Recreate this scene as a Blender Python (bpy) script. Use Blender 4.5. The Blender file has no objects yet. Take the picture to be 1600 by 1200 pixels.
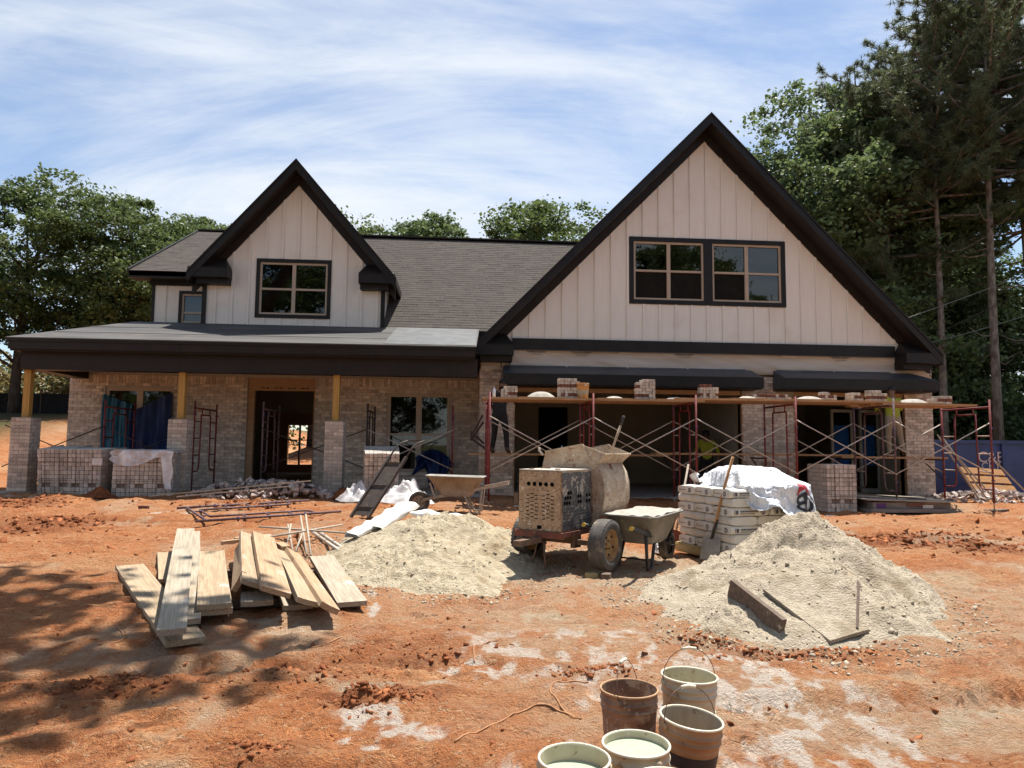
import bpy, bmesh, math, random
import numpy as np
from mathutils import Vector, Matrix, Euler

random.seed(11)
rng = np.random.default_rng(11)
rad = math.radians
sc = bpy.context.scene
COL = sc.collection

# ------------------------------------------------------------------ camera
YAW, PITCH, ROLL = rad(4.6), rad(4.9), 0.010
fw = Vector((math.sin(YAW)*math.cos(PITCH), math.cos(YAW)*math.cos(PITCH), math.sin(PITCH)))
rt = Vector((math.cos(YAW), -math.sin(YAW), 0))
up = rt.cross(fw)
cr = rt*math.cos(ROLL) + up*math.sin(ROLL)
cu = up*math.cos(ROLL) - rt*math.sin(ROLL)
cam_data = bpy.data.cameras.new('camera')
cam_data.sensor_width = 36.0
cam_data.sensor_fit = 'HORIZONTAL'
cam_data.lens = 36.0*1110/1600
cam_data.clip_start = 0.1
cam_data.clip_end = 3000
cam = bpy.data.objects.new('camera', cam_data)
COL.objects.link(cam)
m4 = Matrix((cr, cu, -fw)).transposed().to_4x4()
m4.translation = (0, 0, 1.7)
cam.matrix_world = m4
sc.camera = cam

# ------------------------------------------------------------------ sun, sky, exposure
SUN_EL, SUN_AZ = rad(70), rad(40)      # azimuth from +Y towards +X: behind the house, to the right
sun_data = bpy.data.lights.new('sun', 'SUN')
sun_data.energy = 3.9
sun_data.angle = rad(0.5)
sun_data.color = (1.0, 0.955, 0.89)
sun = bpy.data.objects.new('sun', sun_data)
COL.objects.link(sun)
sdir = Vector((math.sin(SUN_AZ)*math.cos(SUN_EL), math.cos(SUN_AZ)*math.cos(SUN_EL), math.sin(SUN_EL)))
sun.rotation_euler = sdir.to_track_quat('Z', 'Y').to_euler()
sun.location = (4, 10, 40)

world = bpy.data.worlds.new('World')
sc.world = world
world.use_nodes = True
wn, wl = world.node_tree.nodes, world.node_tree.links
wn.clear()
w_out = wn.new('ShaderNodeOutputWorld')
w_bg = wn.new('ShaderNodeBackground')
w_bg.inputs['Strength'].default_value = 0.072
sky = wn.new('ShaderNodeTexSky')
sky.sky_type = 'NISHITA'
sky.sun_disc = False
sky.sun_elevation = SUN_EL
sky.sun_rotation = SUN_AZ
sky.altitude = 250
sky.air_density = 1.0
sky.dust_density = 0.5
sky.ozone_density = 2.0
tc = wn.new('ShaderNodeTexCoord')
sep = wn.new('ShaderNodeSeparateXYZ')
wl.new(tc.outputs['Generated'], sep.inputs[0])
def wmath(op, a, b=None):
    n = wn.new('ShaderNodeMath'); n.operation = op
    for i, v in enumerate((a, b)):
        if v is None: continue
        if isinstance(v, (int, float)): n.inputs[i].default_value = v
        else: wl.new(v, n.inputs[i])
    return n.outputs[0]
zc = wmath('ADD', wmath('MAXIMUM', sep.outputs[2], 0.0), 0.30)
comb = wn.new('ShaderNodeCombineXYZ')
wl.new(wmath('DIVIDE', sep.outputs[0], zc), comb.inputs[0])
wl.new(wmath('DIVIDE', sep.outputs[1], zc), comb.inputs[1])
def wnoise(scale, detail, rough, dist, sx, sy, rot, off):
    mp = wn.new('ShaderNodeMapping')
    mp.inputs['Scale'].default_value = (sx, sy, 1)
    mp.inputs['Rotation'].default_value = (0, 0, rot)
    mp.inputs['Location'].default_value = off
    wl.new(comb.outputs[0], mp.inputs[0])
    n = wn.new('ShaderNodeTexNoise')
    n.inputs['Scale'].default_value = scale
    n.inputs['Detail'].default_value = detail
    n.inputs['Roughness'].default_value = rough
    n.inputs['Distortion'].default_value = dist
    wl.new(mp.outputs[0], n.inputs['Vector'])
    return n.outputs['Fac']
big = wnoise(0.62, 4, 0.5, 0.5, 0.8, 1.3, rad(20), (3.1, 1.7, 0))
streak = wnoise(1.5, 9, 0.64, 1.0, 0.6, 1.7, rad(35), (0.4, 5.2, 0))
fine = wnoise(5.5, 8, 0.66, 0.7, 0.5, 1.9, rad(48), (2.4, 1.2, 0))
cl = wmath('ADD', wmath('ADD', wmath('MULTIPLY', big, 0.62), wmath('MULTIPLY', streak, 0.34)), wmath('MULTIPLY', fine, 0.09))
ramp = wn.new('ShaderNodeValToRGB')
ramp.color_ramp.interpolation = 'EASE'
ramp.color_ramp.elements[0].position = 0.45
ramp.color_ramp.elements[0].color = (0.06, 0.06, 0.06, 1)
ramp.color_ramp.elements[1].position = 0.64
ramp.color_ramp.elements[1].color = (0.95, 0.95, 0.95, 1)
wl.new(cl, ramp.inputs[0])
mixc = wn.new('ShaderNodeMix'); mixc.data_type = 'RGBA'
wl.new(ramp.outputs[0], mixc.inputs['Factor'])
wl.new(sky.outputs[0], mixc.inputs['A'])
mixc.inputs['B'].default_value = (5.5, 5.8, 6.15, 1)
wl.new(mixc.outputs['Result'], w_bg.inputs['Color'])
wl.new(w_bg.outputs[0], w_out.inputs[0])

sc.view_settings.view_transform = 'Standard'
sc.view_settings.look = 'None'
sc.view_settings.gamma = 1.0
sc.view_settings.exposure = 1.22
sc.view_settings.use_curve_mapping = False
sc.cycles.use_denoising = True
sc.cycles.max_bounces = 6
sc.cycles.diffuse_bounces = 4
sc.cycles.transparent_max_bounces = 12

# ------------------------------------------------------------------ helpers
def sstep(t):
    t = np.clip(t, 0, 1); return t*t*(3-2*t)
_T = np.random.default_rng(5).random((256, 256))
def vnoise(x, y, s=0):
    x = np.asarray(x, float) + s*17.31; y = np.asarray(y, float) + s*9.77
    ix = np.floor(x).astype(int); iy = np.floor(y).astype(int)
    fx = x-ix; fy = y-iy
    fx = fx*fx*(3-2*fx); fy = fy*fy*(3-2*fy)
    a = _T[ix & 255, iy & 255]; b = _T[(ix+1) & 255, iy & 255]
    c = _T[ix & 255, (iy+1) & 255]; d = _T[(ix+1) & 255, (iy+1) & 255]
    return (a*(1-fx)+b*fx)*(1-fy)+(c*(1-fx)+d*fx)*fy - 0.5
def fbm(x, y, o=4, s=0, g=0.5):
    r = 0; a = 1.0; f = 1.0
    for k in range(o):
        r = r + a*vnoise(np.asarray(x)*f, np.asarray(y)*f, s+k); a *= g; f *= 2.03
    return r

ORG = {}
class MB:
    """collects boxes, bars and tubes; build() links them as one mesh object"""
    def __init__(s): s.v = []; s.f = []; s.sm = []; s.rnd = None
    def add(s, vs, fs, smooth=False):
        o = len(s.v); s.v.extend(Vector(p) for p in vs)
        for f in fs: s.f.append(tuple(i+o for i in f)); s.sm.append(smooth)
        return s
    def box(s, x0, x1, y0, y1, z0, z1, M=None):
        vs = [Vector((x, y, z)) for z in (z0, z1) for y in (y0, y1) for x in (x0, x1)]
        if M is not None: vs = [M @ p for p in vs]
        return s.add(vs, [(0, 2, 3, 1), (4, 5, 7, 6), (0, 1, 5, 4), (2, 6, 7, 3), (0, 4, 6, 2), (1, 3, 7, 5)])
    def bar(s, p0, p1, w, h, upv=(0, 0, 1), tw=0.0):
        p0 = Vector(p0); p1 = Vector(p1); d = (p1-p0)
        L = d.length; d.normalize(); u = Vector(upv)
        if abs(d.dot(u)) > 0.98: u = Vector((0, 1, 0))
        a = d.cross(u).normalized(); b = a.cross(d).normalized()
        if tw: q = Matrix.Rotation(tw, 3, d); a = q @ a; b = q @ b
        vs = []
        for p in (p0, p1):
            for i, j in ((-1, -1), (1, -1), (1, 1), (-1, 1)): vs.append(p + a*(i*w/2) + b*(j*h/2))
        return s.add(vs, [(0, 3, 2, 1), (4, 5, 6, 7), (0, 1, 5, 4), (1, 2, 6, 5), (2, 3, 7, 6), (3, 0, 4, 7)])
    def tube(s, pts, r, n=8, cap=True, smooth=True):
        pts = [Vector(p) for p in pts]
        rs = r if isinstance(r, (list, tuple)) else [r]*len(pts)
        vs = []; prev = None
        for i, p in enumerate(pts):
            if i == 0: d = pts[1]-p
            elif i == len(pts)-1: d = p-pts[i-1]
            else: d = (pts[i+1]-p).normalized()+(p-pts[i-1]).normalized()
            if d.length < 1e-9: d = Vector((0, 0, 1))
            d.normalize()
            if prev is None:
                u = Vector((0, 0, 1)) if abs(d.z) < .9 else Vector((1, 0, 0))
                a = d.cross(u).normalized()
            else:
                a = (prev - d*prev.dot(d))
                a = a.normalized() if a.length > 1e-6 else d.orthogonal().normalized()
            prev = a; b = d.cross(a)
            for k in range(n):
                t = 2*math.pi*k/n
                vs.append(p + (a*math.cos(t)+b*math.sin(t))*rs[i])
        fs = []
        for i in range(len(pts)-1):
            for k in range(n):
                k2 = (k+1) % n
                fs.append((i*n+k, i*n+k2, (i+1)*n+k2, (i+1)*n+k))
        s.add(vs, fs, smooth)
        if cap:
            o = len(s.v)-len(vs)
            s.f.append(tuple(o+k for k in reversed(range(n)))); s.sm.append(False)
            s.f.append(tuple(o+(len(pts)-1)*n+k for k in range(n))); s.sm.append(False)
        return s
    def prism(s, poly, vec, M=None):
        """poly: list of 3-D points (planar), extruded by vec"""
        n = len(poly); vec = Vector(vec)
        vs = [Vector(p) for p in poly] + [Vector(p)+vec for p in poly]
        if M is not None: vs = [M @ p for p in vs]
        fs = [tuple(reversed(range(n))), tuple(range(n, 2*n))]
        for i in range(n):
            j = (i+1) % n; fs.append((i, j, n+j, n+i))
        return s.add(vs, fs)
    def lathe(s, prof, n=24, M=None, smooth=True, closed=False):
        vs = []
        for r, z in prof:
            for k in range(n):
                t = 2*math.pi*k/n; vs.append(Vector((r*math.cos(t), r*math.sin(t), z)))
        if M is not None: vs = [M @ p for p in vs]
        fs = []
        for i in range(len(prof)-1):
            for k in range(n):
                k2 = (k+1) % n; fs.append((i*n+k, i*n+k2, (i+1)*n+k2, (i+1)*n+k))
        return s.add(vs, fs, smooth)
    def disc(s, c, r, n=24, nrm=(0, 0, 1)):
        q = Vector((0, 0, 1)).rotation_difference(Vector(nrm))
        vs = [Vector(c)+q @ Vector((r*math.cos(2*math.pi*k/n), r*math.sin(2*math.pi*k/n), 0)) for k in range(n)]
        return s.add(vs, [tuple(range(n))])
    def grid(s, fn, nu, nv, smooth=True):
        vs = [fn(i/nu, j/nv) for j in range(nv+1) for i in range(nu+1)]
        fs = [(j*(nu+1)+i, j*(nu+1)+i+1, (j+1)*(nu+1)+i+1, (j+1)*(nu+1)+i) for j in range(nv) for i in range(nu)]
        return s.add(vs, fs, smooth)
    def mesh(s, name, off=Vector((0, 0, 0))):
        me = bpy.data.meshes.new(name)
        me.from_pydata([tuple(p-off) for p in s.v], [], s.f)
        me.polygons.foreach_set('use_smooth', s.sm)
        if s.rnd is not None:
            at = me.attributes.new('rnd', 'FLOAT', 'FACE')
            at.data.foreach_set('value', s.rnd)
        me.update()
        return me
    def build(s, name, mt, parent=None, fix=True):
        """parented meshes are given in the parent's local frame, or in world axes when the parent was made by thing(world=True)"""
        if parent is None:
            lo = [min(p[i] for p in s.v) for i in range(3)]; hi = [max(p[i] for p in s.v) for i in range(3)]
            off = Vector(((lo[0]+hi[0])/2, (lo[1]+hi[1])/2, lo[2]))
        else: off = ORG.get(parent.name, Vector((0, 0, 0)))
        me = s.mesh(name, off)
        if fix:
            b = bmesh.new(); b.from_mesh(me); bmesh.ops.recalc_face_normals(b, faces=b.faces); b.to_mesh(me); b.free()
        o = bpy.data.objects.new(name, me); COL.objects.link(o)
        if mt is not None: me.materials.append(mt)
        if parent is None: o.location = off
        else:
            o.parent = parent
            if parent.name in ORG: ORG[o.name] = off
        return o

def tag(o, label=None, cat=None, group=None, kind=None):
    if label: o['label'] = label
    if cat: o['category'] = cat
    if group: o['group'] = group
    if kind: o['kind'] = kind
    return o
def thing(name, label, cat, loc=(0, 0, 0), rotz=0.0, group=None, world=False):
    o = bpy.data.objects.new(name, None); COL.objects.link(o)
    o.empty_display_size = 0.2
    o.location = loc
    if world: ORG[o.name] = Vector(loc)
    else: o.rotation_euler = (0, 0, rotz)
    return tag(o, label, cat, group)
def inst(name, me, parent, M, mt=None):
    o = bpy.data.objects.new(name, me); COL.objects.link(o)
    if parent is not None:
        o.parent = parent
        M = Matrix.Translation(-ORG.get(parent.name, Vector((0, 0, 0)))) @ M
    o.matrix_basis = M
    return o
def copy_tree(o, parent=None):
    c = o.copy(); COL.objects.link(c); c.parent = parent
    for ch in list(o.children): copy_tree(ch, c)
    return c
def boxmesh(name, sx, sy, sz, mt, bev=0.0):
    mb = MB(); mb.box(-sx/2, sx/2, -sy/2, sy/2, -sz/2, sz/2)
    me = mb.mesh(name)
    if bev:
        b = bmesh.new(); b.from_mesh(me)
        bmesh.ops.bevel(b, geom=b.edges[:], offset=bev, segments=1, affect='EDGES'); b.to_mesh(me); b.free()
    me.materials.append(mt)
    return me

# ------------------------------------------------------------------ materials
def mat(name, col, rough=0.8, col2=None, scale=6.0, detail=5, lo=0.35, hi=0.65, bump=0.0, bscale=40.0, metal=0.0,
        rand=0.0, spl=None, stretch=None, spec=0.4, attr=None, dirt=None, coord='Object'):
    """principled with two-colour noise, optional splatter, dirt, bump and per-object brightness spread"""
    m = bpy.data.materials.new(name); m.use_nodes = True
    n, l = m.node_tree.nodes, m.node_tree.links
    b = n['Principled BSDF']
    b.inputs['Roughness'].default_value = rough
    b.inputs['Metallic'].default_value = metal
    b.inputs['Specular IOR Level'].default_value = spec
    tcn = n.new('ShaderNodeTexCoord'); vec = tcn.outputs[coord]
    if stretch:
        mp = n.new('ShaderNodeMapping'); mp.inputs['Scale'].default_value = stretch
        l.new(vec, mp.inputs[0]); vec = mp.outputs[0]
    def noi(sc_, det=5, rgh=0.55, v=None):
        t = n.new('ShaderNodeTexNoise'); t.inputs['Scale'].default_value = sc_
        t.inputs['Detail'].default_value = det; t.inputs['Roughness'].default_value = rgh
        l.new(v or vec, t.inputs['Vector']); return t.outputs['Fac']
    def mixrgb(f, a, c):
        x = n.new('ShaderNodeMix'); x.data_type = 'RGBA'
        if isinstance(f, float): x.inputs['Factor'].default_value = f
        else: l.new(f, x.inputs['Factor'])
        for k, v in (('A', a), ('B', c)):
            if isinstance(v, tuple): x.inputs[k].default_value = (*v[:3], 1)
            else: l.new(v, x.inputs[k])
        return x.outputs['Result']
    def rng_(f, a, c):
        x = n.new('ShaderNodeMapRange'); x.interpolation_type = 'SMOOTHSTEP'
        x.inputs['From Min'].default_value = a; x.inputs['From Max'].default_value = c
        l.new(f, x.inputs['Value']); return x.outputs['Result']
    c2 = col2 or tuple(v*0.78 for v in col)
    out = mixrgb(rng_(noi(scale, detail), lo, hi), tuple(col), tuple(c2))
    if rand or attr:
        if attr:
            a = n.new('ShaderNodeAttribute'); a.attribute_name = attr; rv = a.outputs['Fac']
        else:
            oi = n.new('ShaderNodeObjectInfo'); rv = oi.outputs['Random']
        mr = n.new('ShaderNodeMapRange'); l.new(rv, mr.inputs['Value'])
        k = rand or 0.25
        mr.inputs['To Min'].default_value = 1-k; mr.inputs['To Max'].default_value = 1+k*0.6
        hs = n.new('ShaderNodeHueSaturation'); l.new(out, hs.inputs['Color']); l.new(mr.outputs[0], hs.inputs['Value'])
        out = hs.outputs[0]
    for sp in ([spl] if isinstance(spl, tuple) else (spl or [])):
        scol, ssc, th = sp
        out = mixrgb(rng_(noi(ssc, 6, 0.7, tcn.outputs[coord]), th, th+0.06), out, scol)
    if dirt:
        dcol, dsc, th = dirt
        out = mixrgb(rng_(noi(dsc, 4, 0.6, tcn.outputs[coord]), th, th+0.2), out, dcol)
    l.new(out, b.inputs['Base Color'])
    if bump:
        bp = n.new('ShaderNodeBump'); bp.inputs['Strength'].default_value = 1.0
        bp.inputs['Distance'].default_value = bump
        l.new(noi(bscale, 4, 0.6), bp.inputs['Height']); l.new(bp.outputs[0], b.inputs['Normal'])
    return m
# ------------------------------------------------------------------ ground
BLOBS = [('s', -1.35, 6.22, 0.58, 0.44, 0.9), ('s', -2.13, 6.71, 0.34, 0.51, 0.6), ('s', -1.54, 4.57, 0.46, 0.2, 0.7), ('s', -0.44, 4.96, 0.32, 0.1, 1), ('w', -0.4, 4.24, 0.22, 0.15, 0.9), ('w', -0.04, 4.29, 0.13, 0.15, 0.7), ('s', 0.35, 6.29, 0.32, 1.09, 0.55), ('w', 0.17, 5.22, 0.2, 0.2, 0.8), ('w', -0.06, 4.92, 0.26, 0.09, 0.6), ('s', 1.19, 7.04, 0.56, 0.94, 0.6), ('s', 1.25, 5.83, 0.42, 0.64, 0.45), ('w', 0.94, 4.74, 0.17, 0.26, 0.45), ('w', 2.21, 5.29, 0.46, 0.14, 1), ('w', 2.01, 5.03, 0.37, 0.15, 0.9), ('w', 2.21, 4.68, 0.34, 0.13, 0.75), ('w', 2.13, 4.05, 0.26, 0.31, 0.9), ('w', 2.7, 4.6, 0.3, 0.06, 0.6), ('w', 2.51, 4.5, 0.07, 0.08, 1), ('w', 2.36, 4.49, 0.07, 0.08, 1), ('w', 1.45, 3.92, 0.21, 0.18, 0.5),
 ('s', 1.2, 9.2, 1.9, 1.5, 1), ('s', 1.81, 8.2, 1.3, 0.9, 1), ('s', 2.64, 8.3, 0.9, 1.7, 1), ('s', -0.4, 9.1, 1.5, 1.7, 1), ('s', 3.6, 7.4, 2.3, 2.1, 1), ('s', 1.6, 6.4, 2.0, 1.3, .55), ('s', 5.4, 6.9, 1.6, 1.4, .6), ('s', 1.6, 4.7, 1.5, .8, .45), ('s', 0.2, 6.9, 1.0, 1.1, .4), ('w', 1.0, 5.6, 1.1, .7, .62), ('w', 2.1, 4.8, 1.0, .55, .72), ('w', 2.3, 4.0, .7, .6, .7), ('w', 1.2, 4.6, .5, .35, .6), ('w', -.3, 4.35, .45, .2, .75), ('w', 1.0, 5.3, .5, .35, .55), ('w', 1.55, 5.7, .35, .25, .6), ('w', 2.6, 5.0, .5, .12, .9), ('w', .5, 4.0, .25, .2, .5), ('w', 1.75, 3.3, .3, .25, .6), ('s', 5.6, 7.47, 0.78, 1.1, 0.75), ('s', 4.12, 6.03, 0.69, 0.45, 0.4), ('s', 4.13, 5.35, 0.31, 0.14, 0.5), ('s', 7.0, 8.77, 0.52, 0.31, 0.7), ('w', -0.71, 7.13, 0.13, 0.42, 0.9), ('w', -4.91, 13.1, 0.3, 0.4, 1), ('s', -3.2, 9.36, 0.39, 1.19, 0.6), ('s', -6.03, 13.94, 0.68, 0.54, 0.5), ('w', -8.42, 15.35, 0.73, 0.43, 0.5), ('s', -1.91, 11.78, 0.6, 0.97, 0.3), ('s', 0.42, 14.77, 0.85, 1.28, 0.4), ('s', 10.18, 14.76, 1.49, 1.11, 0.6), ('s', 6.97, 12.76, 0.74, 0.49, 0.5),
 ('d', -6.28, 11.73, 0.85, 0.87, 0.8), ('d', -2.24, 4.94, 0.45, 0.17, 0.9), ('d', -0.45, 4.69, 0.3, 0.14, 1), ('d', 7.07, 10.74, 1.37, 0.6, 1), ('d', 7.68, 9.98, 0.69, 0.41, 1), ('d', -3.96, 14.0, 0.83, 0.73, 0.5), ('d', 2.09, 5.9, 0.32, 0.17, 0.7), ('d', -7.94, 13.95, 0.66, 1.06, 0.7), ('d', 2.73, 5.52, 0.61, 0.12, 0.9), ('d', 1.08, 5.19, 0.28, 0.1, 0.6), ('d', -1.02, 4.02, 0.2, 0.11, 0.5), ('d', -0.31, 5.64, 0.54, 0.29, 0.35), ('d', -0.97, 5.12, 0.52, 0.24, 0.4)]

def gbase(x, y):
    x = np.asarray(x, float); y = np.asarray(y, float)
    t = sstep((2-x)/4)
    z = (0.036+0.010*t)*np.clip(y-3, 0, 13)
    z = z + sstep((-9.6-x)/5)*sstep((y-15)/19)*2.3           # the bank rising on the left behind the house
    z = z + sstep((x-14)/10)*sstep((y-19)/16)*1.2
    z = z + sstep((-6-y)/30)*0.6
    z = z + sstep((y-28)/34)*2.4*sstep((x+11)/3)*sstep((9-x)/4)    # the yard climbs behind the house
    return z
def ruts(x, y):
    r = 0
    for (x0, y0, x1, y1, w, per) in ((1.3, 4.55, 6.5, 4.9, .16, .11), (-2.4, 5.25, .2, 5.45, .14, .1), (2.6, 3.2, 6.5, 3.9, .17, .11), (-2.2, 3.6, .4, 3.9, .15, .11), (3.5, 12.2, 11, 10.2, .18, .14), (-8, 12.6, -2, 11.9, .18, .14)):
        dx, dy = x1-x0, y1-y0; L = math.hypot(dx, dy); ux, uy = dx/L, dy/L
        a = (x-x0)*ux+(y-y0)*uy; b = -(x-x0)*uy+(y-y0)*ux
        m = np.exp(-(b/w)**4)*sstep(a/.4)*sstep((L-a)/.4)
        r = r + m*(-.034+.022*np.sin(a*2*math.pi/per+np.abs(b)*14))
        r = r + np.exp(-((np.abs(b)-w*1.25)/.05)**2)*sstep(a/.4)*sstep((L-a)/.4)*.014
    return r
_fr = np.random.default_rng(9)
FEET = []
for _p in ((-1.2, 4.2, 2.2, 6.6), (.2, 3.4, 2.9, 4.9), (2.2, 6.0, 5.2, 5.0), (-.6, 7.6, .6, 5.0), (4.0, 4.2, 5.6, 8.6), (-3.2, 4.8, -.2, 4.4), (1.8, 7.3, 2.4, 4.4), (-4.2, 10.5, -1.0, 12.6), (4.5, 10.0, 8.5, 12.4)):
    _n = int(math.hypot(_p[2]-_p[0], _p[3]-_p[1])/.36)
    _a = math.atan2(_p[3]-_p[1], _p[2]-_p[0])
    for _k in range(_n):
        _t = _k/_n; _s = .13*(1 if _k % 2 else -1)
        FEET.append((_p[0]+(_p[2]-_p[0])*_t-_s*math.sin(_a)+_fr.normal()*.05, _p[1]+(_p[3]-_p[1])*_t+_s*math.cos(_a)+_fr.normal()*.05, _a+_fr.normal()*.2, .6+.6*_fr.random()))
def feet(x, y):
    r = np.zeros(np.broadcast(x, y).shape)
    for fx, fy, fa, fd in FEET:
        dx, dy = x-fx, y-fy
        if r.ndim and r.size > 1:
            m = (np.abs(dx) < .3) & (np.abs(dy) < .3)
            if not m.any(): continue
            dx, dy = dx[m], dy[m]
        elif abs(float(dx)) > .3 or abs(float(dy)) > .3: continue
        u = dx*math.cos(fa)+dy*math.sin(fa); v = -dx*math.sin(fa)+dy*math.cos(fa)
        q = (u/.135)**2+(v/.055)**2
        d = fd*(-.024*np.exp(-q**2)+.012*np.exp(-((np.sqrt(q)-1.35)/.25)**2))
        if r.ndim and r.size > 1: r[m] += d
        else: r = r+d
    return r
def gz(x, y):
    """ground height with its bumps"""
    x = np.asarray(x, float); y = np.asarray(y, float)
    near = sstep((18.5-y)/2)*sstep((y+2)/3)*sstep((x+16)/3)*sstep((18-x)/3)
    d = 0
    for k, cx, cy, rx, ry, w in BLOBS:
        if k == 'd': d = d + w*np.exp(-((x-cx)/rx)**2-((y-cy)/ry)**2)
    d = np.clip(d, 0, 1.2)
    r = .08*fbm(x*.55, y*.55, 3, 1) + .06*fbm(x*1.6, y*2.8, 3, 7) + .042*fbm(x*5, y*10, 4, 13)
    crumb = np.abs(vnoise(x*16, y*16, 21))*.05+np.abs(vnoise(x*33, y*33, 22))*.02
    r = r + d*(.05*np.abs(fbm(x*5, y*5, 3, 31))*2+crumb*1.6)
    r = r + sstep((fbm(x*.9, y*.9, 2, 41)-.05)/.25)*crumb*.8
    return gbase(x, y) + near*(r + ruts(x, y) + feet(x, y))
def G(x, y): return float(gz(x, y))

def axis(segs):
    out = []
    for a, b, st in segs: out += list(np.arange(a, b, st))
    out.append(segs[-1][1]); return np.array(out)
gx = np.concatenate([[-900, -500, -300, -180, -120, -90, -70, -55, -45, -38], axis([(-34, -10, .8), (-10, -4.5, .075), (-4.5, 6.5, .036), (6.5, 13, .075), (13, 34, .8)]), [38, 45, 55, 70, 90, 120, 180, 300, 500, 900]])
gy = np.concatenate([[-600, -300, -150, -90, -60, -40, -25, -15, -8, -4, -2, 0, 1], axis([(1.6, 3.2, .05), (3.2, 7, .026), (7, 11, .045), (11, 18.2, .075), (18.2, 60, 1.0)]), [70, 85, 100, 130, 180, 260, 400, 900]])
XX, YY = np.meshgrid(gx, gy)
ZZ = gz(XX, YY)
nx, ny = len(gx), len(gy)
me = bpy.data.meshes.new('ground')
me.vertices.add(nx*ny)
me.vertices.foreach_set('co', np.stack([XX, YY, ZZ], -1).ravel())
ii = (np.arange(ny-1)[:, None]*nx+np.arange(nx-1)[None]).ravel()
quads = np.stack([ii, ii+1, ii+1+nx, ii+nx], -1).ravel()
me.loops.add(len(quads)); me.loops.foreach_set('vertex_index', quads)
me.polygons.add(len(ii)); me.polygons.foreach_set('loop_start', np.arange(len(ii))*4)
me.update(); me.validate()
me.polygons.foreach_set('use_smooth', np.ones(len(ii), bool))
def mask(kind, wob):
    r = np.zeros_like(XX)
    wx = XX+wob*fbm(XX*2.2, YY*2.2, 4, 51); wy = YY+wob*fbm(XX*2.2, YY*2.2, 4, 61)
    for k, cx, cy, rx, ry, w in BLOBS:
        if k != kind: continue
        q = np.sqrt(((wx-cx)/rx)**2+((wy-cy)/ry)**2)
        r = np.maximum(r, w*sstep((1.25-q)/.7))
    return r
sm_ = mask('s', .5); wm_ = mask('w', .35); dm_ = mask('d', .4)
brk = sstep((fbm(XX*4.5, YY*4.5, 4, 71)+.28)/.4)
brk2 = sstep((fbm(XX*9, YY*7, 4, 75)+.12)/.3)
wash = sstep((fbm(XX*.7, YY*1.2, 5, 83)+.10)/.34)*sstep((XX+.9)/2.2)*sstep((YY-2)/1)*sstep((9.5-YY)/2.5)*.62
stray = wash+sstep((fbm(XX*.8, YY*.8, 4, 81)-.14)/.16)*sstep((YY-2)/1)*.55*brk
grass = sstep((-13-XX)/4)*sstep((YY-22)/3)+sstep((YY-24)/4)*sstep((XX-9)/3)+sstep((YY-62)/6)+sstep((XX-15.5)/3)*sstep((YY-10)/5)+sstep((-2-YY)/4)
for nm, arr in (('sandy', np.clip(np.maximum(sm_*(.45+.55*brk), stray), 0, 1)), ('lime', np.clip(wm_*brk2, 0, 1)), ('moist_and_rut_shade', np.clip(dm_+np.clip(-ruts(XX, YY)*14, 0, .55), 0, 1)), ('litter', np.clip(grass, 0, 1))):  # besides moist soil, rut shading is painted in as darker colour
    at = me.attributes.new(nm, 'FLOAT', 'POINT'); at.data.foreach_set('value', arr.ravel())

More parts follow.
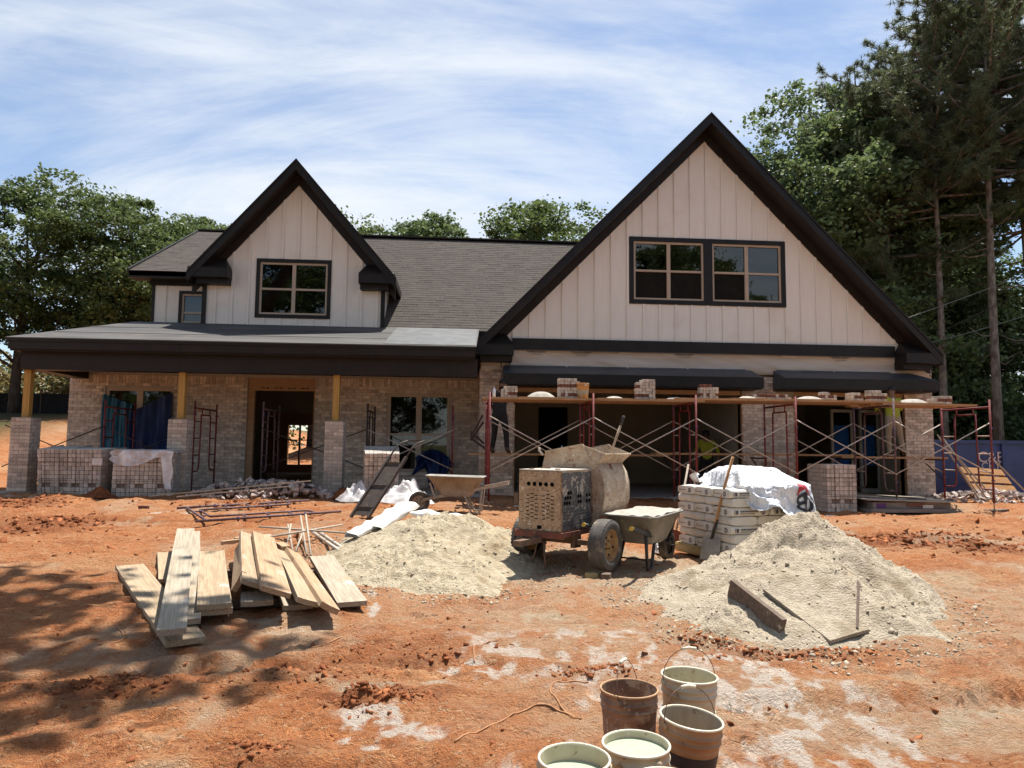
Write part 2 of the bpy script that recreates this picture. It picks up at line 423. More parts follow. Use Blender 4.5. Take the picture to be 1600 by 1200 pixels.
def ground_material():
    m = bpy.data.materials.new('red_clay'); m.use_nodes = True
    n, l = m.node_tree.nodes, m.node_tree.links
    b = n['Principled BSDF']; b.inputs['Roughness'].default_value = .95; b.inputs['Specular IOR Level'].default_value = .15
    tcn = n.new('ShaderNodeTexCoord')
    def noi(s_, det=6, rgh=.6, st=None, dist=0):
        t = n.new('ShaderNodeTexNoise'); t.inputs['Scale'].default_value = s_; t.inputs['Detail'].default_value = det
        t.inputs['Roughness'].default_value = rgh; t.inputs['Distortion'].default_value = dist
        v = tcn.outputs['Object']
        if st:
            mp = n.new('ShaderNodeMapping'); mp.inputs['Scale'].default_value = st; mp.inputs['Rotation'].default_value = (0, 0, .15)
            l.new(v, mp.inputs[0]); v = mp.outputs[0]
        l.new(v, t.inputs['Vector']); return t.outputs['Fac']
    def mr(f, a, c, lo=0., hi=1.):
        x = n.new('ShaderNodeMapRange'); x.interpolation_type = 'SMOOTHSTEP'
        for k, v in (('From Min', a), ('From Max', c), ('To Min', lo), ('To Max', hi)): x.inputs[k].default_value = v
        l.new(f, x.inputs['Value']); return x.outputs['Result']
    def mul(a, c):
        x = n.new('ShaderNodeMath'); x.operation = 'MULTIPLY'
        for i, v in enumerate((a, c)):
            if isinstance(v, float): x.inputs[i].default_value = v
            else: l.new(v, x.inputs[i])
        return x.outputs[0]
    def mix(f, a, c):
        x = n.new('ShaderNodeMix'); x.data_type = 'RGBA'; l.new(f, x.inputs['Factor'])
        for k, v in (('A', a), ('B', c)):
            if isinstance(v, tuple): x.inputs[k].default_value = (*v, 1)
            else: l.new(v, x.inputs[k])
        return x.outputs['Result']
    def at(nm):
        x = n.new('ShaderNodeAttribute'); x.attribute_name = nm; return x.outputs['Fac']
    c = mix(mr(noi(1.1, 5), .36, .64), (.56, .222, .086), (.47, .168, .062))
    c = mix(mr(noi(5.5, 7, .65), .42, .70, 0, .85), c, (.59, .31, .15))
    c = mix(mr(noi(.55, 4, .6, (.35, 1.4, 1)), .48, .68, 0, .7), c, (.61, .36, .19))
    c = mix(mr(noi(3.2, 8, .72, (.55, 2.2, 1), .6), .52, .66, 0, .65), c, (.32, .112, .045))
    c = mix(mr(noi(13, 7, .72, (.7, 1.6, 1)), .55, .64, 0, .75), c, (.27, .092, .038))
    c = mix(mr(noi(16, 7, .72, (.8, 1.7, 1)), .56, .66, 0, .85), c, (.66, .44, .26))
    c = mix(mr(noi(42, 5, .7), .55, .65, 0, .8), c, (.19, .068, .03))
    c = mix(mr(noi(60, 3, .6), .62, .72, 0, .6), c, (.64, .42, .25))
    c = mix(mul(at('moist_and_rut_shade'), mr(noi(9, 5), .25, .65, .35, 1.)), c, (.25, .082, .034))  # moist clay, and the shade of the ruts put into the colour
    c = mix(mul(at('sandy'), mr(noi(6, 7, .75), .3, .6, .35, 1.)), c, mix(mr(noi(14, 5), .35, .65), (.62, .49, .345), (.50, .375, .24)))
    c = mix(mr(mul(at('lime'), mr(noi(11, 7, .75), .25, .65, .15, 1.)), .05, .6), c, (.69, .58, .475))
    c = mix(at('litter'), c, mix(mr(noi(3, 6), .4, .6), (.10, .065, .032), (.085, .10, .035)))
    l.new(c, b.inputs['Base Color'])
    hgt = n.new('ShaderNodeMath'); hgt.operation = 'ADD'
    l.new(mul(noi(38, 6, .65), 1.0), hgt.inputs[0]); l.new(mul(noi(120, 4, .6), .5), hgt.inputs[1])
    bp = n.new('ShaderNodeBump'); bp.inputs['Distance'].default_value = .075; bp.inputs['Strength'].default_value = 1
    l.new(hgt.outputs[0], bp.inputs['Height'])
    # drying cracks
    vo = n.new('ShaderNodeTexVoronoi'); vo.feature = 'DISTANCE_TO_EDGE'; vo.inputs['Scale'].default_value = 2.6
    wv = n.new('ShaderNodeVectorMath'); wv.operation = 'ADD'
    nt = n.new('ShaderNodeTexNoise'); nt.inputs['Scale'].default_value = 5; nt.inputs['Detail'].default_value = 4
    l.new(tcn.outputs['Object'], nt.inputs['Vector']); sc3 = n.new('ShaderNodeVectorMath'); sc3.operation = 'SCALE'; sc3.inputs['Scale'].default_value = .28
    l.new(nt.outputs['Color'], sc3.inputs[0]); l.new(tcn.outputs['Object'], wv.inputs[0]); l.new(sc3.outputs[0], wv.inputs[1]); l.new(wv.outputs[0], vo.inputs['Vector'])
    bp2 = n.new('ShaderNodeBump'); bp2.inputs['Distance'].default_value = .016
    l.new(mul(mr(vo.outputs['Distance'], 0., .010), mr(noi(.9, 3), .56, .62)), bp2.inputs['Height'])
    l.new(bp.outputs[0], bp2.inputs['Normal'])
    l.new(bp2.outputs[0], b.inputs['Normal'])
    return m
M_clay = ground_material()
me.materials.append(M_clay)
ground = bpy.data.objects.new('ground', me); COL.objects.link(ground); ground['kind'] = 'structure'

# lumps: deformed icospheres merged into one mesh
_bm = bmesh.new(); bmesh.ops.create_icosphere(_bm, subdivisions=1, radius=1.0)
ICO_V = np.array([v.co[:] for v in _bm.verts]); ICO_F = np.array([[v.index for v in f.verts] for f in _bm.faces]); _bm.free()
CUBE_V = np.array([(x, y, z) for z in (-.7, .7) for y in (-.7, .7) for x in (-.7, .7)]); CUBE_F = np.array([(0, 2, 3), (0, 3, 1), (4, 5, 7), (4, 7, 6), (0, 1, 5), (0, 5, 4), (2, 6, 7), (2, 7, 3), (0, 4, 6), (0, 6, 2), (1, 3, 7), (1, 7, 5)])
def lumps(name, P, S, mt, flat=.65, parent=None, seed=3, base=None):
    r = np.random.default_rng(seed); n = len(P)
    ICO_V, ICO_F = base or (globals()['ICO_V'], globals()['ICO_F'])
    V = ICO_V[None]*(1+.5*(r.random((n, len(ICO_V), 1))-.5)*2)
    V = V*(S[:, None, None]*np.stack([.6+.9*r.random(n), .6+.7*r.random(n), flat*(.6+.7*r.random(n))], -1)[:, None, :])
    tl = r.normal(size=(n, 2, 1))*.35; V[..., 2] = V[..., 2]+tl[:, 0]*V[..., 0]+tl[:, 1]*V[..., 1]
    a = r.random(n)*6.283; ca, sa = np.cos(a)[:, None], np.sin(a)[:, None]
    x = V[..., 0]*ca-V[..., 1]*sa; y = V[..., 0]*sa+V[..., 1]*ca
    V = np.stack([x, y, V[..., 2]], -1)+P[:, None, :]
    F = ICO_F[None]+(np.arange(n)*len(ICO_V))[:, None, None]
    m = bpy.data.meshes.new(name)
    off = ORG.get(parent.name, Vector((0, 0, 0))) if parent else Vector((0, 0, 0))
    V = V.reshape(-1, 3)-np.array(off)
    m.vertices.add(len(V)); m.vertices.foreach_set('co', V.ravel())
    F = F.reshape(-1); m.loops.add(len(F)); m.loops.foreach_set('vertex_index', F)
    m.polygons.add(len(F)//3); m.polygons.foreach_set('loop_start', np.arange(len(F)//3)*3); m.update(); m.validate()
    at = m.attributes.new('rnd', 'FLOAT', 'FACE'); at.data.foreach_set('value', np.repeat(r.random(n), len(ICO_F)))
    m.materials.append(mt)
    o = bpy.data.objects.new(name, m); COL.objects.link(o); o.parent = parent
    return o
M_clod = mat('clay_clods', (.33, .125, .052), .95, (.20, .068, .03), scale=9, attr='rnd', rand=.35, bump=.006, bscale=60, spec=.1)
pts = []
for k, cx, cy, rx, ry, w in BLOBS:
    if k != 'd': continue
    nn = int(700*w*(.4+rx*ry*1.6)) if cy < 9 else int(900*w*rx*ry+100)
    q = rng.normal(size=(nn, 2))*[rx*.55, ry*.55]+[cx, cy]
    s = rng.random(nn)**3*(.022 if cy < 9 else .042)+.004
    pts.append(np.column_stack([q, s]))
q = np.column_stack([rng.uniform(-9, 12, 1500), rng.uniform(9, 16, 1500), rng.random(1500)**4*.05+.006]); pts.append(q)
q = np.column_stack([rng.uniform(-4, 5.5, 1700), rng.uniform(2.6, 9, 1700), rng.random(1700)**5*.022+.003]); pts.append(q)
q = np.concatenate(pts)
zz = gz(q[:, 0], q[:, 1])
tag(lumps('dirt_clods', np.column_stack([q[:, :2], zz-q[:, 2]*.05]), q[:, 2], M_clod, base=(CUBE_V, CUBE_F)), 'loose red clay clods scattered over the bare ground', 'clods', kind='stuff')

# ------------------------------------------------------------------ sand piles
def sand_material(name, c1, c2):
    return mat(name, c1, .95, c2, scale=11, detail=9, lo=.42, hi=.58, bump=.035, bscale=48, spec=.1, dirt=((c2[0]*.66, c2[1]*.60, c2[2]*.52), 2.0, .53))
M_sand = sand_material('sand_grey', (.465, .395, .295), (.385, .322, .235))
M_sand_y = sand_material('sand_yellow', (.485, .41, .29), (.405, .335, .228))
M_sandlump = mat('sand_crumbs', (.44, .375, .28), .95, (.37, .31, .225), attr='rnd', rand=.2, spec=.1)
def cone(x, y, cx, cy, h, sl, sx=1.0, sy=1.0):
    d = np.sqrt(((x-cx)/sx)**2+((y-cy)/sy)**2+.012)
    return h-sl*d
def smax(a, b, k=.09):
    return np.log(np.exp(a/k)+np.exp(b/k))*k
def pile(name, cones, bowls, x0, x1, y0, y1, st, mt, label, seed, rough):
    ax, ay = np.arange(x0, x1, st), np.arange(y0, y1, st)
    X, Y = np.meshgrid(ax, ay)
    wx = X+.16*fbm(X*2.3, Y*2.3, 3, seed); wy = Y+.16*fbm(X*2.3, Y*2.3, 3, seed+5)
    h = None
    for c in cones:
        q = cone(wx, wy, *c); h = q if h is None else smax(h, q)
    for bx_, by_, br_, bd_ in bowls: h = h-bd_*np.exp(-((wx-bx_)**2+(wy-by_)**2)/br_**2)
    nz = np.abs(vnoise(X*13, Y*13, seed+2))*.055+np.abs(vnoise(X*27, Y*27, seed+3))*.035+np.abs(vnoise(X*50, Y*50, seed+4))*.02
    patch = sstep((fbm(X*1.6, Y*1.6, 3, seed+8)+.16)/.3)
    h = h + (nz*rough*(.3+1.5*patch)+.05*fbm(X*3.2, Y*3.2, 3, seed+1))*sstep((h+.12)/.2)
    Z = gbase(X, Y)+h
    Z = np.maximum(Z, gbase(X, Y)-.3)
    org = Vector(((x0+x1)/2, (y0+y1)/2, float(gbase((x0+x1)/2, (y0+y1)/2))))
    nx_, ny_ = len(ax), len(ay)
    m = bpy.data.meshes.new(name); m.vertices.add(nx_*ny_)
    m.vertices.foreach_set('co', (np.stack([X, Y, Z], -1)-np.array(org)).ravel())
    keep = (h[:-1, :-1] > -.27) | (h[1:, 1:] > -.27)
    i0 = (np.arange(ny_-1)[:, None]*nx_+np.arange(nx_-1)[None])[keep]
    q = np.stack([i0, i0+1, i0+1+nx_, i0+nx_], -1).ravel()
    m.loops.add(len(q)); m.loops.foreach_set('vertex_index', q); m.polygons.add(len(i0)); m.polygons.foreach_set('loop_start', np.arange(len(i0))*4)
    m.update(); m.validate(); m.polygons.foreach_set('use_smooth', np.ones(len(m.polygons), bool))
    m.materials.append(mt)
    o = bpy.data.objects.new(name, m); COL.objects.link(o); o.location = org
    tag(o, label, 'sand pile', 'heaps of masonry sand'); ORG[o.name] = org
    def height(x, y):
        i = min(max(int(round((y-y0)/st)), 0), ny_-1); j = min(max(int(round((x-x0)/st)), 0), nx_-1)
        return float(max(Z[i, j], gz(x, y)))
    # crumbs lying on the slope
    r = np.random.default_rng(seed)
    ok = np.argwhere(h > -.02); pk = ok[r.integers(0, len(ok), 1500)]
    sz = r.random(1500)**4*.018+.003
    P = np.stack([X[pk[:, 0], pk[:, 1]], Y[pk[:, 0], pk[:, 1]], Z[pk[:, 0], pk[:, 1]]], -1)
    rim = np.argwhere((h > -.22) & (h < .0)); pk = rim[r.integers(0, len(rim), 2600)]
    px_, py_ = X[pk[:, 0], pk[:, 1]], Y[pk[:, 0], pk[:, 1]]; s2 = r.random(2600)**3*.016+.003
    P = np.concatenate([P, np.stack([px_, py_, np.maximum(gz(px_, py_), Z[pk[:, 0], pk[:, 1]])], -1)]); sz = np.concatenate([sz, s2])
    c = lumps('sand_crumbs', P, sz, M_sandlump, parent=o, seed=seed); c['kind'] = 'stuff'
    return height
hA = pile('sand_pile', [(-.12, 9.35, .54, .46), (-.48, 8.8, .40, .44), (.15, 9.8, .46, .46), (-.65, 9.6, .42, .50), (-.1, 8.55, .28, .36)], [(.1, 9.0, .20, .10), (-.75, 9.0, .18, .09), (-.3, 9.9, .18, .10), (-.35, 8.6, .13, .08), (.35, 9.5, .14, .09)], -2.0, 1.6, 7.2, 11.2, .020, M_sand_y,
          'pale yellow sand heap with empty white sacks lying on top', 101, .9)
hB = pile('sand_pile', [(3.84, 7.5, .90, .74), (3.35, 7.0, .58, .56), (3.0, 6.6, .34, .42), (3.6, 6.6, .42, .52), (3.0, 7.45, .36, .42), (3.95, 7.0, .46, .66)], [(3.48, 7.22, .20, .18), (3.22, 7.40, .15, .12), (2.6, 6.9, .2, .08), (4.05, 6.6, .16, .09), (3.0, 6.95, .14, .09), (4.3, 7.2, .14, .08), (3.75, 7.0, .10, .07)], 1.5, 5.9, 4.9, 9.6, .020, M_sand,
          'large grey sand pile with boards half buried in its front', 131, 1.0)
# ------------------------------------------------------------------ house materials
M_brick = mat('whitewashed_brick', (.64, .56, .475), .9, (.50, .405, .32), scale=9, rand=.32, bump=.004, bscale=50, spec=.2, spl=((.62, .55, .48), 14, .57))
M_brickm = mat('whitewashed_brick_mass', (.64, .55, .455), .9, (.50, .395, .305), scale=9, attr='rnd', rand=.32, bump=.004, bscale=50, spec=.2, spl=((.62, .55, .48), 14, .57))
M_mortar = mat('mortar_joint', (.40, .36, .31), .95, (.33, .29, .25), scale=20, spec=.1)
M_siding = mat('cream_siding', (.765, .735, .68), .55, (.73, .70, .645), scale=1.6, bump=.0008, bscale=30, stretch=(10, 10, 1), dirt=((.68, .625, .555), 1.1, .55))
M_black = mat('black_trim', (.010, .009, .0085), .5, (.015, .013, .012), scale=3, spec=.3, dirt=((.02, .017, .015), 2.2, .55))
M_brownblk = mat('dark_brown_trim', (.019, .014, .012), .55, (.014, .011, .0095), scale=3, spec=.3)
M_shingle = mat('roof_shingles', (.092, .078, .068), .95, (.074, .063, .055), scale=18, attr='rnd', rand=.15, bump=.006, bscale=90, spec=.15)
M_felt = mat('grey_roof_underlayment', (.095, .09, .086), .75, (.06, .056, .053), scale=1.4, detail=8, stretch=(.35, 2.2, 1), spec=.3, spl=((.26, .26, .25), 5, .68), dirt=((.15, .11, .08), .8, .60))
M_feltlite = mat('silver_roof_underlayment', (.10, .103, .103), .6, (.07, .072, .073), scale=3, detail=8, spec=.4, spl=((.26, .26, .26), 11, .68))
M_awn = mat('black_awning_membrane', (.062, .066, .072), .42, (.045, .047, .051), scale=2.2, detail=6, bump=.004, bscale=3.5, spec=.45, spl=((.16, .16, .16), 17, .70))  # black membrane lightened in colour so its top seems to catch sky light
M_wrap = mat('house_wrap', (.56, .48, .40), .6, (.47, .40, .335), scale=1.2, detail=5, stretch=(.5, 1, 4), bump=.03, bscale=1.6, spec=.35, dirt=((.30, .25, .21), 1.6, .64))
M_sheath = mat('osb_sheathing', (.42, .27, .15), .85, (.33, .20, .11), scale=12, stretch=(1, 1, 3))
M_post = mat('treated_yellow_post', (.46, .275, .075), .75, (.38, .215, .055), scale=3, stretch=(9, 9, .8), bump=.002, bscale=20, spl=((.20, .11, .04), 7, .70))
M_lumber = mat('header_lumber', (.40, .25, .14), .8, (.31, .185, .10), scale=4, stretch=(1, 6, 9))
M_drywall = mat('drywall', (.33, .285, .22), .9, (.29, .25, .19), scale=1.5)
M_concrete = mat('concrete', (.36, .34, .31), .92, (.27, .25, .225), scale=5, bump=.003, bscale=40, spec=.2, dirt=((.33, .19, .11), 1.8, .52))
M_tan = mat('tan_window_frame', (.43, .345, .265), .5, (.40, .32, .245), scale=3, spec=.4)
M_dark = mat('painted_dark_interior', (.012, .011, .010), .9, (.016, .015, .013), spec=.1)  # near-black colour stands in for the shade indoors
def glass_material(name, tint):
    m = bpy.data.materials.new(name); m.use_nodes = True
    n, l = m.node_tree.nodes, m.node_tree.links; n.clear()
    o = n.new('ShaderNodeOutputMaterial'); mx = n.new('ShaderNodeMixShader'); tr = n.new('ShaderNodeBsdfTransparent'); gl = n.new('ShaderNodeBsdfGlossy')
    lw = n.new('ShaderNodeFresnel'); lw.inputs['IOR'].default_value = 1.7
    tr.inputs[0].default_value = (*tint, 1); gl.inputs['Roughness'].default_value = .015
    l.new(lw.outputs[0], mx.inputs[0]); l.new(tr.outputs[0], mx.inputs[1]); l.new(gl.outputs[0], mx.inputs[2]); l.new(mx.outputs[0], o.inputs[0])
    return m
M_glass = glass_material('window_glass', (.55, .6, .58))

house = thing('house', 'unfinished cream and black farmhouse with brick garage under two steep gables', 'house', (1.3, 22, .45), world=True)
def hp(mb, name, mt, parent=None): return mb.build(name, mt, parent or house)

# ---- brick laying
BL, BH, BD, BM = .203, .0775, .09, .010
brick_me = boxmesh('brick', BL-BM, BD, BH-BM, M_brick)
def lay(u0, u1, z0, z1, openings=(), tooth=0.0, soldier=False):
    """returns (u centre, z centre, u length, z height) of every brick of one face"""
    out = []
    if soldier:
        n = int(round((u1-u0)/BH))
        for i in range(n): out.append((u0+(i+.5)*(u1-u0)/n, (z0+z1)/2, (u1-u0)/n-BM, z1-z0-BM))
        return out
    rows = int(round((z1-z0)/BH))
    for r in range(rows):
        za = z0+r*BH; zc_ = za+BH/2
        u = u0-(BL/2 if r % 2 else 0)
        spans = [(u0, u1)]
        for (a, b, c, d) in openings:
            if c < zc_ < d:
                t = tooth if r % 2 else 0
                spans = [s for sp in spans for s in ((sp[0], min(sp[1], a-t)), (max(sp[0], b+t), sp[1])) if s[1]-s[0] > .02]
        while u < u1:
            for (a, b) in spans:
                x0, x1 = max(u, a), min(u+BL, b)
                if x1-x0 > .035: out.append(((x0+x1)/2, zc_, x1-x0-BM, BH-BM))
            u += BL
    return out
class Mass:
    def __init__(s): s.mb = MB(); s.r = []
    def face(s, cells, plane, nrm):
        """nrm 'f' front (-Y), 'l' left (-X), 'r' right (+X)"""
        for (u, z, w, h) in cells:
            j = random.uniform(-.0025, .0025)
            if nrm == 'f': s.mb.box(u-w/2, u+w/2, plane+j, plane+BD, z-h/2, z+h/2)
            elif nrm == 'l': s.mb.box(plane+j, plane+BD, u-w/2, u+w/2, z-h/2, z+h/2)
            else: s.mb.box(plane-BD, plane-j, u-w/2, u+w/2, z-h/2, z+h/2)
            s.r += [random.random()]*6
    def build(s, name, parent=None):
        s.mb.rnd = s.r
        o = s.mb.build(name, M_brickm, parent or house, fix=False); o['kind'] = 'stuff'
        return o
def cells_box(mb, u0, u1, z0, z1, y0, y1, openings=()):
    us = sorted({u0, u1, *[max(u0, min(u1, v)) for o in openings for v in o[:2]]}); zs = sorted({z0, z1, *[max(z0, min(z1, v)) for o in openings for v in o[2:]]})
    for a, b in zip(us, us[1:]):
        run = None
        for c, d in zip(zs, zs[1:]):
            um, zm = (a+b)/2, (c+d)/2
            hole = any(o[0] < um < o[1] and o[2] < zm < o[3] for o in openings)
            if not hole: mb.box(a, b, y0, y1, c, d)
    return mb

# ---- ground-floor wall behind the porch
WY = 18.2
W1 = (-8.58, -6.95, .93, 3.02); DR = (-5.17, -3.51, .40, 3.31); W2 = (-1.70, -.11, .99, 2.97)
wall = hp(cells_box(MB(), -9.42, .60, .35, 3.42, WY+.014, WY+.2, (W1, DR, W2)), 'porch_wall', M_mortar)
ms = Mass(); ms.face(lay(-9.43, .60, .50, 3.13, (W1, DR, W2), tooth=.075), WY, 'f'); ms.face(lay(-9.43, -5.26, 3.13, 3.335, soldier=True), WY, 'f'); ms.face(lay(-3.42, .60, 3.13, 3.335, soldier=True), WY, 'f')
ms.build('brickwork', wall)
hp(MB().box(-5.17, -3.51, WY+.05, WY+.19, 3.0, 3.31), 'door_header', M_lumber)
for xa, xb in ((-5.17, -5.01), (-3.55, -3.51)): hp(MB().box(xa, xb, WY+.06, WY+.19, .6, 3.0), 'door_jamb', M_lumber)
tb = MB()
for k in range(4): tb.box(-4.86+k*.33, -4.75+k*.33, WY+.047, WY+.049, 3.055, 3.078); tb.box(-4.72+k*.33, -4.66+k*.33, WY+.047, WY+.049, 3.05, 3.083)
hp(tb, 'header_print', M_brownblk)
# shell of the main house: side and rear walls, floors
sh = MB(); sh.box(-9.42, -9.2, WY+.2, 27.2, .35, 3.42)
cells_box(sh, -9.2, .6, .35, 3.42, 27.0, 27.2, ((-6.15, -5.25, .9, 2.35), (-4.4, -3.4, 1.1, 2.55)))
hp(sh, 'rear_wall', M_sheath)
hp(MB().box(-9.4, .6, 15.95, 27.2, .25, .60), 'floor_slab', M_concrete)
hp(MB().box(-9.3, .6, WY+.2, 27.0, 3.42, 3.5), 'ceiling', M_drywall)
pw = MB(); pw.box(-7.0, -5.75, 22.5, 22.6, .6, 3.42); pw.box(-3.0, .6, 22.5, 22.6, .6, 3.42); pw.box(-5.75, -3.0, 22.5, 22.6, 2.62, 3.42); hp(pw, 'partition_wall', M_drywall)
mu = MB(); mu.box(-5.74, -5.68, 26.95, 27.05, .9, 2.35); mu.box(-6.15, -5.25, 26.96, 27.04, 1.78, 1.82); hp(mu, 'window_mullion', M_black)

# ---- porch piers
PIERS = []
for px in (-9.24, -6.0, -2.65):
    core = hp(MB().box(px-.188, px+.188, 16.012, 16.388, .5, 2.17), 'pier', M_mortar); PIERS.append(core)
    for k, (u, z, w, h) in enumerate(lay(px-.203, px+.203, .62, 2.18)):
        inst('brick', brick_me, core, Matrix.Translation((u, 16.0+BD/2, z)) @ Matrix.Diagonal((w/(BL-BM), 1, 1, 1)))
    for k, (u, z, w, h) in enumerate(lay(16.095, 16.40, .62, 2.18)):
        inst('brick', brick_me, core, Matrix.Translation((px+.203-BD/2, u, z)) @ Matrix.Rotation(math.pi/2, 4, 'Z') @ Matrix.Diagonal((w/(BL-BM), 1, 1, 1)))
    cap = MB(); cap.box(px-.195, px+.195, 16.01, 16.39, 2.171, 2.186); hp(cap, 'mortar_cap', M_mortar, core)
    ft = MB(); ft.box(px-.36, px+.36, 15.86, 16.5, .42, .612); hp(ft, 'footing', M_concrete, core)
    hp(MB().box(px-.07, px+.07, 16.13, 16.27, 2.186, 3.23), 'post', M_post)

# ---- porch roof and beam
for xa, xb in ((-9.33, -6.002), (-5.998, -2.652), (-2.648, .50)): hp(MB().box(xa, xb, 16.0, 16.34, 3.22, 3.62), 'porch_beam', M_brownblk)
hp(MB().box(-9.33, -8.99, 16.34, WY, 3.22, 3.60), 'porch_side_beam', M_brownblk)
hp(MB().box(-8.99, .5, 16.345, WY-.002, 3.42, 3.46), 'porch_ceiling', M_brownblk)
sof = MB(); sof.box(-9.43, .44, 15.84, 16.0, 3.62, 3.65); sof.box(-9.43, -9.33, 16.0, 24, 3.60, 3.63); hp(sof, 'porch_soffit', M_brownblk)
for xa, xb in ((-9.48, -5.953), (-5.95, -2.293), (-2.29, .44)): hp(MB().box(xa, xb, 15.78+random.uniform(-.002, .002), 15.83, 3.64+random.uniform(-.003, .003), 3.853), 'porch_fascia', M_brownblk)
hp(MB().box(-9.48, -9.43, 15.832, 24.5, 3.64, 3.852), 'porch_fascia', M_brownblk)
hp(MB().box(-9.50, .45, 15.755, 15.779, 3.80, 3.858), 'drip_edge', M_black)
drip = MB(); drip.box(-9.46, .43, 15.83, 15.87, 3.60, 3.64); hp(drip, 'fascia_trim', M_brownblk)
R0 = [(-9.52, 15.74, 3.855), (.46, 15.74, 3.855), (.60, 18.24, 4.65), (-8.0, 18.24, 4.65)]
pr = MB(); pr.prism(R0, (0, 0, .025)); pr.prism([(-9.52, 15.74, 3.855), (-8.0, 18.24, 4.65), (-8.0, 24, 4.65), (-9.52, 24, 3.855)], (0, 0, .025))
hp(pr, 'porch_roof', M_felt)
slv = MB()
def onroof(x, t, dz=.032): return (x, 15.74+2.5*t, 3.855+.795*t+dz)
slv.prism([onroof(-1.6, .03), onroof(.45, .03), onroof(.55, .98), onroof(-1.5, .98)], (0, 0, .004)); hp(slv, 'underlayment_sheet', M_feltlite)
lap = MB()
for t in (.3, .62): lap.prism([onroof(-9.3+1.2*t, t, .028), onroof(.4, t, .028), onroof(.4, t+.03, .028), onroof(-9.3+1.2*t, t+.03, .028)], (0, 0, .006))
hp(lap, 'underlayment_lap', M_felt)

# ---- roof planes with real shingle courses
def shingles(mb, r, P0, u, v, ul, vl, nrm, expo=.14, clip=None):
    P0, u, v, nrm = Vector(P0), Vector(u).normalized(), Vector(v).normalized(), Vector(nrm).normalized()
    n = int(vl/expo)
    for k in range(n):
        a = -random.random()*.3
        while a < ul:
            w = random.choice((.14, .2, .28, .34)); x0, x1 = max(a, 0), min(a+w-.004, ul)
            a += w
            if x1-x0 < .02: continue
            th = random.choice((.004, .004, .007))
            b0, b1 = k*expo, (k+1)*expo+.02
            c = [P0+u*x0+v*b0+nrm*(.004+th), P0+u*x1+v*b0+nrm*(.004+th), P0+u*x1+v*b1+nrm*.003, P0+u*x0+v*b1+nrm*.003]
            d = [c[0]-nrm*th, c[1]-nrm*th]
            if clip and not clip(c[0]): continue
            mb.add(c+d, [(0, 1, 2, 3), (4, 5, 1, 0), (1, 5, 2), (0, 3, 4)])
            r += [random.random()]*4
RY, RZ = 23.0, 8.42
mr_ = MB()
mr_.prism([(-4.2, 18.2, 4.62), (5.2, 18.2, 4.62), (5.2, RY, RZ), (-4.2, RY, RZ)], (0, 0, -.12))
mr_.prism([(-8.22, 18.3, 5.98), (-4.2, 18.3, 5.98), (-4.2, RY, RZ), (-8.22, RY, RZ)], (0, 0, -.12))
mr_.prism([(-8.22, RY, RZ), (5.2, RY, RZ), (5.2, 28, 4.4), (-8.22, 28, 4.4)], (0, 0, -.12))
roof = hp(mr_, 'main_roof', M_brownblk)
smb = MB(); rr = []
vv = Vector((0, RY-18.2, RZ-4.62)); shingles(smb, rr, (-4.2, 18.2, 4.62), (1, 0, 0), vv, 9.2, vv.length, (0, -vv.z, vv.y), clip=lambda p: p.x < .7+(p.z-4.02)/1.022)
vv = Vector((0, RY-18.3, RZ-5.98)); shingles(smb, rr, (-8.22, 18.28, 5.98), (1, 0, 0), vv, 4.0, vv.length, (0, -vv.z, vv.y))
smb.rnd = rr; so = smb.build('shingles', M_shingle, roof, fix=False); so['kind'] = 'stuff'
rc = MB(); rc.bar((-8.25, RY, RZ+.02), (5.0, RY, RZ+.02), .26, .04); hp(rc, 'ridge_cap', M_shingle, roof)
ed = MB(); ed.bar((-8.24, 18.28, 5.95), (-8.24, RY, RZ-.03), .05, .16); hp(ed, 'rake_board', M_black, roof)
# upper left wall and eave
UW = (-7.13, -6.42, 4.66, 5.56)
ul_ = hp(cells_box(MB(), -7.80, -6.2, 4.4, 5.98, 18.7, 18.85, (UW,)), 'upper_wall', M_siding)
hp(MB().box(-7.80, -7.73, 18.68, 18.85, 4.4, 5.8), 'corner_board', M_black)
hp(MB().box(-7.8, -7.65, 18.85, 28, 4.0, 6.0), 'upper_side_wall', M_siding)
for bx in (-7.46, -7.17, -6.85, -6.53):
    b = MB()
    if UW[0]-.1 < bx < UW[1]+.1: b.box(bx-.02, bx+.02, 18.68, 18.7, 5.66, 5.72)
    else: b.box(bx-.02, bx+.02, 18.68, 18.7, 4.5, 5.72)
    hp(b, 'batten', M_siding, ul_)
ev = MB(); ev.box(-8.2, -6.2, 18.30, 18.34, 5.82, 5.97); ev.box(-8.2, -6.2, 18.34, 18.72, 5.82, 5.84); ev.box(-7.85, -6.2, 18.66, 18.70, 5.70, 5.82); ev.box(-8.24, -8.2, 18.30, 18.8, 5.82, 5.97)
hp(ev, 'eave_fascia', M_black)

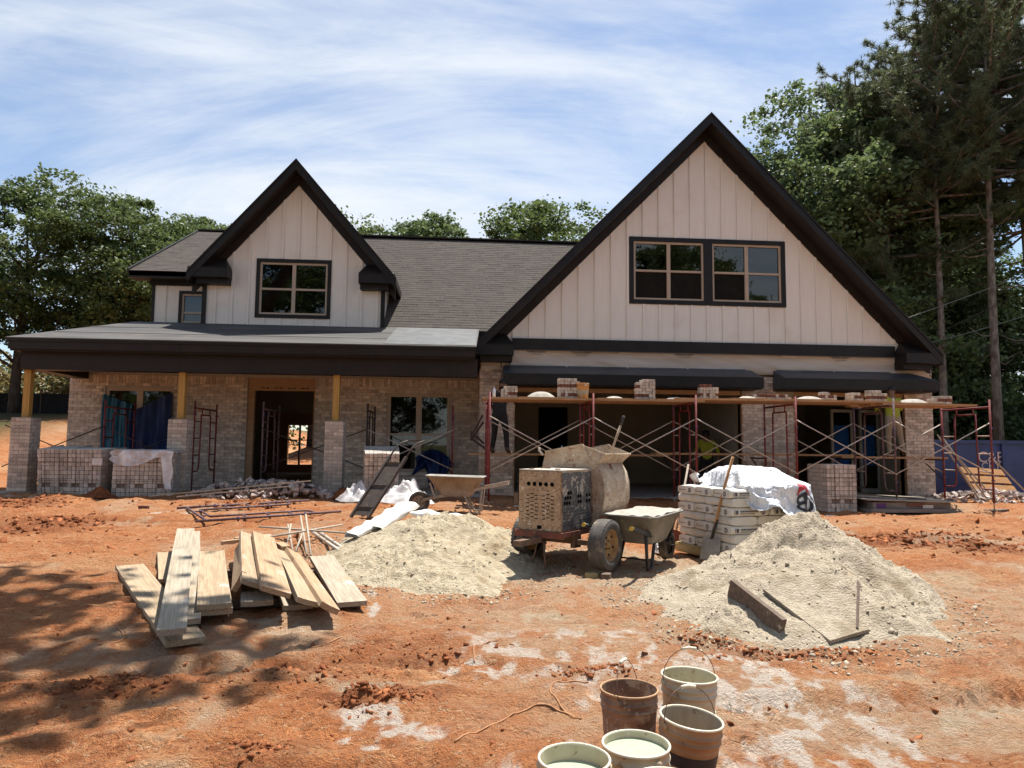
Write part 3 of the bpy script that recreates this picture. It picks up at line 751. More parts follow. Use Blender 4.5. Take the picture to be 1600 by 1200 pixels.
# ---- windows
def pane(x0, x1, z0, z1, y, parent, mt=None):
    hp(MB().box(x0, x1, y, y+.008, z0, z1), 'pane', mt or M_glass, parent)
def window(x0, x1, z0, z1, y, cols, rows, trim=.09, trim_m=None, frame=.05, skip=(), split=None, tproud=.03):
    """frame with trim and one pane per light; skip: (col,row) whose sash is raised"""
    f = MB()
    xs = [x0+(x1-x0)*i/cols for i in range(cols+1)]
    zs = [z0, z0+(z1-z0)*(split or .5), z1] if rows == 2 else [z0, z1]
    f.box(x0, x0+frame, y, y+.07, z0, z1); f.box(x1-frame, x1, y, y+.07, z0, z1)
    f.box(x0+frame, x1-frame, y, y+.07, z1-frame, z1); f.box(x0+frame, x1-frame, y, y+.07, z0, z0+frame)
    for x in xs[1:-1]: f.box(x-frame*.9, x+frame*.9, y+.003, y+.07, z0+frame, z1-frame)
    w = hp(f, 'window', M_tan)
    if rows == 2:
        b = MB()
        for i in range(cols):
            a, c = xs[i]+(frame if i == 0 else frame*.9), xs[i+1]-(frame if i == cols-1 else frame*.9)
            b.box(a, c, y+.006, y+.06, zs[1]-.025, zs[1]+.025)
        hp(b, 'meeting_rail', M_tan, w)
    for i in range(cols):
        for j in range(len(zs)-1):
            a, c = xs[i]+frame*.9, xs[i+1]-frame*.9
            b0, b1 = zs[j]+(frame if j == 0 else .025), zs[j+1]-(frame if j == len(zs)-2 else .025)
            if (i, j) in skip:
                hp(MB().box(a, c, y+.055, y+.06, b0, b1), 'dark_sash_sheet', M_dark, w)  # black sheet painted for the dark room behind a raised sash
            else: pane(a, c, b0, b1, y+.04, w)
    if trim:
        t = MB(); t.box(x0-trim, x0, y-tproud, y+.03, z0-trim, z1+trim); t.box(x1, x1+trim, y-tproud, y+.03, z0-trim, z1+trim)
        t.box(x0, x1, y-tproud, y+.03, z1, z1+trim); t.box(x0, x1, y-tproud, y+.03, z0-trim, z0)
        hp(t, 'window_trim', trim_m or M_black, w)
    bk = MB(); bk.box(x0+.01, x1-.01, y+1.6, y+1.62, z0, z1+.3); 
    return w
window(UW[0]+.08, UW[1]+.1, UW[2]+.08, UW[3]-.06, 18.69, 1, 2, trim=.07, split=.35)
window(W1[0], W1[1], W1[2], W1[3], WY+.03, 2, 1, trim=0, frame=.08)
window(W2[0], W2[1], W2[2], W2[3], WY+.03, 2, 2, trim=0, frame=.08, split=.48)
hp(MB().box(W2[0]-.05, W2[1]+.05, WY-.04, WY+.06, W2[2]-.08, W2[2]), 'sill', M_brick)

# ---- gables (garage and dormer)
def gable(cx, yr, yw, apex, half, slope, wl_, wr_, zb, zsid, depth, name, bat0, batn, batsp, holes):
    """roof slabs, rake boards, soffit, frieze and board-and-batten wall of one gable"""
    tipz = apex-half*slope
    L = Vector((cx-half, yr, tipz)); A = Vector((cx, yr, apex)); Rr = Vector((cx+half, yr, tipz))
    back = Vector((0, depth, 0))
    rf = MB()
    for s in (-1, 1):
        T = Vector((cx+s*half, yr, tipz))
        rf.prism([T, A, A+back, T+back], (0, 0, -.06))
    roof_ = hp(rf, name+'_roof', M_shingle)
    ck = 1/math.sqrt(1+slope*slope)
    fz = .20/ck*.9
    for s in (-1, 1):
        rk = MB()
        T = Vector((cx+s*half, yr, tipz)); o = Vector((0, -.03, 0)); d = Vector((0, 0, -fz)); g = Vector((0, 0, -.004))
        rk.prism([T+o+g, A+o+g, A+o+d, T+o+d], (0, .03, 0))
        hp(rk, 'rake_board', M_black, roof_)
    for s in (-1, 1):
        cp = MB()
        T = Vector((cx+s*half, yr, tipz)); o = Vector((0, -.05, .012)); d = Vector((0, 0, -.055))
        cp.prism([T+o, A+o, A+o+d, T+o+d], (0, .02, 0))
        hp(cp, 'drip_edge', M_black, roof_)
    for s in (-1, 1):
        sf = MB()
        T = Vector((cx+s*half, yr, tipz-fz)); A2 = Vector((cx, yr, apex-fz)); w = Vector((0, yw-yr, 0))
        sf.prism([T, A2, A2+w, T+w], (0, 0, .03))
        hp(sf, 'rake_soffit', M_brownblk, roof_)
    for s in (-1, 1):
        fr = MB()
        T = Vector((cx+s*half, yw-.045, tipz-fz)); A2 = Vector((cx, yw-.045, apex-fz)); d = Vector((0, 0, -.26))
        fr.prism([T, A2, A2+d, T+d], (0, .043, 0))
        hp(fr, 'frieze_board', M_brownblk, roof_)
    # eave fascia along both sides
    for s in (-1, 1): hp(MB().box(cx+s*half-.03, cx+s*half+.03, yr, yr+depth, tipz-.2, tipz-.01), 'eave_board', M_black, roof_)
    # wall: profile strips between window holes
    top = lambda x: min(apex-fz-.05-abs(x-cx)*slope, 99)
    wm = MB(); xs = sorted({wl_, wr_, cx, *[v for h in holes for v in h[:2]]})
    for a, b in zip(xs, xs[1:]):
        hs = [h for h in holes if h[0] <= a+1e-6 and h[1] >= b-1e-6]
        ta, tb_ = top(a), top(b)
        z = zb
        for h in sorted(hs, key=lambda q: q[2]):
            wm.prism([(a, yw, z), (b, yw, z), (b, yw, h[2]), (a, yw, h[2])], (0, .12, 0)); z = h[3]
        wm.prism([(a, yw, z), (b, yw, z), (b, yw, max(tb_, z+.001)), (a, yw, max(ta, z+.001))], (0, .12, 0))
    wall_ = hp(wm, name+'_wall', M_siding)
    for k in range(batn):
        x = bat0+k*batsp
        if not (wl_+.06 < x < wr_-.06): continue
        zt = top(x)-.08
        segs = [(zsid, zt)]
        for h in holes:
            if h[0]-.1 < x < h[1]+.1: segs = [q for sg in segs for q in ((sg[0], min(sg[1], h[2]-.10)), (max(sg[0], h[3]+.10), sg[1])) if q[1]-q[0] > .03]
        for a, b in segs:
            hp(MB().box(x-.024, x+.024, yw-.028, yw-.001, a, b), 'batten', M_siding, wall_)
    return roof_, wall_
def cornice(x0, x1, yr, yw, z0, z1, inner):
    """boxed return at the foot of a rake with its little hipped top"""
    b = MB(); b.box(x0, x1, yr-.02, yw+.02, z0, z1)
    lo_ = (x0+.16, x1-.02) if inner > 0 else (x0+.02, x1-.16)
    b.box(lo_[0], lo_[1], yr+.14, yw+.02, z0-.13, z0-.001)
    c = hp(b, 'cornice_return', M_black)
    t = MB(); xi = x1 if inner > 0 else x0; xo = x0 if inner > 0 else x1
    zt = z1+.36
    P = [Vector((xo, yr-.03, z1+.002)), Vector((xi, yr-.03, z1+.002)), Vector((xi, yw, z1+.002)), Vector((xo, yw, z1+.002)), Vector((xi-inner*.18, yw, zt)), Vector((xo+inner*.45, yw, zt))]
    t.add(P, [(0, 1, 4, 5), (1, 2, 4), (0, 5, 3), (0, 3, 2, 1), (2, 3, 5, 4)])
    hp(t, 'return_top', M_brownblk, c)

# garage gable
GW = (4.36, 8.14, 5.31, 6.78)
gable(6.20, 16.5, 17.0, 9.93, 5.78, 1.022, .98, 11.42, 3.95, 4.27, 9.0, 'garage_gable', .98, 28, .4035, [GW])
window(4.36, 6.14, 5.31, 6.78, 17.0, 2, 2, trim=.11, skip=((0, 0), (1, 0)))
window(6.36, 8.14, 5.31, 6.78, 17.0, 2, 2, trim=.11, skip=((0, 0),))
cornice(.42, 1.36, 16.5, 17.0, 3.80, 4.05, 1)
cornice(11.04, 11.98, 16.5, 17.0, 3.80, 4.05, -1)
hp(MB().box(1.36, 11.04, 16.92, 17.02, 3.99, 4.27), 'frieze_band', M_black)
hp(MB().box(1.36, 11.04, 16.90, 16.92, 3.975, 3.992), 'band_flashing', M_felt)
# dormer gable
DW = (-4.98, -3.29, 4.93, 6.27)
gable(-4.09, 17.8, 18.2, 8.84, 2.53, 1.160, -6.33, -1.87, 4.45, 4.62, 4.6, 'dormer_gable', -6.05, 16, .402, [DW])
window(DW[0], DW[1], DW[2], DW[3], 18.2, 2, 2, trim=.09, split=.49)
cornice(-6.62, -5.66, 17.8, 18.2, 5.76, 6.00, 1)
cornice(-2.46, -1.56, 17.8, 18.2, 5.72, 5.96, -1)
hp(MB().box(-6.37, -6.27, 18.155, 18.24, 4.5, 5.65), 'corner_board', M_black); hp(MB().box(-1.93, -1.83, 18.155, 18.24, 4.5, 5.60), 'corner_board', M_black)
hp(MB().box(-6.33, -6.21, 18.32, 22, 4.4, 6.2), 'dormer_side_wall', M_siding); hp(MB().box(-1.99, -1.87, 18.32, 22, 4.4, 6.1), 'dormer_side_wall', M_siding)
# second rake of the roof step behind the dormer, on its left
bk = MB(); T = Vector((-6.64, 18.9, 6.68)); A = Vector((-5.75, 18.9, 7.23)); bk.prism([T, A, A+Vector((0, 0, -.5)), T+Vector((0, 0, -.2))], (0, 1.6, 0)); hp(bk, 'rear_rake', M_black)

# ---- garage front: columns, wrap, eyebrow roofs, room behind
B1 = (1.44, 7.06, .3, 3.02); B2 = (8.41, 11.28, .3, 3.02)
gwall = hp(cells_box(MB(), .60, 12.02, .35, 3.98, 17.10, 17.25, (B1, B2)), 'garage_wall', M_sheath)
for xa, xb, zt_ in ((.60, 1.43, 3.42), (7.07, 8.40, 3.30), (11.29, 12.01, 3.66)): hp(MB().box(xa, xb, 17.014, 17.10, .35, zt_), 'column_mortar', M_mortar, gwall)
ms = Mass()
ms.face(lay(.59, 1.44, .42, 2.745), 17.0, 'f'); ms.face(lay(.59, 1.30, 2.745, 3.52), 17.0, 'f')
ms.face(lay(7.06, 8.41, .42, 2.745), 17.0, 'f'); ms.face(lay(7.36, 8.10, 2.745, 3.42), 17.0, 'f'); ms.face(lay(7.16, 7.36, 2.745, 3.05), 17.0, 'f')
ms.face(lay(11.28, 12.03, .42, 3.06), 17.0, 'f'); ms.face(lay(11.55, 12.03, 3.06, 3.75), 17.0, 'f')
ms.face(lay(17.1, 23, .42, 3.5), .59, 'l')
ms.build('brickwork', gwall)
for x in (1.44, 7.06, 8.41, 11.28):
    s = -1 if x in (1.44, 8.41) else 1
    hp(MB().box(min(x, x+s*.03), max(x, x+s*.03), 17.0, 17.3, .5, 3.02), 'opening_jamb', M_lumber, gwall)
for xa, xb in ((1.44, 7.06), (8.41, 11.28)): hp(MB().box(xa, xb, 17.05, 17.09, 2.98, 3.3), 'opening_header', M_lumber, gwall)
# wrinkled house wrap
wv = MB()
def wrapf(u, v):
    x = .62+(12.0-.62)*u; z = 3.50+.50*v
    return Vector((x, 16.975-.02*math.sin(v*7+math.sin(x*1.3)*1.2)-.012*math.sin(x*3.1+v*4)-.01*math.sin(x*9+v*13), z))
wv.grid(wrapf, 150, 12)
hwrap = hp(wv, 'house_wrap', M_wrap)
def text_mesh(body, size, M, mt, name, parent, ext=.002, align='CENTER'):
    cu = bpy.data.curves.new('txt', 'FONT'); cu.body = body; cu.size = size; cu.align_x = align; cu.extrude = ext
    t = bpy.data.objects.new('txt', cu); COL.objects.link(t)
    dg = bpy.context.evaluated_depsgraph_get(); me_ = bpy.data.meshes.new_from_object(t.evaluated_get(dg))
    bpy.data.objects.remove(t); me_.materials.clear(); me_.materials.append(mt)
    me_.name = name
    return inst(name, me_, parent, M)
FRONT = Matrix.Rotation(math.pi/2, 4, 'X')
for x in (1.95, 3.05, 5.6, 9.6):
    text_mesh('TUNING HOME-P', .062, Matrix.Translation((x, 16.93, 3.925)) @ FRONT, M_brownblk, 'wrap_print', hwrap)
    text_mesh('WE CUTTER COM', .034, Matrix.Translation((x, 16.93, 3.875)) @ FRONT, M_brownblk, 'wrap_print', hwrap)
def eyebrow(x0, x1, e0, e1):
    a = MB()
    zt, zf, zb_ = 3.60, 3.36, 3.11
    P = [(x0, 16.30, zf), (x1, 16.30, zf), (x1-e1, 16.98, zt), (x0+e0, 16.98, zt), (x0, 16.30, zb_), (x1, 16.30, zb_), (x0, 16.98, zb_), (x1, 16.98, zb_), (x0, 16.98, zf), (x1, 16.98, zf)]
    a.add(P, [(0, 1, 2, 3), (0, 3, 8), (1, 9, 2), (0, 8, 6, 4), (1, 5, 7, 9)])
    o = hp(a, 'eyebrow_roof', M_awn)
    hp(MB().box(x0, x1, 16.285, 16.30, zb_, zf-.004), 'eyebrow_fascia', M_black, o)
    hp(MB().box(x0+.02, x1-.02, 16.33, 17.0, zb_-.03, zb_-.002), 'eyebrow_soffit', M_brownblk, o)
    fl = MB()
    n = int((x1-x0)/1.5)
    for k in range(n):
        xa = x0+e0+.05+k*1.5
        fl.add([Vector((xa, 16.93, 3.615)), Vector((min(xa+1.46, x1-e1), 16.93, 3.615)), Vector((min(xa+1.46, x1-e1), 16.90, 3.575+random.uniform(-.01, .01))), Vector((xa, 16.90, 3.575))], [(0, 1, 2, 3)])
    hp(fl, 'loose_flap', M_feltlite, o)
eyebrow(1.10, 7.32, .05, .02)
eyebrow(7.86, 11.72, .02, .27)
lb0 = MB(); lb0.tube([(1.10, 16.96, 3.56), (1.10, 16.93, 3.66), (1.20, 16.92, 3.74), (1.30, 16.93, 3.66), (1.30, 16.96, 3.56)], .012, 6); hp(lb0, 'lamp_bracket', M_black)
# room behind the garage openings
gr = MB(); gr.box(.75, .85, 17.3, 23.2, .3, 3.62); gr.box(11.85, 11.95, 17.3, 23.2, .3, 3.62)
cells_box(gr, .85, 11.85, .3, 3.62, 23.2, 23.3, ((2.75, 3.72, .3, 2.95),))
hp(gr, 'garage_inner_wall', M_drywall)
hp(MB().box(7.25, 7.35, 17.26, 23.2, .3, 3.62), 'garage_partition', M_drywall)
hp(MB().box(.60, 12.0, 17.0, 25.5, .25, .475), 'garage_floor', M_concrete)
hp(MB().box(.60, 12.0, 17.26, 25.5, 3.62, 3.70), 'garage_ceiling', M_drywall)
hp(MB().box(2.5, 4.0, 24.0, 24.1, .3, 3.6), 'passage_dark_sheet', M_dark)  # near-black sheet paints the darkness seen through the inner doorway
pa_ = MB(); pa_.prism([(.6, 20.0, 3.71), (11.8, 20.0, 3.71), (11.8, 20.0, 4.1), (6.2, 20.0, 9.75), (.6, 20.0, 4.1)], (0, .1, 0)); hp(pa_, 'attic_light_block', M_drywall)  # unseen sheet added to stop light leaking in behind the gable window
hp(MB().box(-6.2, -2.0, 20.6, 20.7, 3.51, 6.4), 'attic_light_block', M_drywall)  # same added light block, unseen behind the dormer window
ws = MB(); ws.box(.60, .75, 17.26, 25.5, .3, 4.1); ws.box(11.95, 12.03, 17.26, 25.5, .3, 4.1); ws.prism([(.6, 25.4, .3), (12.03, 25.4, .3), (12.03, 25.4, 3.9), (6.2, 25.4, 9.7), (.6, 25.4, 3.9)], (0, .1, 0)); hp(ws, 'garage_side_wall', M_sheath)
# ------------------------------------------------------------------ scaffolding
M_red = mat('red_scaffold_paint', (.20, .030, .028), .6, (.14, .022, .022), scale=14, spec=.4, spl=[((.36, .28, .24), 26, .62), ((.10, .05, .035), 18, .64)])
M_rung = mat('mortar_spattered_tube', (.52, .43, .36), .7, (.36, .24, .20), scale=20)
M_galv = mat('galvanised_brace', (.56, .50, .42), .5, (.42, .36, .29), scale=20, metal=.15, spl=((.24, .15, .10), 24, .64))
M_blue = mat('blue_clip', (.03, .05, .16), .6)
M_darkred = mat('dark_scaffold_paint', (.05, .028, .024), .7, (.035, .022, .02), scale=12, spl=((.20, .15, .12), 22, .66))
M_violet = mat('violet_grey_scaffold_paint', (.135, .075, .08), .65, (.10, .055, .055), scale=14, spl=[((.34, .27, .23), 26, .58)])
M_plank = mat('scaffold_plank_wood', (.43, .27, .14), .8, (.34, .20, .10), scale=3, stretch=(1, 9, 9), spl=((.52, .44, .35), 9, .62), rand=.12)
SR = .021
def frame_parts(root, D, H, m_post, m_rung, jack=.2, pin=True):
    """walk-through frame in its own y-z plane: posts at y=0 and y=D"""
    for y, s in ((0, 1), (D, -1)):
        p = MB().tube([(0, y, jack-.02), (0, y, H+(.16 if pin else .02))], SR, 8).build('post', m_post, root)
        yi = y+s*.40
        MB().tube([(0, yi+s*.03, H-.14), (0, yi+s*.015, H-.7), (0, yi, .62), (0, yi-s*.02, .50), (0, yi-s*.09, .435), (0, y+s*.01, .425)], SR*.85, 8).build('inner_leg', m_post, root)
        for z in (.80, 1.18, 1.56): MB().tube([(0, y, z), (0, yi+s*.012, z)], SR*.8, 6).build('rung', m_rung, root)
        for z in (.62, 1.72): MB().tube([(-.03, y-s*.0, z), (.045, y, z)], .016, 6).build('brace_stud', M_blue, root)
        if jack:
            j = MB(); j.tube([(0, y, 0), (0, y, jack+.1)], .013, 6); j.box(-.08, .08, y-.08, y+.08, 0, .012); j.tube([(-.09, y, jack-.03), (.09, y, jack-.03)], .008, 5)
            j.build('screw_jack', m_rung, root)
    MB().tube([(0, 0, H), (0, D, H)], SR, 8).build('top_bar', m_post, root)
    MB().tube([(0, .43, H-.14), (0, D-.43, H-.14)], SR*.85, 8).build('lower_bar', m_post, root)
    for t in (.33, .67): MB().tube([(0, D*t, H), (0, D*t, H-.14)], SR*.7, 6).build('strut', m_post, root)
SCX = [.70, 2.80, 4.93, 7.05, 9.18, 11.32]
SFY, SRY = 14.2, 15.7
who = ['at its left end before the brick column', 'behind the mixer drum', 'behind the mortar bag pallet', 'before the middle brick column', 'beside the worker in khaki trousers', 'at its right end in front of the dumpster']
TOPZ = 2.60
for k, x in enumerate(SCX):
    zb = min(G(x, SFY), G(x, SRY))
    H = TOPZ-zb
    r = thing('scaffold', 'red scaffold frame under the plank deck '+who[k], 'scaffold', (x, SFY, zb), group='scaffold frames along the garage')
    frame_parts(r, SRY-SFY, H, M_red if k != 4 else M_violet, M_rung, jack=max(.12, H-2.0))
def brace(p0, p1, label, mt=None, group='cross braces along the garage'):
    r = thing('cross_brace', label, 'brace', p0, group=group, world=True)
    b = MB()
    b.tube([p0, p1], .012, 6); o = b.build('brace_bar', mt or M_galv, r)
    for p in (p0, p1): MB().tube([Vector(p)+Vector((0, -.012, 0)), Vector(p)+Vector((0, .03, 0))], .014, 6).build('brace_eye', mt or M_galv, r)
bays = ['first', 'second', 'third', 'fourth', 'fifth']
for k in range(5):
    for y, nm in ((SFY-.03, 'near'), (SRY+.03, 'far')):
        z0 = TOPZ-.33; z1 = TOPZ-1.43
        brace((SCX[k], y, z0), (SCX[k+1], y+.012, z1), 'galvanised brace falling rightwards on the %s side of the %s garage scaffold bay' % (nm, bays[k]))
        brace((SCX[k], y+.03, z1), (SCX[k+1], y+.03, z0), 'galvanised brace rising rightwards on the %s side of the %s garage scaffold bay' % (nm, bays[k]))
# deck planks
def plank(x0, x1, y, w, z, label, group, t=.042, dz=0.0, mt=None):
    r = MB(); r.bar((x0, y, z+t/2), (x1, y, z+t/2+dz), w, t)
    o = r.build('scaffold_plank', mt or M_plank); tag(o, label, 'plank', group)
    return o
pn = 0
DZ = TOPZ+SR
for a, b, nm in ((.62, 5.2, 'left'), (4.65, 9.4, 'middle'), (8.9, 11.05, 'right')):
    for j, y in enumerate((14.42, 14.70, 14.98, 15.26)):
        plank(a+random.uniform(-.12, .12), b+random.uniform(-.1, .1), y, .25, DZ+(.043 if nm == 'middle' else 0), 'upper deck plank of the %s run, %s one from the front edge' % (nm, ('first', 'second', 'third', 'fourth')[j]), 'planks of the upper scaffold deck')
LZ = 1.47
for a, b, nm in ((.32, 4.9, 'left'), (4.6, 9.3, 'middle'), (9.0, 11.6, 'right')):
    for j, y in enumerate((16.05, 16.33)):
        plank(a, b, y, .25, LZ+(.043 if nm == 'middle' else 0), 'low standing plank between scaffold and garage, %s run, %s' % (nm, ('scaffold side', 'wall side')[j]), 'low planks by the garage wall', t=.04)
for k, x in enumerate(SCX):
    r = thing('side_bracket', 'dark red bracket under the low plank '+who[k], 'bracket', (x, SRY+.03, LZ-.5), group='side brackets on the scaffold', world=True)
    b = MB(); b.tube([(x+.03, SRY+.03, LZ-.021), (x+.03, 16.55, LZ-.021)], .018, 6); b.build('arm', M_darkred, r)
    b = MB(); b.tube([(x+.03, SRY+.03, LZ-.5), (x+.03, 16.5, LZ-.04)], .014, 6); b.build('strut', M_darkred, r)
    b = MB(); b.tube([(x+.03, SRY+.03, LZ-.52), (x+.03, SRY+.03, LZ-.0)], .018, 6); b.build('hook_post', M_darkred, r)

t = thing('bracket_bundle', 'bundle of dark red brackets hung on the left end of the scaffold', 'bracket', (.52, 15.7, 1.7), world=True)
for k, (a, c) in enumerate((((.62, 15.7, 2.35), (.40, 15.6, 1.95)), ((.64, 15.72, 2.2), (.36, 15.62, 1.80)), ((.40, 15.6, 1.95), (.66, 15.66, 1.72)), ((.36, 15.62, 1.84), (.68, 15.68, 1.62)), ((.38, 15.64, 2.0), (.37, 15.63, 1.78)))):
    MB().bar(a, c, .03, .045).build('bracket_bar', M_darkred, t)
# ---- scaffolding standing on the porch
pf = [(-7.78, 16.55, M_red, 'in front of the blue tarped opening'), (-5.84, 16.55, M_red, 'between the second porch pier and the doorway'), (-4.33, 16.55, M_violet, 'standing inside the doorway view'), (-1.99, 16.55, M_darkred, 'nearly edge-on right of the third porch pier'), (-.04, 16.55, M_red, 'at the right edge of the porch window')]
for x, y, m_, w in pf:
    r = thing('scaffold', 'scaffold frame on the porch '+w, 'scaffold', (x, y, .60), group='scaffold frames on the porch')
    frame_parts(r, 1.48, 1.86, m_, m_, jack=.04)
for a, b, nm in ((-9.85, -7.78, 'left of the tarped opening'), (-4.33, -1.99, 'behind the third pier'), (-1.99, -.04, 'in front of the porch window'), (-7.78, -5.84, 'in front of the tarped opening')):
    brace((a, 16.52, 2.02), (b, 16.53, 1.12), 'thin porch brace falling to the right, '+nm, M_darkred if nm != 'in front of the porch window' else M_galv, 'cross braces on the porch')
    brace((a, 16.5, 1.12), (b, 16.51, 2.02), 'thin porch brace rising to the right, '+nm, M_darkred if nm != 'in front of the porch window' else M_galv, 'cross braces on the porch')
# a frame lying on the ground
r = thing('scaffold', 'scaffold frame lying flat on the red clay before the rubble', 'scaffold', (-2.84, 14.38, .5), group='spare scaffold frames')
frame_parts(r, 1.75, 2.2, M_violet, M_violet, jack=0, pin=True)
o_ = Vector((-2.84, 14.38, float(gbase(-2.84, 14.38))+.05))
zt_ = Vector((-2.84-.87*2.2, 14.38-.49*2.2, 0)); zt_.z = float(gbase(zt_.x, zt_.y))+.05
yt_ = Vector((-2.84+.49*1.75, 14.38-.87*1.75, 0)); yt_.z = float(gbase(yt_.x, yt_.y))+.05
az = (zt_-o_).normalized(); ay_ = (yt_-o_).normalized(); ax_ = ay_.cross(az).normalized(); ay_ = az.cross(ax_)
Lm = Matrix((ax_, ay_, az)).transposed().to_4x4(); Lm.translation = o_
r.matrix_world = Lm

# ------------------------------------------------------------------ brick stacks on the deck
M_b2 = mat('loose_brick', (.55, .495, .435), .9, (.44, .375, .32), scale=10, rand=.28, spec=.2, spl=((.63, .58, .52), 13, .57))
M_b2red = mat('loose_brick_core', (.20, .085, .06), .9, (.14, .06, .045), scale=10, rand=.25, spec=.2)
lb_end = boxmesh('loose_brick_end', .062, .19, .058, M_b2, bev=.003)        # headers facing the camera
lb_red = boxmesh('loose_brick_cored', .062, .19, .058, M_b2red, bev=.003)
lb_long = boxmesh('loose_brick_stretcher', .19, .062, .058, M_b2, bev=.003)
def brick_stack(x, y, z, cols, layers, label, seed, group='brick stacks on the scaffold deck', ragged=True):
    r = random.Random(seed)
    t = thing('brick_stack', label, 'bricks', (x, y, z), group=group)
    for k in range(layers):
        n = cols if (k < layers-1 or not ragged) else max(2, cols-r.randint(1, 3))
        if k % 3 == 1:
            off = -(cols*.066)/2+.033+(cols-n)*.066*r.choice((0, 1))
            for i in range(n): inst('brick', lb_red if r.random() < .8 else lb_end, t, Matrix.Translation((off+i*.066+r.uniform(-.004, .004), r.uniform(-.012, .012), .03+k*.062)) @ Matrix.Rotation(r.uniform(-.04, .04), 4, 'Z'))
        else:
            off = -(cols*.066)/2+.033+(cols-n)*.066*r.choice((0, 1))
            for i in range(n): inst('brick', lb_end, t, Matrix.Translation((off+i*.066+r.uniform(-.004, .004), r.uniform(-.012, .012), .03+k*.062)) @ Matrix.Rotation(r.uniform(-.05, .05), 4, 'Z'))
        inst('brick', lb_long, t, Matrix.Translation((r.uniform(-.05, .05), .14, .03+k*.062)))
    return t
D0 = DZ+.042; D1 = D0+.043
for (x, cols, ly, z, lb, sd) in ((1.12, 5, 4, D0, 'low stepped brick stack at the left end of the scaffold deck', 1), (2.38, 7, 7, D0, 'tall brick stack beside the orange bucket on the deck', 2), (3.98, 6, 7, D0, 'tall brick stack on the deck above the mixer drum', 3), (5.36, 6, 5, D1, 'square brick stack on the deck above the bag pallet', 4),
                              (6.90, 8, 2, D1, 'long low brick row on the deck before the middle column', 5), (7.97, 5, 3, D1, 'small brick pile on the deck between the two garage bays', 6), (8.62, 4, 3, D1, 'narrow brick stack on the deck over the right garage bay', 7), (9.12, 6, 4, D1, 'brick stack on the deck left of the worker in yellow green', 8), (10.5, 7, 3, D0, 'brick stack on the deck before the right column', 9), (6.50, 3, 2, D1, 'tiny brick pile on the deck at the edge of the middle column', 10)):
    brick_stack(x, 14.62+.05*(sd % 3), z, cols, ly, lb, sd)
# mortar boards with heaps
M_mortarwet = mat('wet_mortar', (.40, .365, .31), .85, (.31, .28, .235), scale=8, bump=.01, bscale=14, spl=((.30, .27, .24), 22, .62))
for i, (x, z, w, h, lb) in enumerate(((1.78, D0, .36, .12, 'round white mortar heap on a board left of the tall brick stack'), (3.30, D0, .24, .05, 'flat mortar heap on a board above the mixer hopper'), (4.60, D0, .30, .05, 'flat mortar heap between the two middle deck brick stacks'), (6.15, D1, .24, .05, 'small mortar heap left of the middle brick column'), (7.52, D1, .34, .07, 'mortar heap between brick piles over the middle column'), (9.85, D0, .42, .09, 'long mortar heap right of the worker in yellow green'))):
    t = thing('mortar_board', lb, 'mortar', (x, 14.55, z), group='mortar boards on the scaffold deck')
    MB().box(-w-.12, w+.12, -.2, .24, 0, .018).build('board', M_plank, t)
    m_ = MB()
    def hf(u, v, w=w, h=h, i=i):
        a = u*2*math.pi; r_ = v
        return Vector((w*.8*r_*math.cos(a)*(1+.15*math.sin(3*a+i)), .17*r_*math.sin(a), .018+h*(1-r_**2)*(1+.25*math.sin(5*a+i)*r_)))
    m_.grid(hf, 20, 6); m_.build('mortar', M_mortarwet, t)

# ------------------------------------------------------------------ buckets
def bucket_profile(): return [(.118, 0), (.122, .004), (.143, .245), (.1445, .247), (.1445, .252), (.1440, .256), (.146, .28), (.152, .282), (.152, .290), (.1465, .292), (.148, .315), (.1545, .318), (.1545, .326), (.149, .328), (.150, .362), (.156, .364), (.156, .372), (.151, .374), (.147, .372), (.138, .15), (.117, .012), (0.0001, .012)]
M_cream = mat('cream_plastic', (.56, .49, .35), .5, (.47, .39, .26), scale=6, spl=[((.28, .155, .085), 13, .60), ((.60, .55, .45), 22, .62)], dirt=((.44, .30, .18), 5, .50))
M_tanb = mat('muddy_tan_plastic', (.42, .25, .13), .65, (.33, .185, .095), scale=7, spl=[((.50, .42, .33), 9, .62), ((.20, .10, .06), 13, .62)])
M_brownb = mat('mortar_caked_plastic', (.34, .20, .12), .8, (.20, .115, .075), scale=9, bump=.006, bscale=40, spl=[((.46, .33, .22), 7, .54), ((.09, .06, .045), 16, .58), ((.50, .42, .33), 20, .60)])
M_grey_in = mat('mortar_film', (.40, .34, .25), .8, (.33, .28, .20), scale=8, stretch=(3, 3, .6), spl=((.22, .17, .11), 18, .62))
M_label = mat('black_bucket_label', (.018, .015, .022), .5, (.03, .026, .034), scale=9, spl=((.30, .18, .10), 12, .66))
M_rim = mat('pale_rim_plastic', (.72, .66, .52), .5, (.64, .56, .42), scale=9, spl=((.28, .17, .09), 14, .66))
M_wire = mat('rusty_wire', (.10, .06, .04), .6, (.16, .10, .07), scale=30, metal=.4)
def water_mat():
    m = mat('cloudy_green_water', (.40, .46, .33), .08, (.36, .42, .30), scale=3, spec=.5)
    return m
M_water = water_mat()
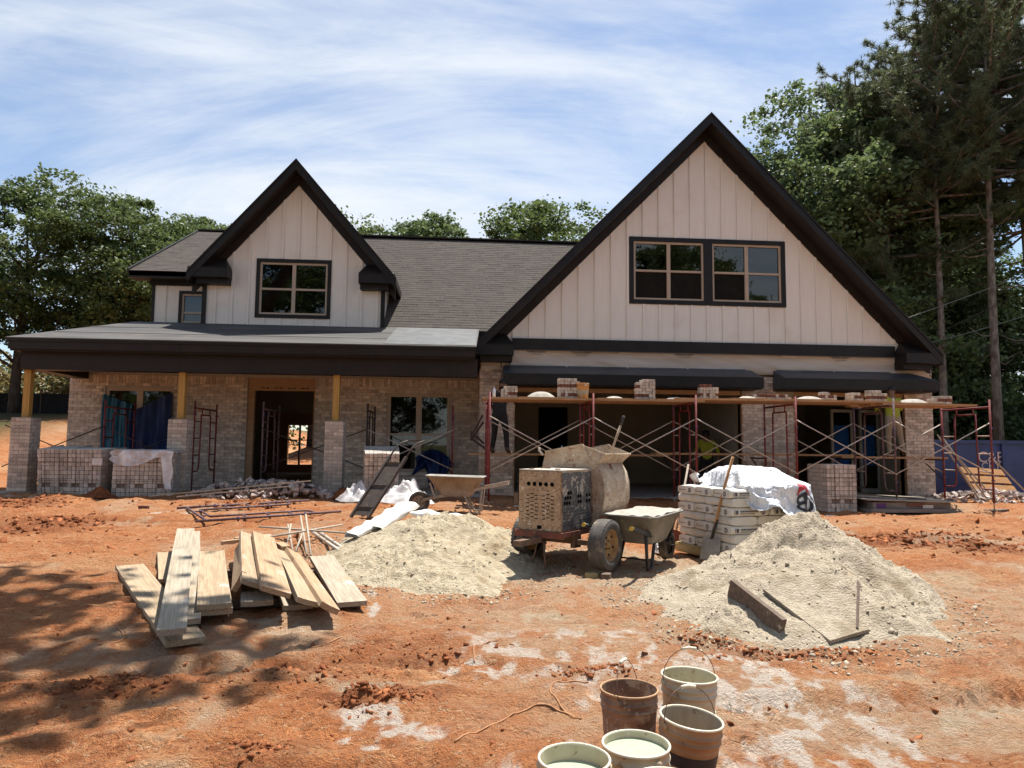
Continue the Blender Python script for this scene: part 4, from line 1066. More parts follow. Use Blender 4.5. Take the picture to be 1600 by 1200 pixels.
def bucket(x, y, label, mt, mt_in, water=None, handle=None, tilt=(0, 0), rim=None, band=False, z0=None):
    t = thing('bucket', label, 'bucket', (x, y, (G(x, y) if z0 is None else z0)-.004), group='five gallon buckets')
    t.rotation_euler = (tilt[0], tilt[1], random.uniform(0, 6))
    pf_ = bucket_profile()
    MB().lathe(pf_[:16], 36).build('shell', mt, t, fix=True)
    MB().lathe(pf_[18:], 36).build('inside', mt_in, t)
    MB().lathe([(.1505, .362), (.156, .364), (.157, .368), (.156, .373), (.151, .3755), (.147, .373), (.1465, .366)], 36).build('rim', rim or mt, t)
    if water:
        def wf(u, v):
            a = u*2*math.pi; return Vector((v*.1455*math.cos(a), v*.1455*math.sin(a), water+.0012*math.sin(9*v+2*a)))
        MB().grid(wf, 36, 8).build('water', M_water, t)
    if band:
        MB().lathe([(.1325, .10), (.1440, .232)], 36).build('label_band', M_label, t)
    for s in (-1, 1): MB().lathe([(.0001, .012), (.016, .012), (.018, 0)], 10, Matrix.Translation((s*.148, 0, .335)) @ Matrix.Rotation(s*math.pi/2, 4, 'Y')).build('handle_boss', mt, t)
    if handle is not None:
        a0 = handle
        pts_ = []
        for k in range(13):
            b = math.pi*k/12
            rr_ = .158+.012*math.sin(b)
            y_ = math.sin(b)*.158
            pts_.append(Vector((-math.cos(b)*rr_, y_*math.cos(a0), .335+y_*math.sin(a0)*1.15)))
        MB().tube(pts_, .0022, 5).build('wire_handle', M_wire, t)
        if a0 > .2: MB().tube([pts_[5], pts_[6], pts_[7]], .009, 8).build('grip', M_rim, t)
    return t
random.seed(21)
b = bucket(.955, 3.86, 'brown mortar-caked bucket at the back left of the bucket group', M_brownb, M_brownb, handle=1.35, rim=M_tanb, band=False); b.rotation_euler.z = 1.0
b = bucket(1.315, 3.98, 'cream bucket at the back right with its wire handle upright', M_cream, M_cream, handle=1.5, rim=M_rim, tilt=(0, .03), water=.19); b.rotation_euler.z = .15
b = bucket(1.15, 3.56, 'dirty tan bucket with black label and empty grey inside', M_tanb, M_grey_in, handle=1.25, rim=M_rim, band=True, tilt=(.07, .09)); b.rotation_euler.z = .35
b = bucket(.85, 3.31, 'cream bucket full of pale green water in the middle of the group', M_cream, M_cream, water=.335, rim=M_rim); b.rotation_euler.z = 2
b = bucket(.535, 3.13, 'cream bucket of green water at the left front of the group', M_cream, M_cream, water=.30, rim=M_rim); b.rotation_euler.z = 3
b = bucket(.885, 2.95, 'cream bucket of green water cut off by the bottom edge', M_cream, M_cream, water=.325, rim=M_rim); b.rotation_euler.z = 4
M_orangeb = mat('orange_bucket_plastic', (.52, .25, .07), .55, (.45, .20, .05), scale=6, spl=[((.60, .52, .42), 8, .56), ((.12, .08, .06), 12, .66)])
b = bucket(2.66, 14.65, 'orange and white mortar bucket on the deck beside tall brick stack', M_orangeb, M_grey_in, z0=D0); b.scale = (.9, .9, .9)
# jug and bottles on the deck
M_clearp = mat('clear_plastic_bottle', (.62, .68, .74), .2, (.55, .62, .68), spec=.6)
def bottle(x, y, z, label, h=.22, r_=.033):
    t = thing('bottle', label, 'bottle', (x, y, z), group='drink bottles on the scaffold')
    MB().lathe([(.0001, 0), (r_, .003), (r_, h*.62), (r_*.45, h*.86), (r_*.42, h*.92)], 14).build('body', M_clearp, t)
    MB().lathe([(r_*.46, h*.92), (r_*.46, h), (.0001, h)], 12).build('cap', M_blue, t)
    return t
bottle(.80, 14.5, D0, 'blue capped water bottle at the left end of the deck')
bottle(2.45, 16.1, LZ+.04, 'small white bottle standing on the low plank', h=.2, r_=.03)
# ------------------------------------------------------------------ mortar mixer
M_cabtan = mat('mortar_crusted_cabinet', (.44, .31, .19), .85, (.34, .23, .14), scale=8, bump=.008, bscale=38, spl=[((.18, .105, .065), 30, .54), ((.62, .54, .43), 18, .56), ((.24, .15, .09), 9, .60)])
M_cabdark = mat('dark_spattered_cabinet', (.055, .052, .05), .7, (.085, .08, .074), scale=5, spl=[((.36, .30, .23), 9, .54), ((.26, .21, .16), 34, .56)])
M_cabtop = mat('mortar_dusted_lid', (.56, .50, .41), .9, (.46, .40, .32), scale=9, bump=.004, bscale=40)
M_drum = mat('mortar_caked_drum', (.50, .40, .29), .85, (.38, .28, .19), scale=5, detail=7, bump=.012, bscale=34, spl=[((.30, .13, .09), 7, .58), ((.19, .12, .08), 36, .57), ((.62, .56, .47), 20, .58)])
M_rust = mat('rusty_red_frame', (.19, .055, .03), .8, (.12, .05, .035), scale=12, spl=((.40, .33, .26), 18, .60))
M_brownf = mat('muddy_brown_frame', (.17, .105, .065), .85, (.11, .07, .045), scale=12, spl=((.40, .32, .24), 18, .62))
M_tire = mat('dusty_tyre', (.075, .068, .06), .85, (.11, .098, .085), scale=10, bump=.003, bscale=50, dirt=((.28, .22, .16), 6, .54))
M_rimr = mat('rusty_wheel_rim', (.38, .235, .10), .75, (.27, .15, .065), scale=10, spl=((.15, .08, .045), 16, .60))
M_hole = mat('vent_hole', (.006, .006, .006), .95, spec=.05)
M_yellowg = mat('yellow_grip', (.55, .36, .04), .5, (.45, .28, .03))
M_blkrub = mat('black_rubber', (.022, .02, .02), .6, (.04, .036, .034), scale=20, spl=((.24, .2, .16), 25, .62))
mx, my = 1.04, 8.61
mixer = thing('mortar_mixer', 'mortar crusted tow-behind mixer with engine box and tipping drum', 'mixer', (mx, my, G(mx+.3, my+.3)-.005), rotz=math.atan2(-.62, .78))
cab = MB().box(-.305, .305, 0, .75, .46, 1.18).build('engine_box', M_cabtan, mixer)
b = bmesh.new(); b.from_mesh(cab.data); bmesh.ops.bevel(b, geom=b.edges[:], offset=.012, segments=2, affect='EDGES'); b.to_mesh(cab.data); b.free()
sd_ = MB(); sd_.box(.306, .312, .012, .345, .475, 1.165); MB_ = sd_.build('side_door', M_cabdark, cab)
sd_ = MB(); sd_.box(.306, .312, .355, .74, .475, 1.165); dr2 = sd_.build('side_door', M_cabdark, cab)
MB().box(-.300, .300, .005, .745, 1.181, 1.194).build('lid', M_cabtop, cab)
for k in range(5): MB().lathe([(.0001, 0), (.026, 0), (.026, .004)], 14, Matrix.Translation((-.155+k*.083, -.001, 1.02)) @ Matrix.Rotation(math.pi/2, 4, 'X')).build('vent_hole', M_hole, cab)
v = MB()
for g0 in (-.19, .035):
    for c in range(3):
        for r_ in range(7): v.box(g0+c*.062, g0+c*.062+.043, -.004, -.001, .60+r_*.046+(.02 if c == 1 else 0), .609+r_*.046+(.02 if c == 1 else 0))
v.build('slot_vents', M_hole, cab)['kind'] = 'stuff'
v = MB()
for (y, z) in ((.06, .80), (.12, .80), (.18, .80), (.08, .86), (.14, .86), (.20, .86), (.21, .92), (.15, .92), (.40, .80), (.46, .80), (.40, .87), (.46, .87), (.62, .80), (.69, .80), (.62, .87), (.69, .87)):
    v.lathe([(.0001, 0), (.024, 0), (.024, .003)], 12, Matrix.Translation((.3135, y, z)) @ Matrix.Rotation(math.pi/2, 4, 'Y'))
for c in range(3):
    for r_ in range(6):
        v.box(.3125, .3145, .05+c*.085, .085+c*.085, .53+r_*.04, .537+r_*.04); v.box(.3125, .3145, .44+c*.085, .478+c*.085, .53+r_*.04, .537+r_*.04)
v.build('side_vents', M_hole, cab)['kind'] = 'stuff'
MB().box(-.03, .03, -.006, -.001, .485, .525).build('hose_slot', M_hole, cab)
MB().box(.313, .322, .36, .375, .93, .985).build('latch', M_cabtop, cab)
h_ = MB(); h_.tube([(-.1, .2, 1.2), (-.1, .2, 1.21), (.02, .22, 1.212)], .012, 6); h_.box(-.22, -.18, .1, .16, 1.195, 1.205); h_.box(.14, .2, .12, .16, 1.195, 1.207); h_.build('lid_hinge', M_brownf, cab)
# drum: open trough profile swept along local y
dp = [(-.40, 1.40), (-.45, 1.20), (-.473, 1.0)]
for k in range(17):
    a = math.pi*(1.0+k/16.0); dp.append((.475*math.cos(a), .86+.475*math.sin(a)))
dp += [(.470, 1.0), (.435, 1.14), (.36, 1.26)]
y0_, y1_ = .80, 1.55
dm = MB()
def sweep(mb, prof, ya, yb, t=.012, n=1):
    P = [Vector((x, ya, z)) for x, z in prof]; Q = [Vector((x, yb, z)) for x, z in prof]
    N = len(prof); cx_, cz_ = .0, .95
    inn = [(x+(cx_-x)*t*2.4, z+(cz_-z)*t*2.4 if z < 1.0 else z) for x, z in prof]
    P2 = [Vector((x, ya, z)) for x, z in inn]; Q2 = [Vector((x, yb, z)) for x, z in inn]
    vs = P+Q+P2+Q2; fs = []
    for i in range(N-1):
        fs.append((i, i+1, N+i+1, N+i)); fs.append((2*N+i, 3*N+i, 3*N+i+1, 2*N+i+1))
    fs += [(0, N, 3*N, 2*N), (N-1, 3*N-1, 4*N-1, 2*N-1)]
    mb.add(vs, fs, True)
sweep(dm, dp, y0_, y1_)
drum = dm.build('drum', M_drum, mixer)
ep = MB()
end = [(x, z) for x, z in dp]+[(.28, 1.29), (.16, 1.50)]
for yy in (y0_-.006, y1_-.006): ep.prism([Vector((x, yy, z)) for x, z in end], (0, .012, 0))
ep.build('end_plate', M_drum, drum)
rmn = MB(); 
for a_, b_ in ((dp[0], (.16, 1.50)), ((.16, 1.50), (.28, 1.29)), ((.28, 1.29), dp[-1])):
    for yy in (y0_-.01, y1_+.01): rmn.bar((a_[0], yy, a_[1]), (b_[0], yy, b_[1]), .02, .03)
rmn.build('rolled_edge', M_drum, drum)
lipm = MB()
lipm.add([Vector((.36, y0_, 1.26)), Vector((.36, y1_, 1.26)), Vector((.49, y1_+.02, 1.38)), Vector((.49, y0_-.02, 1.38)), Vector((.35, y0_, 1.29)), Vector((.35, y1_, 1.29)), Vector((.485, y1_+.02, 1.395)), Vector((.485, y0_-.02, 1.395))], [(0, 1, 2, 3), (4, 7, 6, 5), (3, 2, 6, 7), (0, 3, 7, 4), (1, 5, 6, 2)])
for yy in (y0_-.01, y1_-.002): lipm.prism([Vector((.24, yy, 1.29)), Vector((.36, yy, 1.26)), Vector((.49, yy, 1.385)), Vector((.34, yy, 1.44)), Vector((.18, yy, 1.49))], (0, .012, 0))
lipm.build('pouring_lip', M_drum, drum)
mm = MB()
def mort(u, v): return Vector((-.40+.78*u, y0_+.02+(y1_-y0_-.04)*v, 1.20+.05*math.sin(u*9+v*4)+.03*math.sin(v*13)))
mm.grid(mort, 14, 10); mm.build('mortar', M_mortarwet, drum)
gt = MB()
for k in range(5): gt.tube([(-.40, y0_+.1+k*.13, 1.36), (.3, y0_+.1+k*.13, 1.36)], .008, 5)
gt.build('safety_grate', M_brownf, drum)
MB().tube([(-.42, y0_-.03, 1.36), (-.47, y0_-.05, 1.42), (-.47, y0_-.05, 1.46)], .016, 7).build('drum_catch', M_cabtop, drum)
# frame, axle, wheels
fm = MB()
for x in (-.30, .30): fm.box(x-.03, x+.03, -.02, 1.6, .40, .455)
fm.box(-.34, .34, -.035, .02, .385, .46); fm.build('chassis', M_rust, mixer)
fm = MB(); fm.box(-.27, .27, .30, .40, .30, .395); fm.bar((.27, .36, .32), (.58, .42, .31), .06, .06); fm.bar((-.27, .36, .32), (-.36, .42, .31), .06, .06)
fm.box(.26, .32, .30, .46, .25, .40); fm.box(-.05, .05, -.5, 1.5, .33, .395); fm.build('axle_beam', M_brownf, mixer)
fm = MB(); fm.tube([(.05, .02, .385), (.10, -.02, 0.02)], .012, 6); fm.tube([(-.07, .1, .385), (-.14, .05, .0)], .010, 6); fm.build('prop_leg', M_brownf, mixer)
fm = MB(); fm.prism([Vector((-.3, y0_-.03, .45)), Vector((.3, y0_-.03, .45)), Vector((.06, y0_-.03, .95)), Vector((-.06, y0_-.03, .95))], (0, .02, 0)); fm.prism([Vector((-.3, y1_+.012, .45)), Vector((.3, y1_+.012, .45)), Vector((.06, y1_+.012, .95)), Vector((-.06, y1_+.012, .95))], (0, .02, 0)); fm.build('drum_cradle', M_rust, mixer)
def wheel(x, y, R_, W_, parent, out=1, rim_m=None, name='wheel'):
    M_ = Matrix.Translation((x, y, R_)) @ Matrix.Rotation(math.pi/2, 4, 'Y')
    pr_ = [(R_*.60, -W_*.42), (R_*.68, -W_*.5), (R_*.86, -W_*.52), (R_*.965, -W_*.44), (R_*.99, -W_*.36), (R_*.975, -W_*.30), (R_*.975, -W_*.27), (R_*1.0, -W_*.25), (R_*1.0, -W_*.05), (R_*.978, -W_*.03), (R_*.978, W_*.03), (R_*1.0, W_*.05), (R_*1.0, W_*.25), (R_*.975, W_*.27), (R_*.975, W_*.30), (R_*.99, W_*.36), (R_*.965, W_*.44), (R_*.86, W_*.52), (R_*.68, W_*.5), (R_*.60, W_*.42)]
    t = MB().lathe(pr_, 40, M_).build(name, M_tire, parent)
    tb_ = MB()
    for k in range(40):
        a = 2*math.pi*k/40
        for s in (-1, 1): tb_.box(-.009, .009, -W_*.47 if s < 0 else W_*.30, -W_*.30 if s < 0 else W_*.47, R_*.90, R_*.982, Matrix.Translation((x, y, R_)) @ Matrix.Rotation(a, 4, 'X') @ Matrix.Rotation(math.pi/2, 4, 'Z'))
    tb_.build('tread_blocks', M_tire, t)['kind'] = 'stuff'
    rp = [(.0001, .30), (R_*.10, .30), (R_*.12, .16), (R_*.22, .12), (R_*.30, .22), (R_*.46, .24), (R_*.52, .10), (R_*.56, .36), (R_*.615, .44), (R_*.62, .38), (R_*.56, .1), (R_*.50, -.3), (.0001, -.3)]
    MB().lathe([(r_, out*z*W_) for r_, z in rp], 30, M_).build('rim', rim_m or M_rimr, t)
    hb = MB()
    for k in range(5):
        a = 2*math.pi*k/5
        hb.lathe([(.0001, .006), (R_*.05, .006), (R_*.05, 0)], 10, M_ @ Matrix.Translation((R_*.37*math.cos(a), R_*.37*math.sin(a), out*W_*.235)))
        hb.lathe([(.0001, .012*out), (R_*.022, .012*out), (R_*.022, 0)], 8, M_ @ Matrix.Translation((R_*.17*math.cos(a+.6), R_*.17*math.sin(a+.6), out*W_*.16)))
    hb.build('rim_holes', M_hole, t)['kind'] = 'stuff'
    return t
wheel(.66, .44, .305, .19, mixer, 1)
wheel(-.42, .44, .305, .19, mixer, -1)
hs = MB(); hs.tube([(-.32, -.03, .38), (-.37, -.05, .30), (-.30, -.06, .26)], .014, 6); hs.tube([(-.2, .0, .37), (-.05, -.02, .33), (.1, .0, .36)], .01, 6); hs.build('hose', M_blkrub, mixer)


# hoe standing in the drum mouth
t = thing('mixing_hoe', 'mortar caked hoe handle sticking up out of the mixer drum', 'hoe', (1.75, 9.05, 1.35), world=True)
MB().tube([(2.0, 9.25, 1.45), (2.16, 9.12, 1.97)], .016, 8).build('handle', M_drum, t); MB().tube([(2.16, 9.12, 1.97), (2.195, 9.09, 2.09)], .019, 8).build('grip', M_blkrub, t)
MB().box(-.09, .09, -.004, .004, -.14, .02, Matrix.Translation((1.98, 9.27, 1.42)) @ Matrix.Rotation(-.4, 4, 'Y')).build('blade', M_rust, t)

# ------------------------------------------------------------------ wheelbarrows
def wheelbarrow(x, y, rotz, label, m_tray, m_in, full, m_frame, m_wood, grips, tilt=0.0, z=None):
    t = thing('wheelbarrow', label, 'wheelbarrow', (x, y, G(x, y) if z is None else z), rotz=rotz, group='wheelbarrows')
    t.rotation_euler = (0, tilt, rotz)
    def ring(z_, x0, x1, w0, w1, n=7):
        P = []; r_ = .09
        for (cx_, cy_, a0) in ((x1-r_, w1/2-r_, 0), (x0+r_, w0/2-r_, 90), (x0+r_, -w0/2+r_, 180), (x1-r_, -w1/2+r_, 270)):
            for k in range(n): a = rad(a0+90*k/(n-1)); P.append(Vector((cx_+r_*math.cos(a), cy_+r_*math.sin(a), z_)))
        return P
    R1 = ring(.30, -.20, .24, .40, .34); R2 = ring(.34, -.26, .31, .46, .40); R3 = ring(.66, -.46, .56, .70, .62)
    for p in R3: p.z += .05*max(0, p.x-.1)
    R3b = [p*1.0+Vector((.0, 0, 0)) for p in R3]
    for p in R3b: p.x *= 1.035; p.y *= 1.05; p.z += .004
    R3c = [Vector((p.x, p.y, p.z-.018)) for p in R3b]
    I2 = [Vector((p.x*.97, p.y*.97, p.z+.012)) for p in R2]; I1 = [Vector((p.x*.96, p.y*.96, p.z+.012)) for p in R1]
    N = len(R1); mb = MB()
    rings = [R1, R2, R3, R3c, R3b, [Vector((p.x*.985, p.y*.985, p.z+.004)) for p in R3], I2, I1]
    vs = [p for r_ in rings for p in r_]; fs = []
    for i in range(len(rings)-1):
        for k in range(N): k2 = (k+1) % N; fs.append((i*N+k, i*N+k2, (i+1)*N+k2, (i+1)*N+k))
    fs.append(tuple(range(N))); fs.append(tuple((len(rings)-1)*N+k for k in range(N)))
    mb.add(vs, fs, True); tray = mb.build('tray', m_tray, t)
    if full:
        f_ = MB()
        def ff(u, v):
            x_ = -.43+.97*u; w_ = .68-.08*u; y_ = (v-.5)*w_*.97
            return Vector((x_, y_, .665+.03*u+.035*math.sin(math.pi*u)*math.sin(math.pi*v)+.014*math.sin(u*17+v*9)*math.sin(v*13+u*5)))
        f_.grid(ff, 26, 20); f_.build('mortar', m_in, tray)
    for s in (-1, 1):
        MB().bar((.62, s*.09, .24), (-.92, s*.30, .56), .042, .05).build('handle', m_wood, t)
        if grips: MB().tube([(-.80, s*.283, .535), (-.99, s*.31, .575)], .024, 8).build('grip', M_blkrub, t); MB().tube([(-.985, s*.309, .574), (-1.0, s*.311, .577)], .027, 8).build('grip_end', M_yellowg, t)
        lg = MB(); lg.tube([(-.10, s*.20, .42), (-.26, s*.22, .03), (-.40, s*.23, .03), (-.45, s*.235, .47)], .021, 7); lg.build('leg', m_frame, t)
        MB().bar((.30, s*.14, .30), (.66, s*.09, .22), .02, .03).build('wheel_bracket', m_frame, t)
        MB().bar((.40, s*.16, .27), (.50, s*.2, .55), .03, .03).build('tray_brace', m_wood, t)
    MB().tube([(-.26, -.22, .12), (-.26, .22, .12)], .011, 6).build('cross_bar', m_frame, t)
    w = wheel(0, 0, .19, .095, t, 1, m_frame, 'wheel'); w.location = (.72, 0, 0); w.rotation_euler = (0, 0, math.pi/2)
    MB().tube([(.72, -.11, .19), (.72, .11, .19)], .012, 6).build('axle', m_frame, t)
    return t
M_greytray = mat('grey_steel_tray', (.26, .25, .225), .6, (.20, .185, .165), scale=6, spl=[((.46, .42, .35), 8, .60), ((.20, .10, .06), 5, .66)])
M_tantray = mat('mortar_coated_tray', (.36, .34, .30), .85, (.27, .25, .215), scale=6, bump=.003, bscale=30, spl=[((.19, .16, .12), 9, .60), ((.50, .46, .38), 14, .62)])
M_greywood = mat('mortar_covered_wood', (.42, .36, .28), .85, (.30, .24, .18), scale=6, stretch=(1, 6, 6))
wheelbarrow(2.42, 8.98, rad(50), 'grey wheelbarrow full of mortar beside the mixer drum', M_greytray, M_mortarwet, True, M_blkrub, M_blkrub, True)
wheelbarrow(.10, 13.05, rad(172), 'tan mortar coated empty wheelbarrow behind the yellow sand heap', M_tantray, M_mortarwet, False, M_greywood, M_greywood, False)

# ------------------------------------------------------------------ hand truck
t = thing('hand_truck', 'dark hand truck leaning back behind the sand heap', 'hand truck', (-1.42, 12.2, G(-1.42, 12.2)), world=True)
z0 = G(-1.42, 12.2)
hb_, ht_ = Vector((-1.55, 12.15, z0+.02)), Vector((-.98, 12.75, z0+1.02))
side_ = Vector((.30, -.14, 0)); axis_ = (ht_-hb_)
M_htk = mat('dark_worn_hand_truck', (.045, .034, .026), .6, (.07, .05, .036), scale=9, spl=((.22, .16, .11), 16, .62))
for s in (-.5, .5):
    a, c = hb_+side_*s, ht_+side_*s
    MB().bar(a, c, .05, .045).build('rail', M_htk, t)
    hk = Vector((.16, .05, .03))
    MB().tube([c, c+axis_.normalized()*.22, c+axis_.normalized()*.31+hk*.35, c+axis_.normalized()*.33+hk], .015, 8).build('handle', M_htk, t)
pl_ = MB(); pl_.add([hb_-side_*.42+axis_*.03, hb_+side_*.42+axis_*.03, hb_+side_*.42+axis_*.88, hb_-side_*.42+axis_*.88], [(0, 1, 2, 3)]); pl_.build('back_plate', M_htk, t, fix=False)
for k in (.15, .5, .88): MB().bar(hb_-side_*.5+axis_*k, hb_+side_*.5+axis_*k, .03, .05).build('cross_bar', M_htk, t)
MB().bar(ht_-side_*.5+axis_.normalized()*.33+hk, ht_+side_*.5+axis_.normalized()*.33+hk, .025, .025).build('handle_bar', M_htk, t)
for s in (-.62, .62):
    w = wheel(0, 0, .13, .06, t, 1, M_rust, 'wheel'); w.location = hb_+side_*s*1.1+Vector((.24, .12, -.02))-ORG[t.name]; w.rotation_euler = (0, 0, math.atan2(side_.y, side_.x))

# ------------------------------------------------------------------ mortar bag pallet
M_bag = mat('paper_mortar_bag', (.66, .62, .55), .75, (.60, .55, .47), scale=3, bump=.004, bscale=14, dirt=((.55, .46, .34), 2.5, .56), rand=.05)
M_ink = mat('grey_ink', (.10, .09, .10), .7)
M_plastic = mat('white_plastic_film', (.74, .75, .76), .30, (.60, .61, .63), scale=7, detail=8, lo=.4, hi=.6, bump=.09, bscale=7, spec=.6, stretch=(1, 1, .5))
M_plw = mat('pale_pallet_wood', (.50, .37, .17), .8, (.40, .28, .12), scale=4, stretch=(1, 8, 8), rand=.12)
bang = math.atan2(.26, .966)
BC = Vector((3.94, 9.56, 0))
LX = Vector((math.cos(bang), math.sin(bang), 0)); LY = Vector((-LX.y, LX.x, 0))
pg = float(gbase(3.9, 9.6))
pal = thing('pallet', 'wooden pallet under the stack of white mortar bags', 'pallet', (BC.x, BC.y, pg), rotz=bang)
for y in (-.57, 0, .57): MB().box(-.64, .64, y-.045, y+.045, .02, .105).build('stringer', M_plw, pal)
for k in range(7): MB().box(-.64+k*.196, -.64+k*.196+.10, -.63, .63, .106, .124).build('deck_board', M_plw, pal)
for k in range(3): MB().box(-.64+k*.59, -.64+k*.59+.10, -.63, .63, 0, .019).build('base_board', M_plw, pal)
MB().box(-.66, -.641, -.63, .63, .02, .105).build('end_board', M_plw, pal)
def sack_mesh(L, W, H, seed):
    r = random.Random(seed); m_ = MB(); n, k_ = 10, 14
    def f(u, v):
        a = v*2*math.pi; e = .22
        c, s = math.cos(a), math.sin(a)
        sy = math.copysign(abs(c)**.28, c); sz = math.copysign(abs(s)**.45, s)
        x_ = (u-.5)*L; end_ = 1-.10*abs(2*u-1)**6
        return Vector((x_+.004*math.sin(5*a+seed), sy*W/2*(1-.03*abs(2*u-1)**4), sz*H/2*end_+.004*math.sin(x_*16+seed+a*2)))
    m_.grid(f, n, k_); N = n+1
    o = len(m_.v)-(n+1)*(k_+1)
    m_.f.append(tuple(o+j*N for j in range(k_))); m_.sm.append(False); m_.f.append(tuple(o+j*N+n for j in reversed(range(k_)))); m_.sm.append(False)
    me_ = m_.mesh('mortar_bag'); b_ = bmesh.new(); b_.from_mesh(me_); bmesh.ops.remove_doubles(b_, verts=b_.verts, dist=.0005); bmesh.ops.recalc_face_normals(b_, faces=b_.faces); b_.to_mesh(me_); b_.free()
    me_.materials.append(M_bag); return me_
bag_me = [sack_mesh(.60, .40, .118, s) for s in range(4)]
prn = MB()
def emblem(mb, cx_, cz_, r_, y):
    for k in range(14):
        a0, a1 = 2*math.pi*k/14, 2*math.pi*(k+1)/14
        mb.add([Vector((cx_+q*math.cos(a), y, cz_+q*math.sin(a))) for q, a in ((r_, a0), (r_, a1), (r_*.66, a1), (r_*.66, a0))], [(0, 1, 2, 3)])
    mb.add([Vector((cx_-r_*.12, y, cz_-r_*.6)), Vector((cx_+r_*.12, y, cz_-r_*.6)), Vector((cx_+r_*.12, y, cz_+r_*.6)), Vector((cx_-r_*.12, y, cz_+r_*.6))], [(0, 1, 2, 3)])
def print_long(seed):
    r = random.Random(seed); m_ = MB(); x = -.16
    m_.box(-.245, -.238, -.001, 0, -.028, .030); m_.box(-.225, -.19, -.001, 0, -.024, .026)
    for k in range(13):
        w = r.uniform(.011, .02); m_.box(x, x+w, -.001, 0, .002, .022); x += w+.006
    x = -.16
    for k in range(16): w = r.uniform(.006, .014); m_.box(x, x+w, -.001, 0, -.022, -.012); x += w+.005
    emblem(m_, .19, 0, .032, -.0005); return m_
def print_short(seed):
    m_ = MB(); m_.box(-.15, -.146, -.001, 0, -.024, .026); m_.box(-.14, .0, -.001, 0, -.004, .002); emblem(m_, .09, 0, .032, -.0005); return m_
pl_me = print_long(1).mesh('bag_print'); pl_me.materials.append(M_ink); ps_me = print_short(2).mesh('bag_print'); ps_me.materials.append(M_ink)
lay_n = ['bottom', 'second', 'third', 'fourth', 'fifth', 'sixth', 'seventh', 'eighth', 'top']
bagroot = {}
def add_bag(layer, u, w, rot, lab, jit):
    """u, w: centre in pallet axes; rot 0 = long side along pallet x"""
    z = .124+.058+layer*.114
    M_ = Matrix.Translation((BC.x, BC.y, pg)) @ Matrix.Rotation(bang, 4, 'Z') @ Matrix.Translation((u, w, z)) @ Matrix.Rotation(rot+jit, 4, 'Z')
    o = bpy.data.objects.new('mortar_bag', bag_me[random.randrange(4)]); COL.objects.link(o); o.matrix_world = M_
    tag(o, lab, 'bag', 'mortar bags on the pallet')
    fl_ = random.choice((0, math.pi)) if rot == 0 else 0
    if rot == 0:
        inst('print', ps_me, o, Matrix.Rotation(-math.pi/2, 4, 'Z') @ Matrix.Translation((0, -.3045, -.004)))
        inst('print', pl_me, o, Matrix.Translation((0, -.2035, -.004)))
    else:
        inst('print', pl_me, o, Matrix.Rotation(math.pi, 4, 'Z') @ Matrix.Translation((0, -.2035, -.004)))
        inst('print', ps_me, o, Matrix.Rotation(-math.pi/2, 4, 'Z') @ Matrix.Translation((0, -.3045, -.004)))
H_ = math.pi/2
for L in range(7):
    jl = random.uniform(-.012, .012); fy = 1 if L % 2 == 0 else -1
    if L % 2 == 0: spec_ = [(u_, w_, 0, nm) for u_, a_ in ((-.30, 'left'), (.30, 'right')) for w_, nm in ((-.40, 'near '+a_), (0, 'middle '+a_), (.40, 'rear '+a_))]
    else: spec_ = [(u_, w_, -H_, nm) for u_, a_ in ((-.40, 'left'), (0, 'centre'), (.40, 'right')) for w_, nm in ((-.30, 'near '+a_), (.30, 'rear '+a_))]
    fy = 1
    for (u, w, ro, nm) in spec_:
        add_bag(L, u*1.01+jl-.006*L*.5, w*fy*1.01+random.uniform(-.01, .01), ro, 'white mortar bag at the %s of the %s layer on the pallet' % (nm, lay_n[L]), random.uniform(-.025, .025))
# plastic cover thrown over the top, front and right of the stack
TOPB = .124+7*.114
def cover_local(a, v):
    ca, sa = math.cos(a), math.sin(a)
    hx, hy = .50, .66
    e = (abs(ca/hx)**5+abs(sa/hy)**5)**(-1/5.)
    left = float(sstep((-ca-.25)/.5))                       # how much this direction points to the open left side
    nearl = float(sstep((-sa-.2)/.5))*float(sstep((.25-ca)/.5))
    low = .10+.72*max(left, .8*nearl)+.25*float(sstep((sa-.2)/.5))
    n1 = float(vnoise(ca*3+7, sa*3+v*4, 91)); n2 = float(vnoise(ca*7+3, sa*7+v*8, 92)); n3 = float(vnoise(ca*15, sa*15+v*14, 93))+.35*float(vnoise(ca*21, sa*21+v*25, 96))
    if v < .55:
        f = v/.55; r_ = e*f
        z = TOPB+.03+.25*math.exp(-((r_*ca+.1)/.52)**4-((r_*sa)/.52)**4)+.06*n2*f+.06*n3*f
        x, y = r_*ca, r_*sa
    else:
        f = (v-.55)/.45; z0 = TOPB+.03
        flare = .05+.45*f*float(sstep((ca-.1)/.6))+.16*f*float(sstep((-sa-.1)/.6))*(1-left)
        r_ = e+flare*f+.03+(.05*math.sin(a*23+n1*5)+.03*math.sin(a*41+2))*f*.8+.07*n2+.05*n3
        z = z0+(low-z0)*(1-(1-f)**1.25)+.05*n2+.04*n3+.03*math.sin(a*9)*f
        x, y = r_*ca, r_*sa
    return Vector((x+.17, y, z))
def cover_w(a, v):
    p = cover_local(a, v); return Vector((BC.x, BC.y, pg))+LX*p.x+LY*p.y+Vector((0, 0, max(p.z, .03)))
pc = MB(); pc.grid(lambda u, v: cover_w(u*2*math.pi, max(v, .004)), 170, 60)
pcv = pc.build('plastic_cover', M_plastic); tag(pcv, 'crinkled white plastic film with red and black print over the bag stack', 'plastic cover')
ORG[pcv.name] = pcv.location.copy()
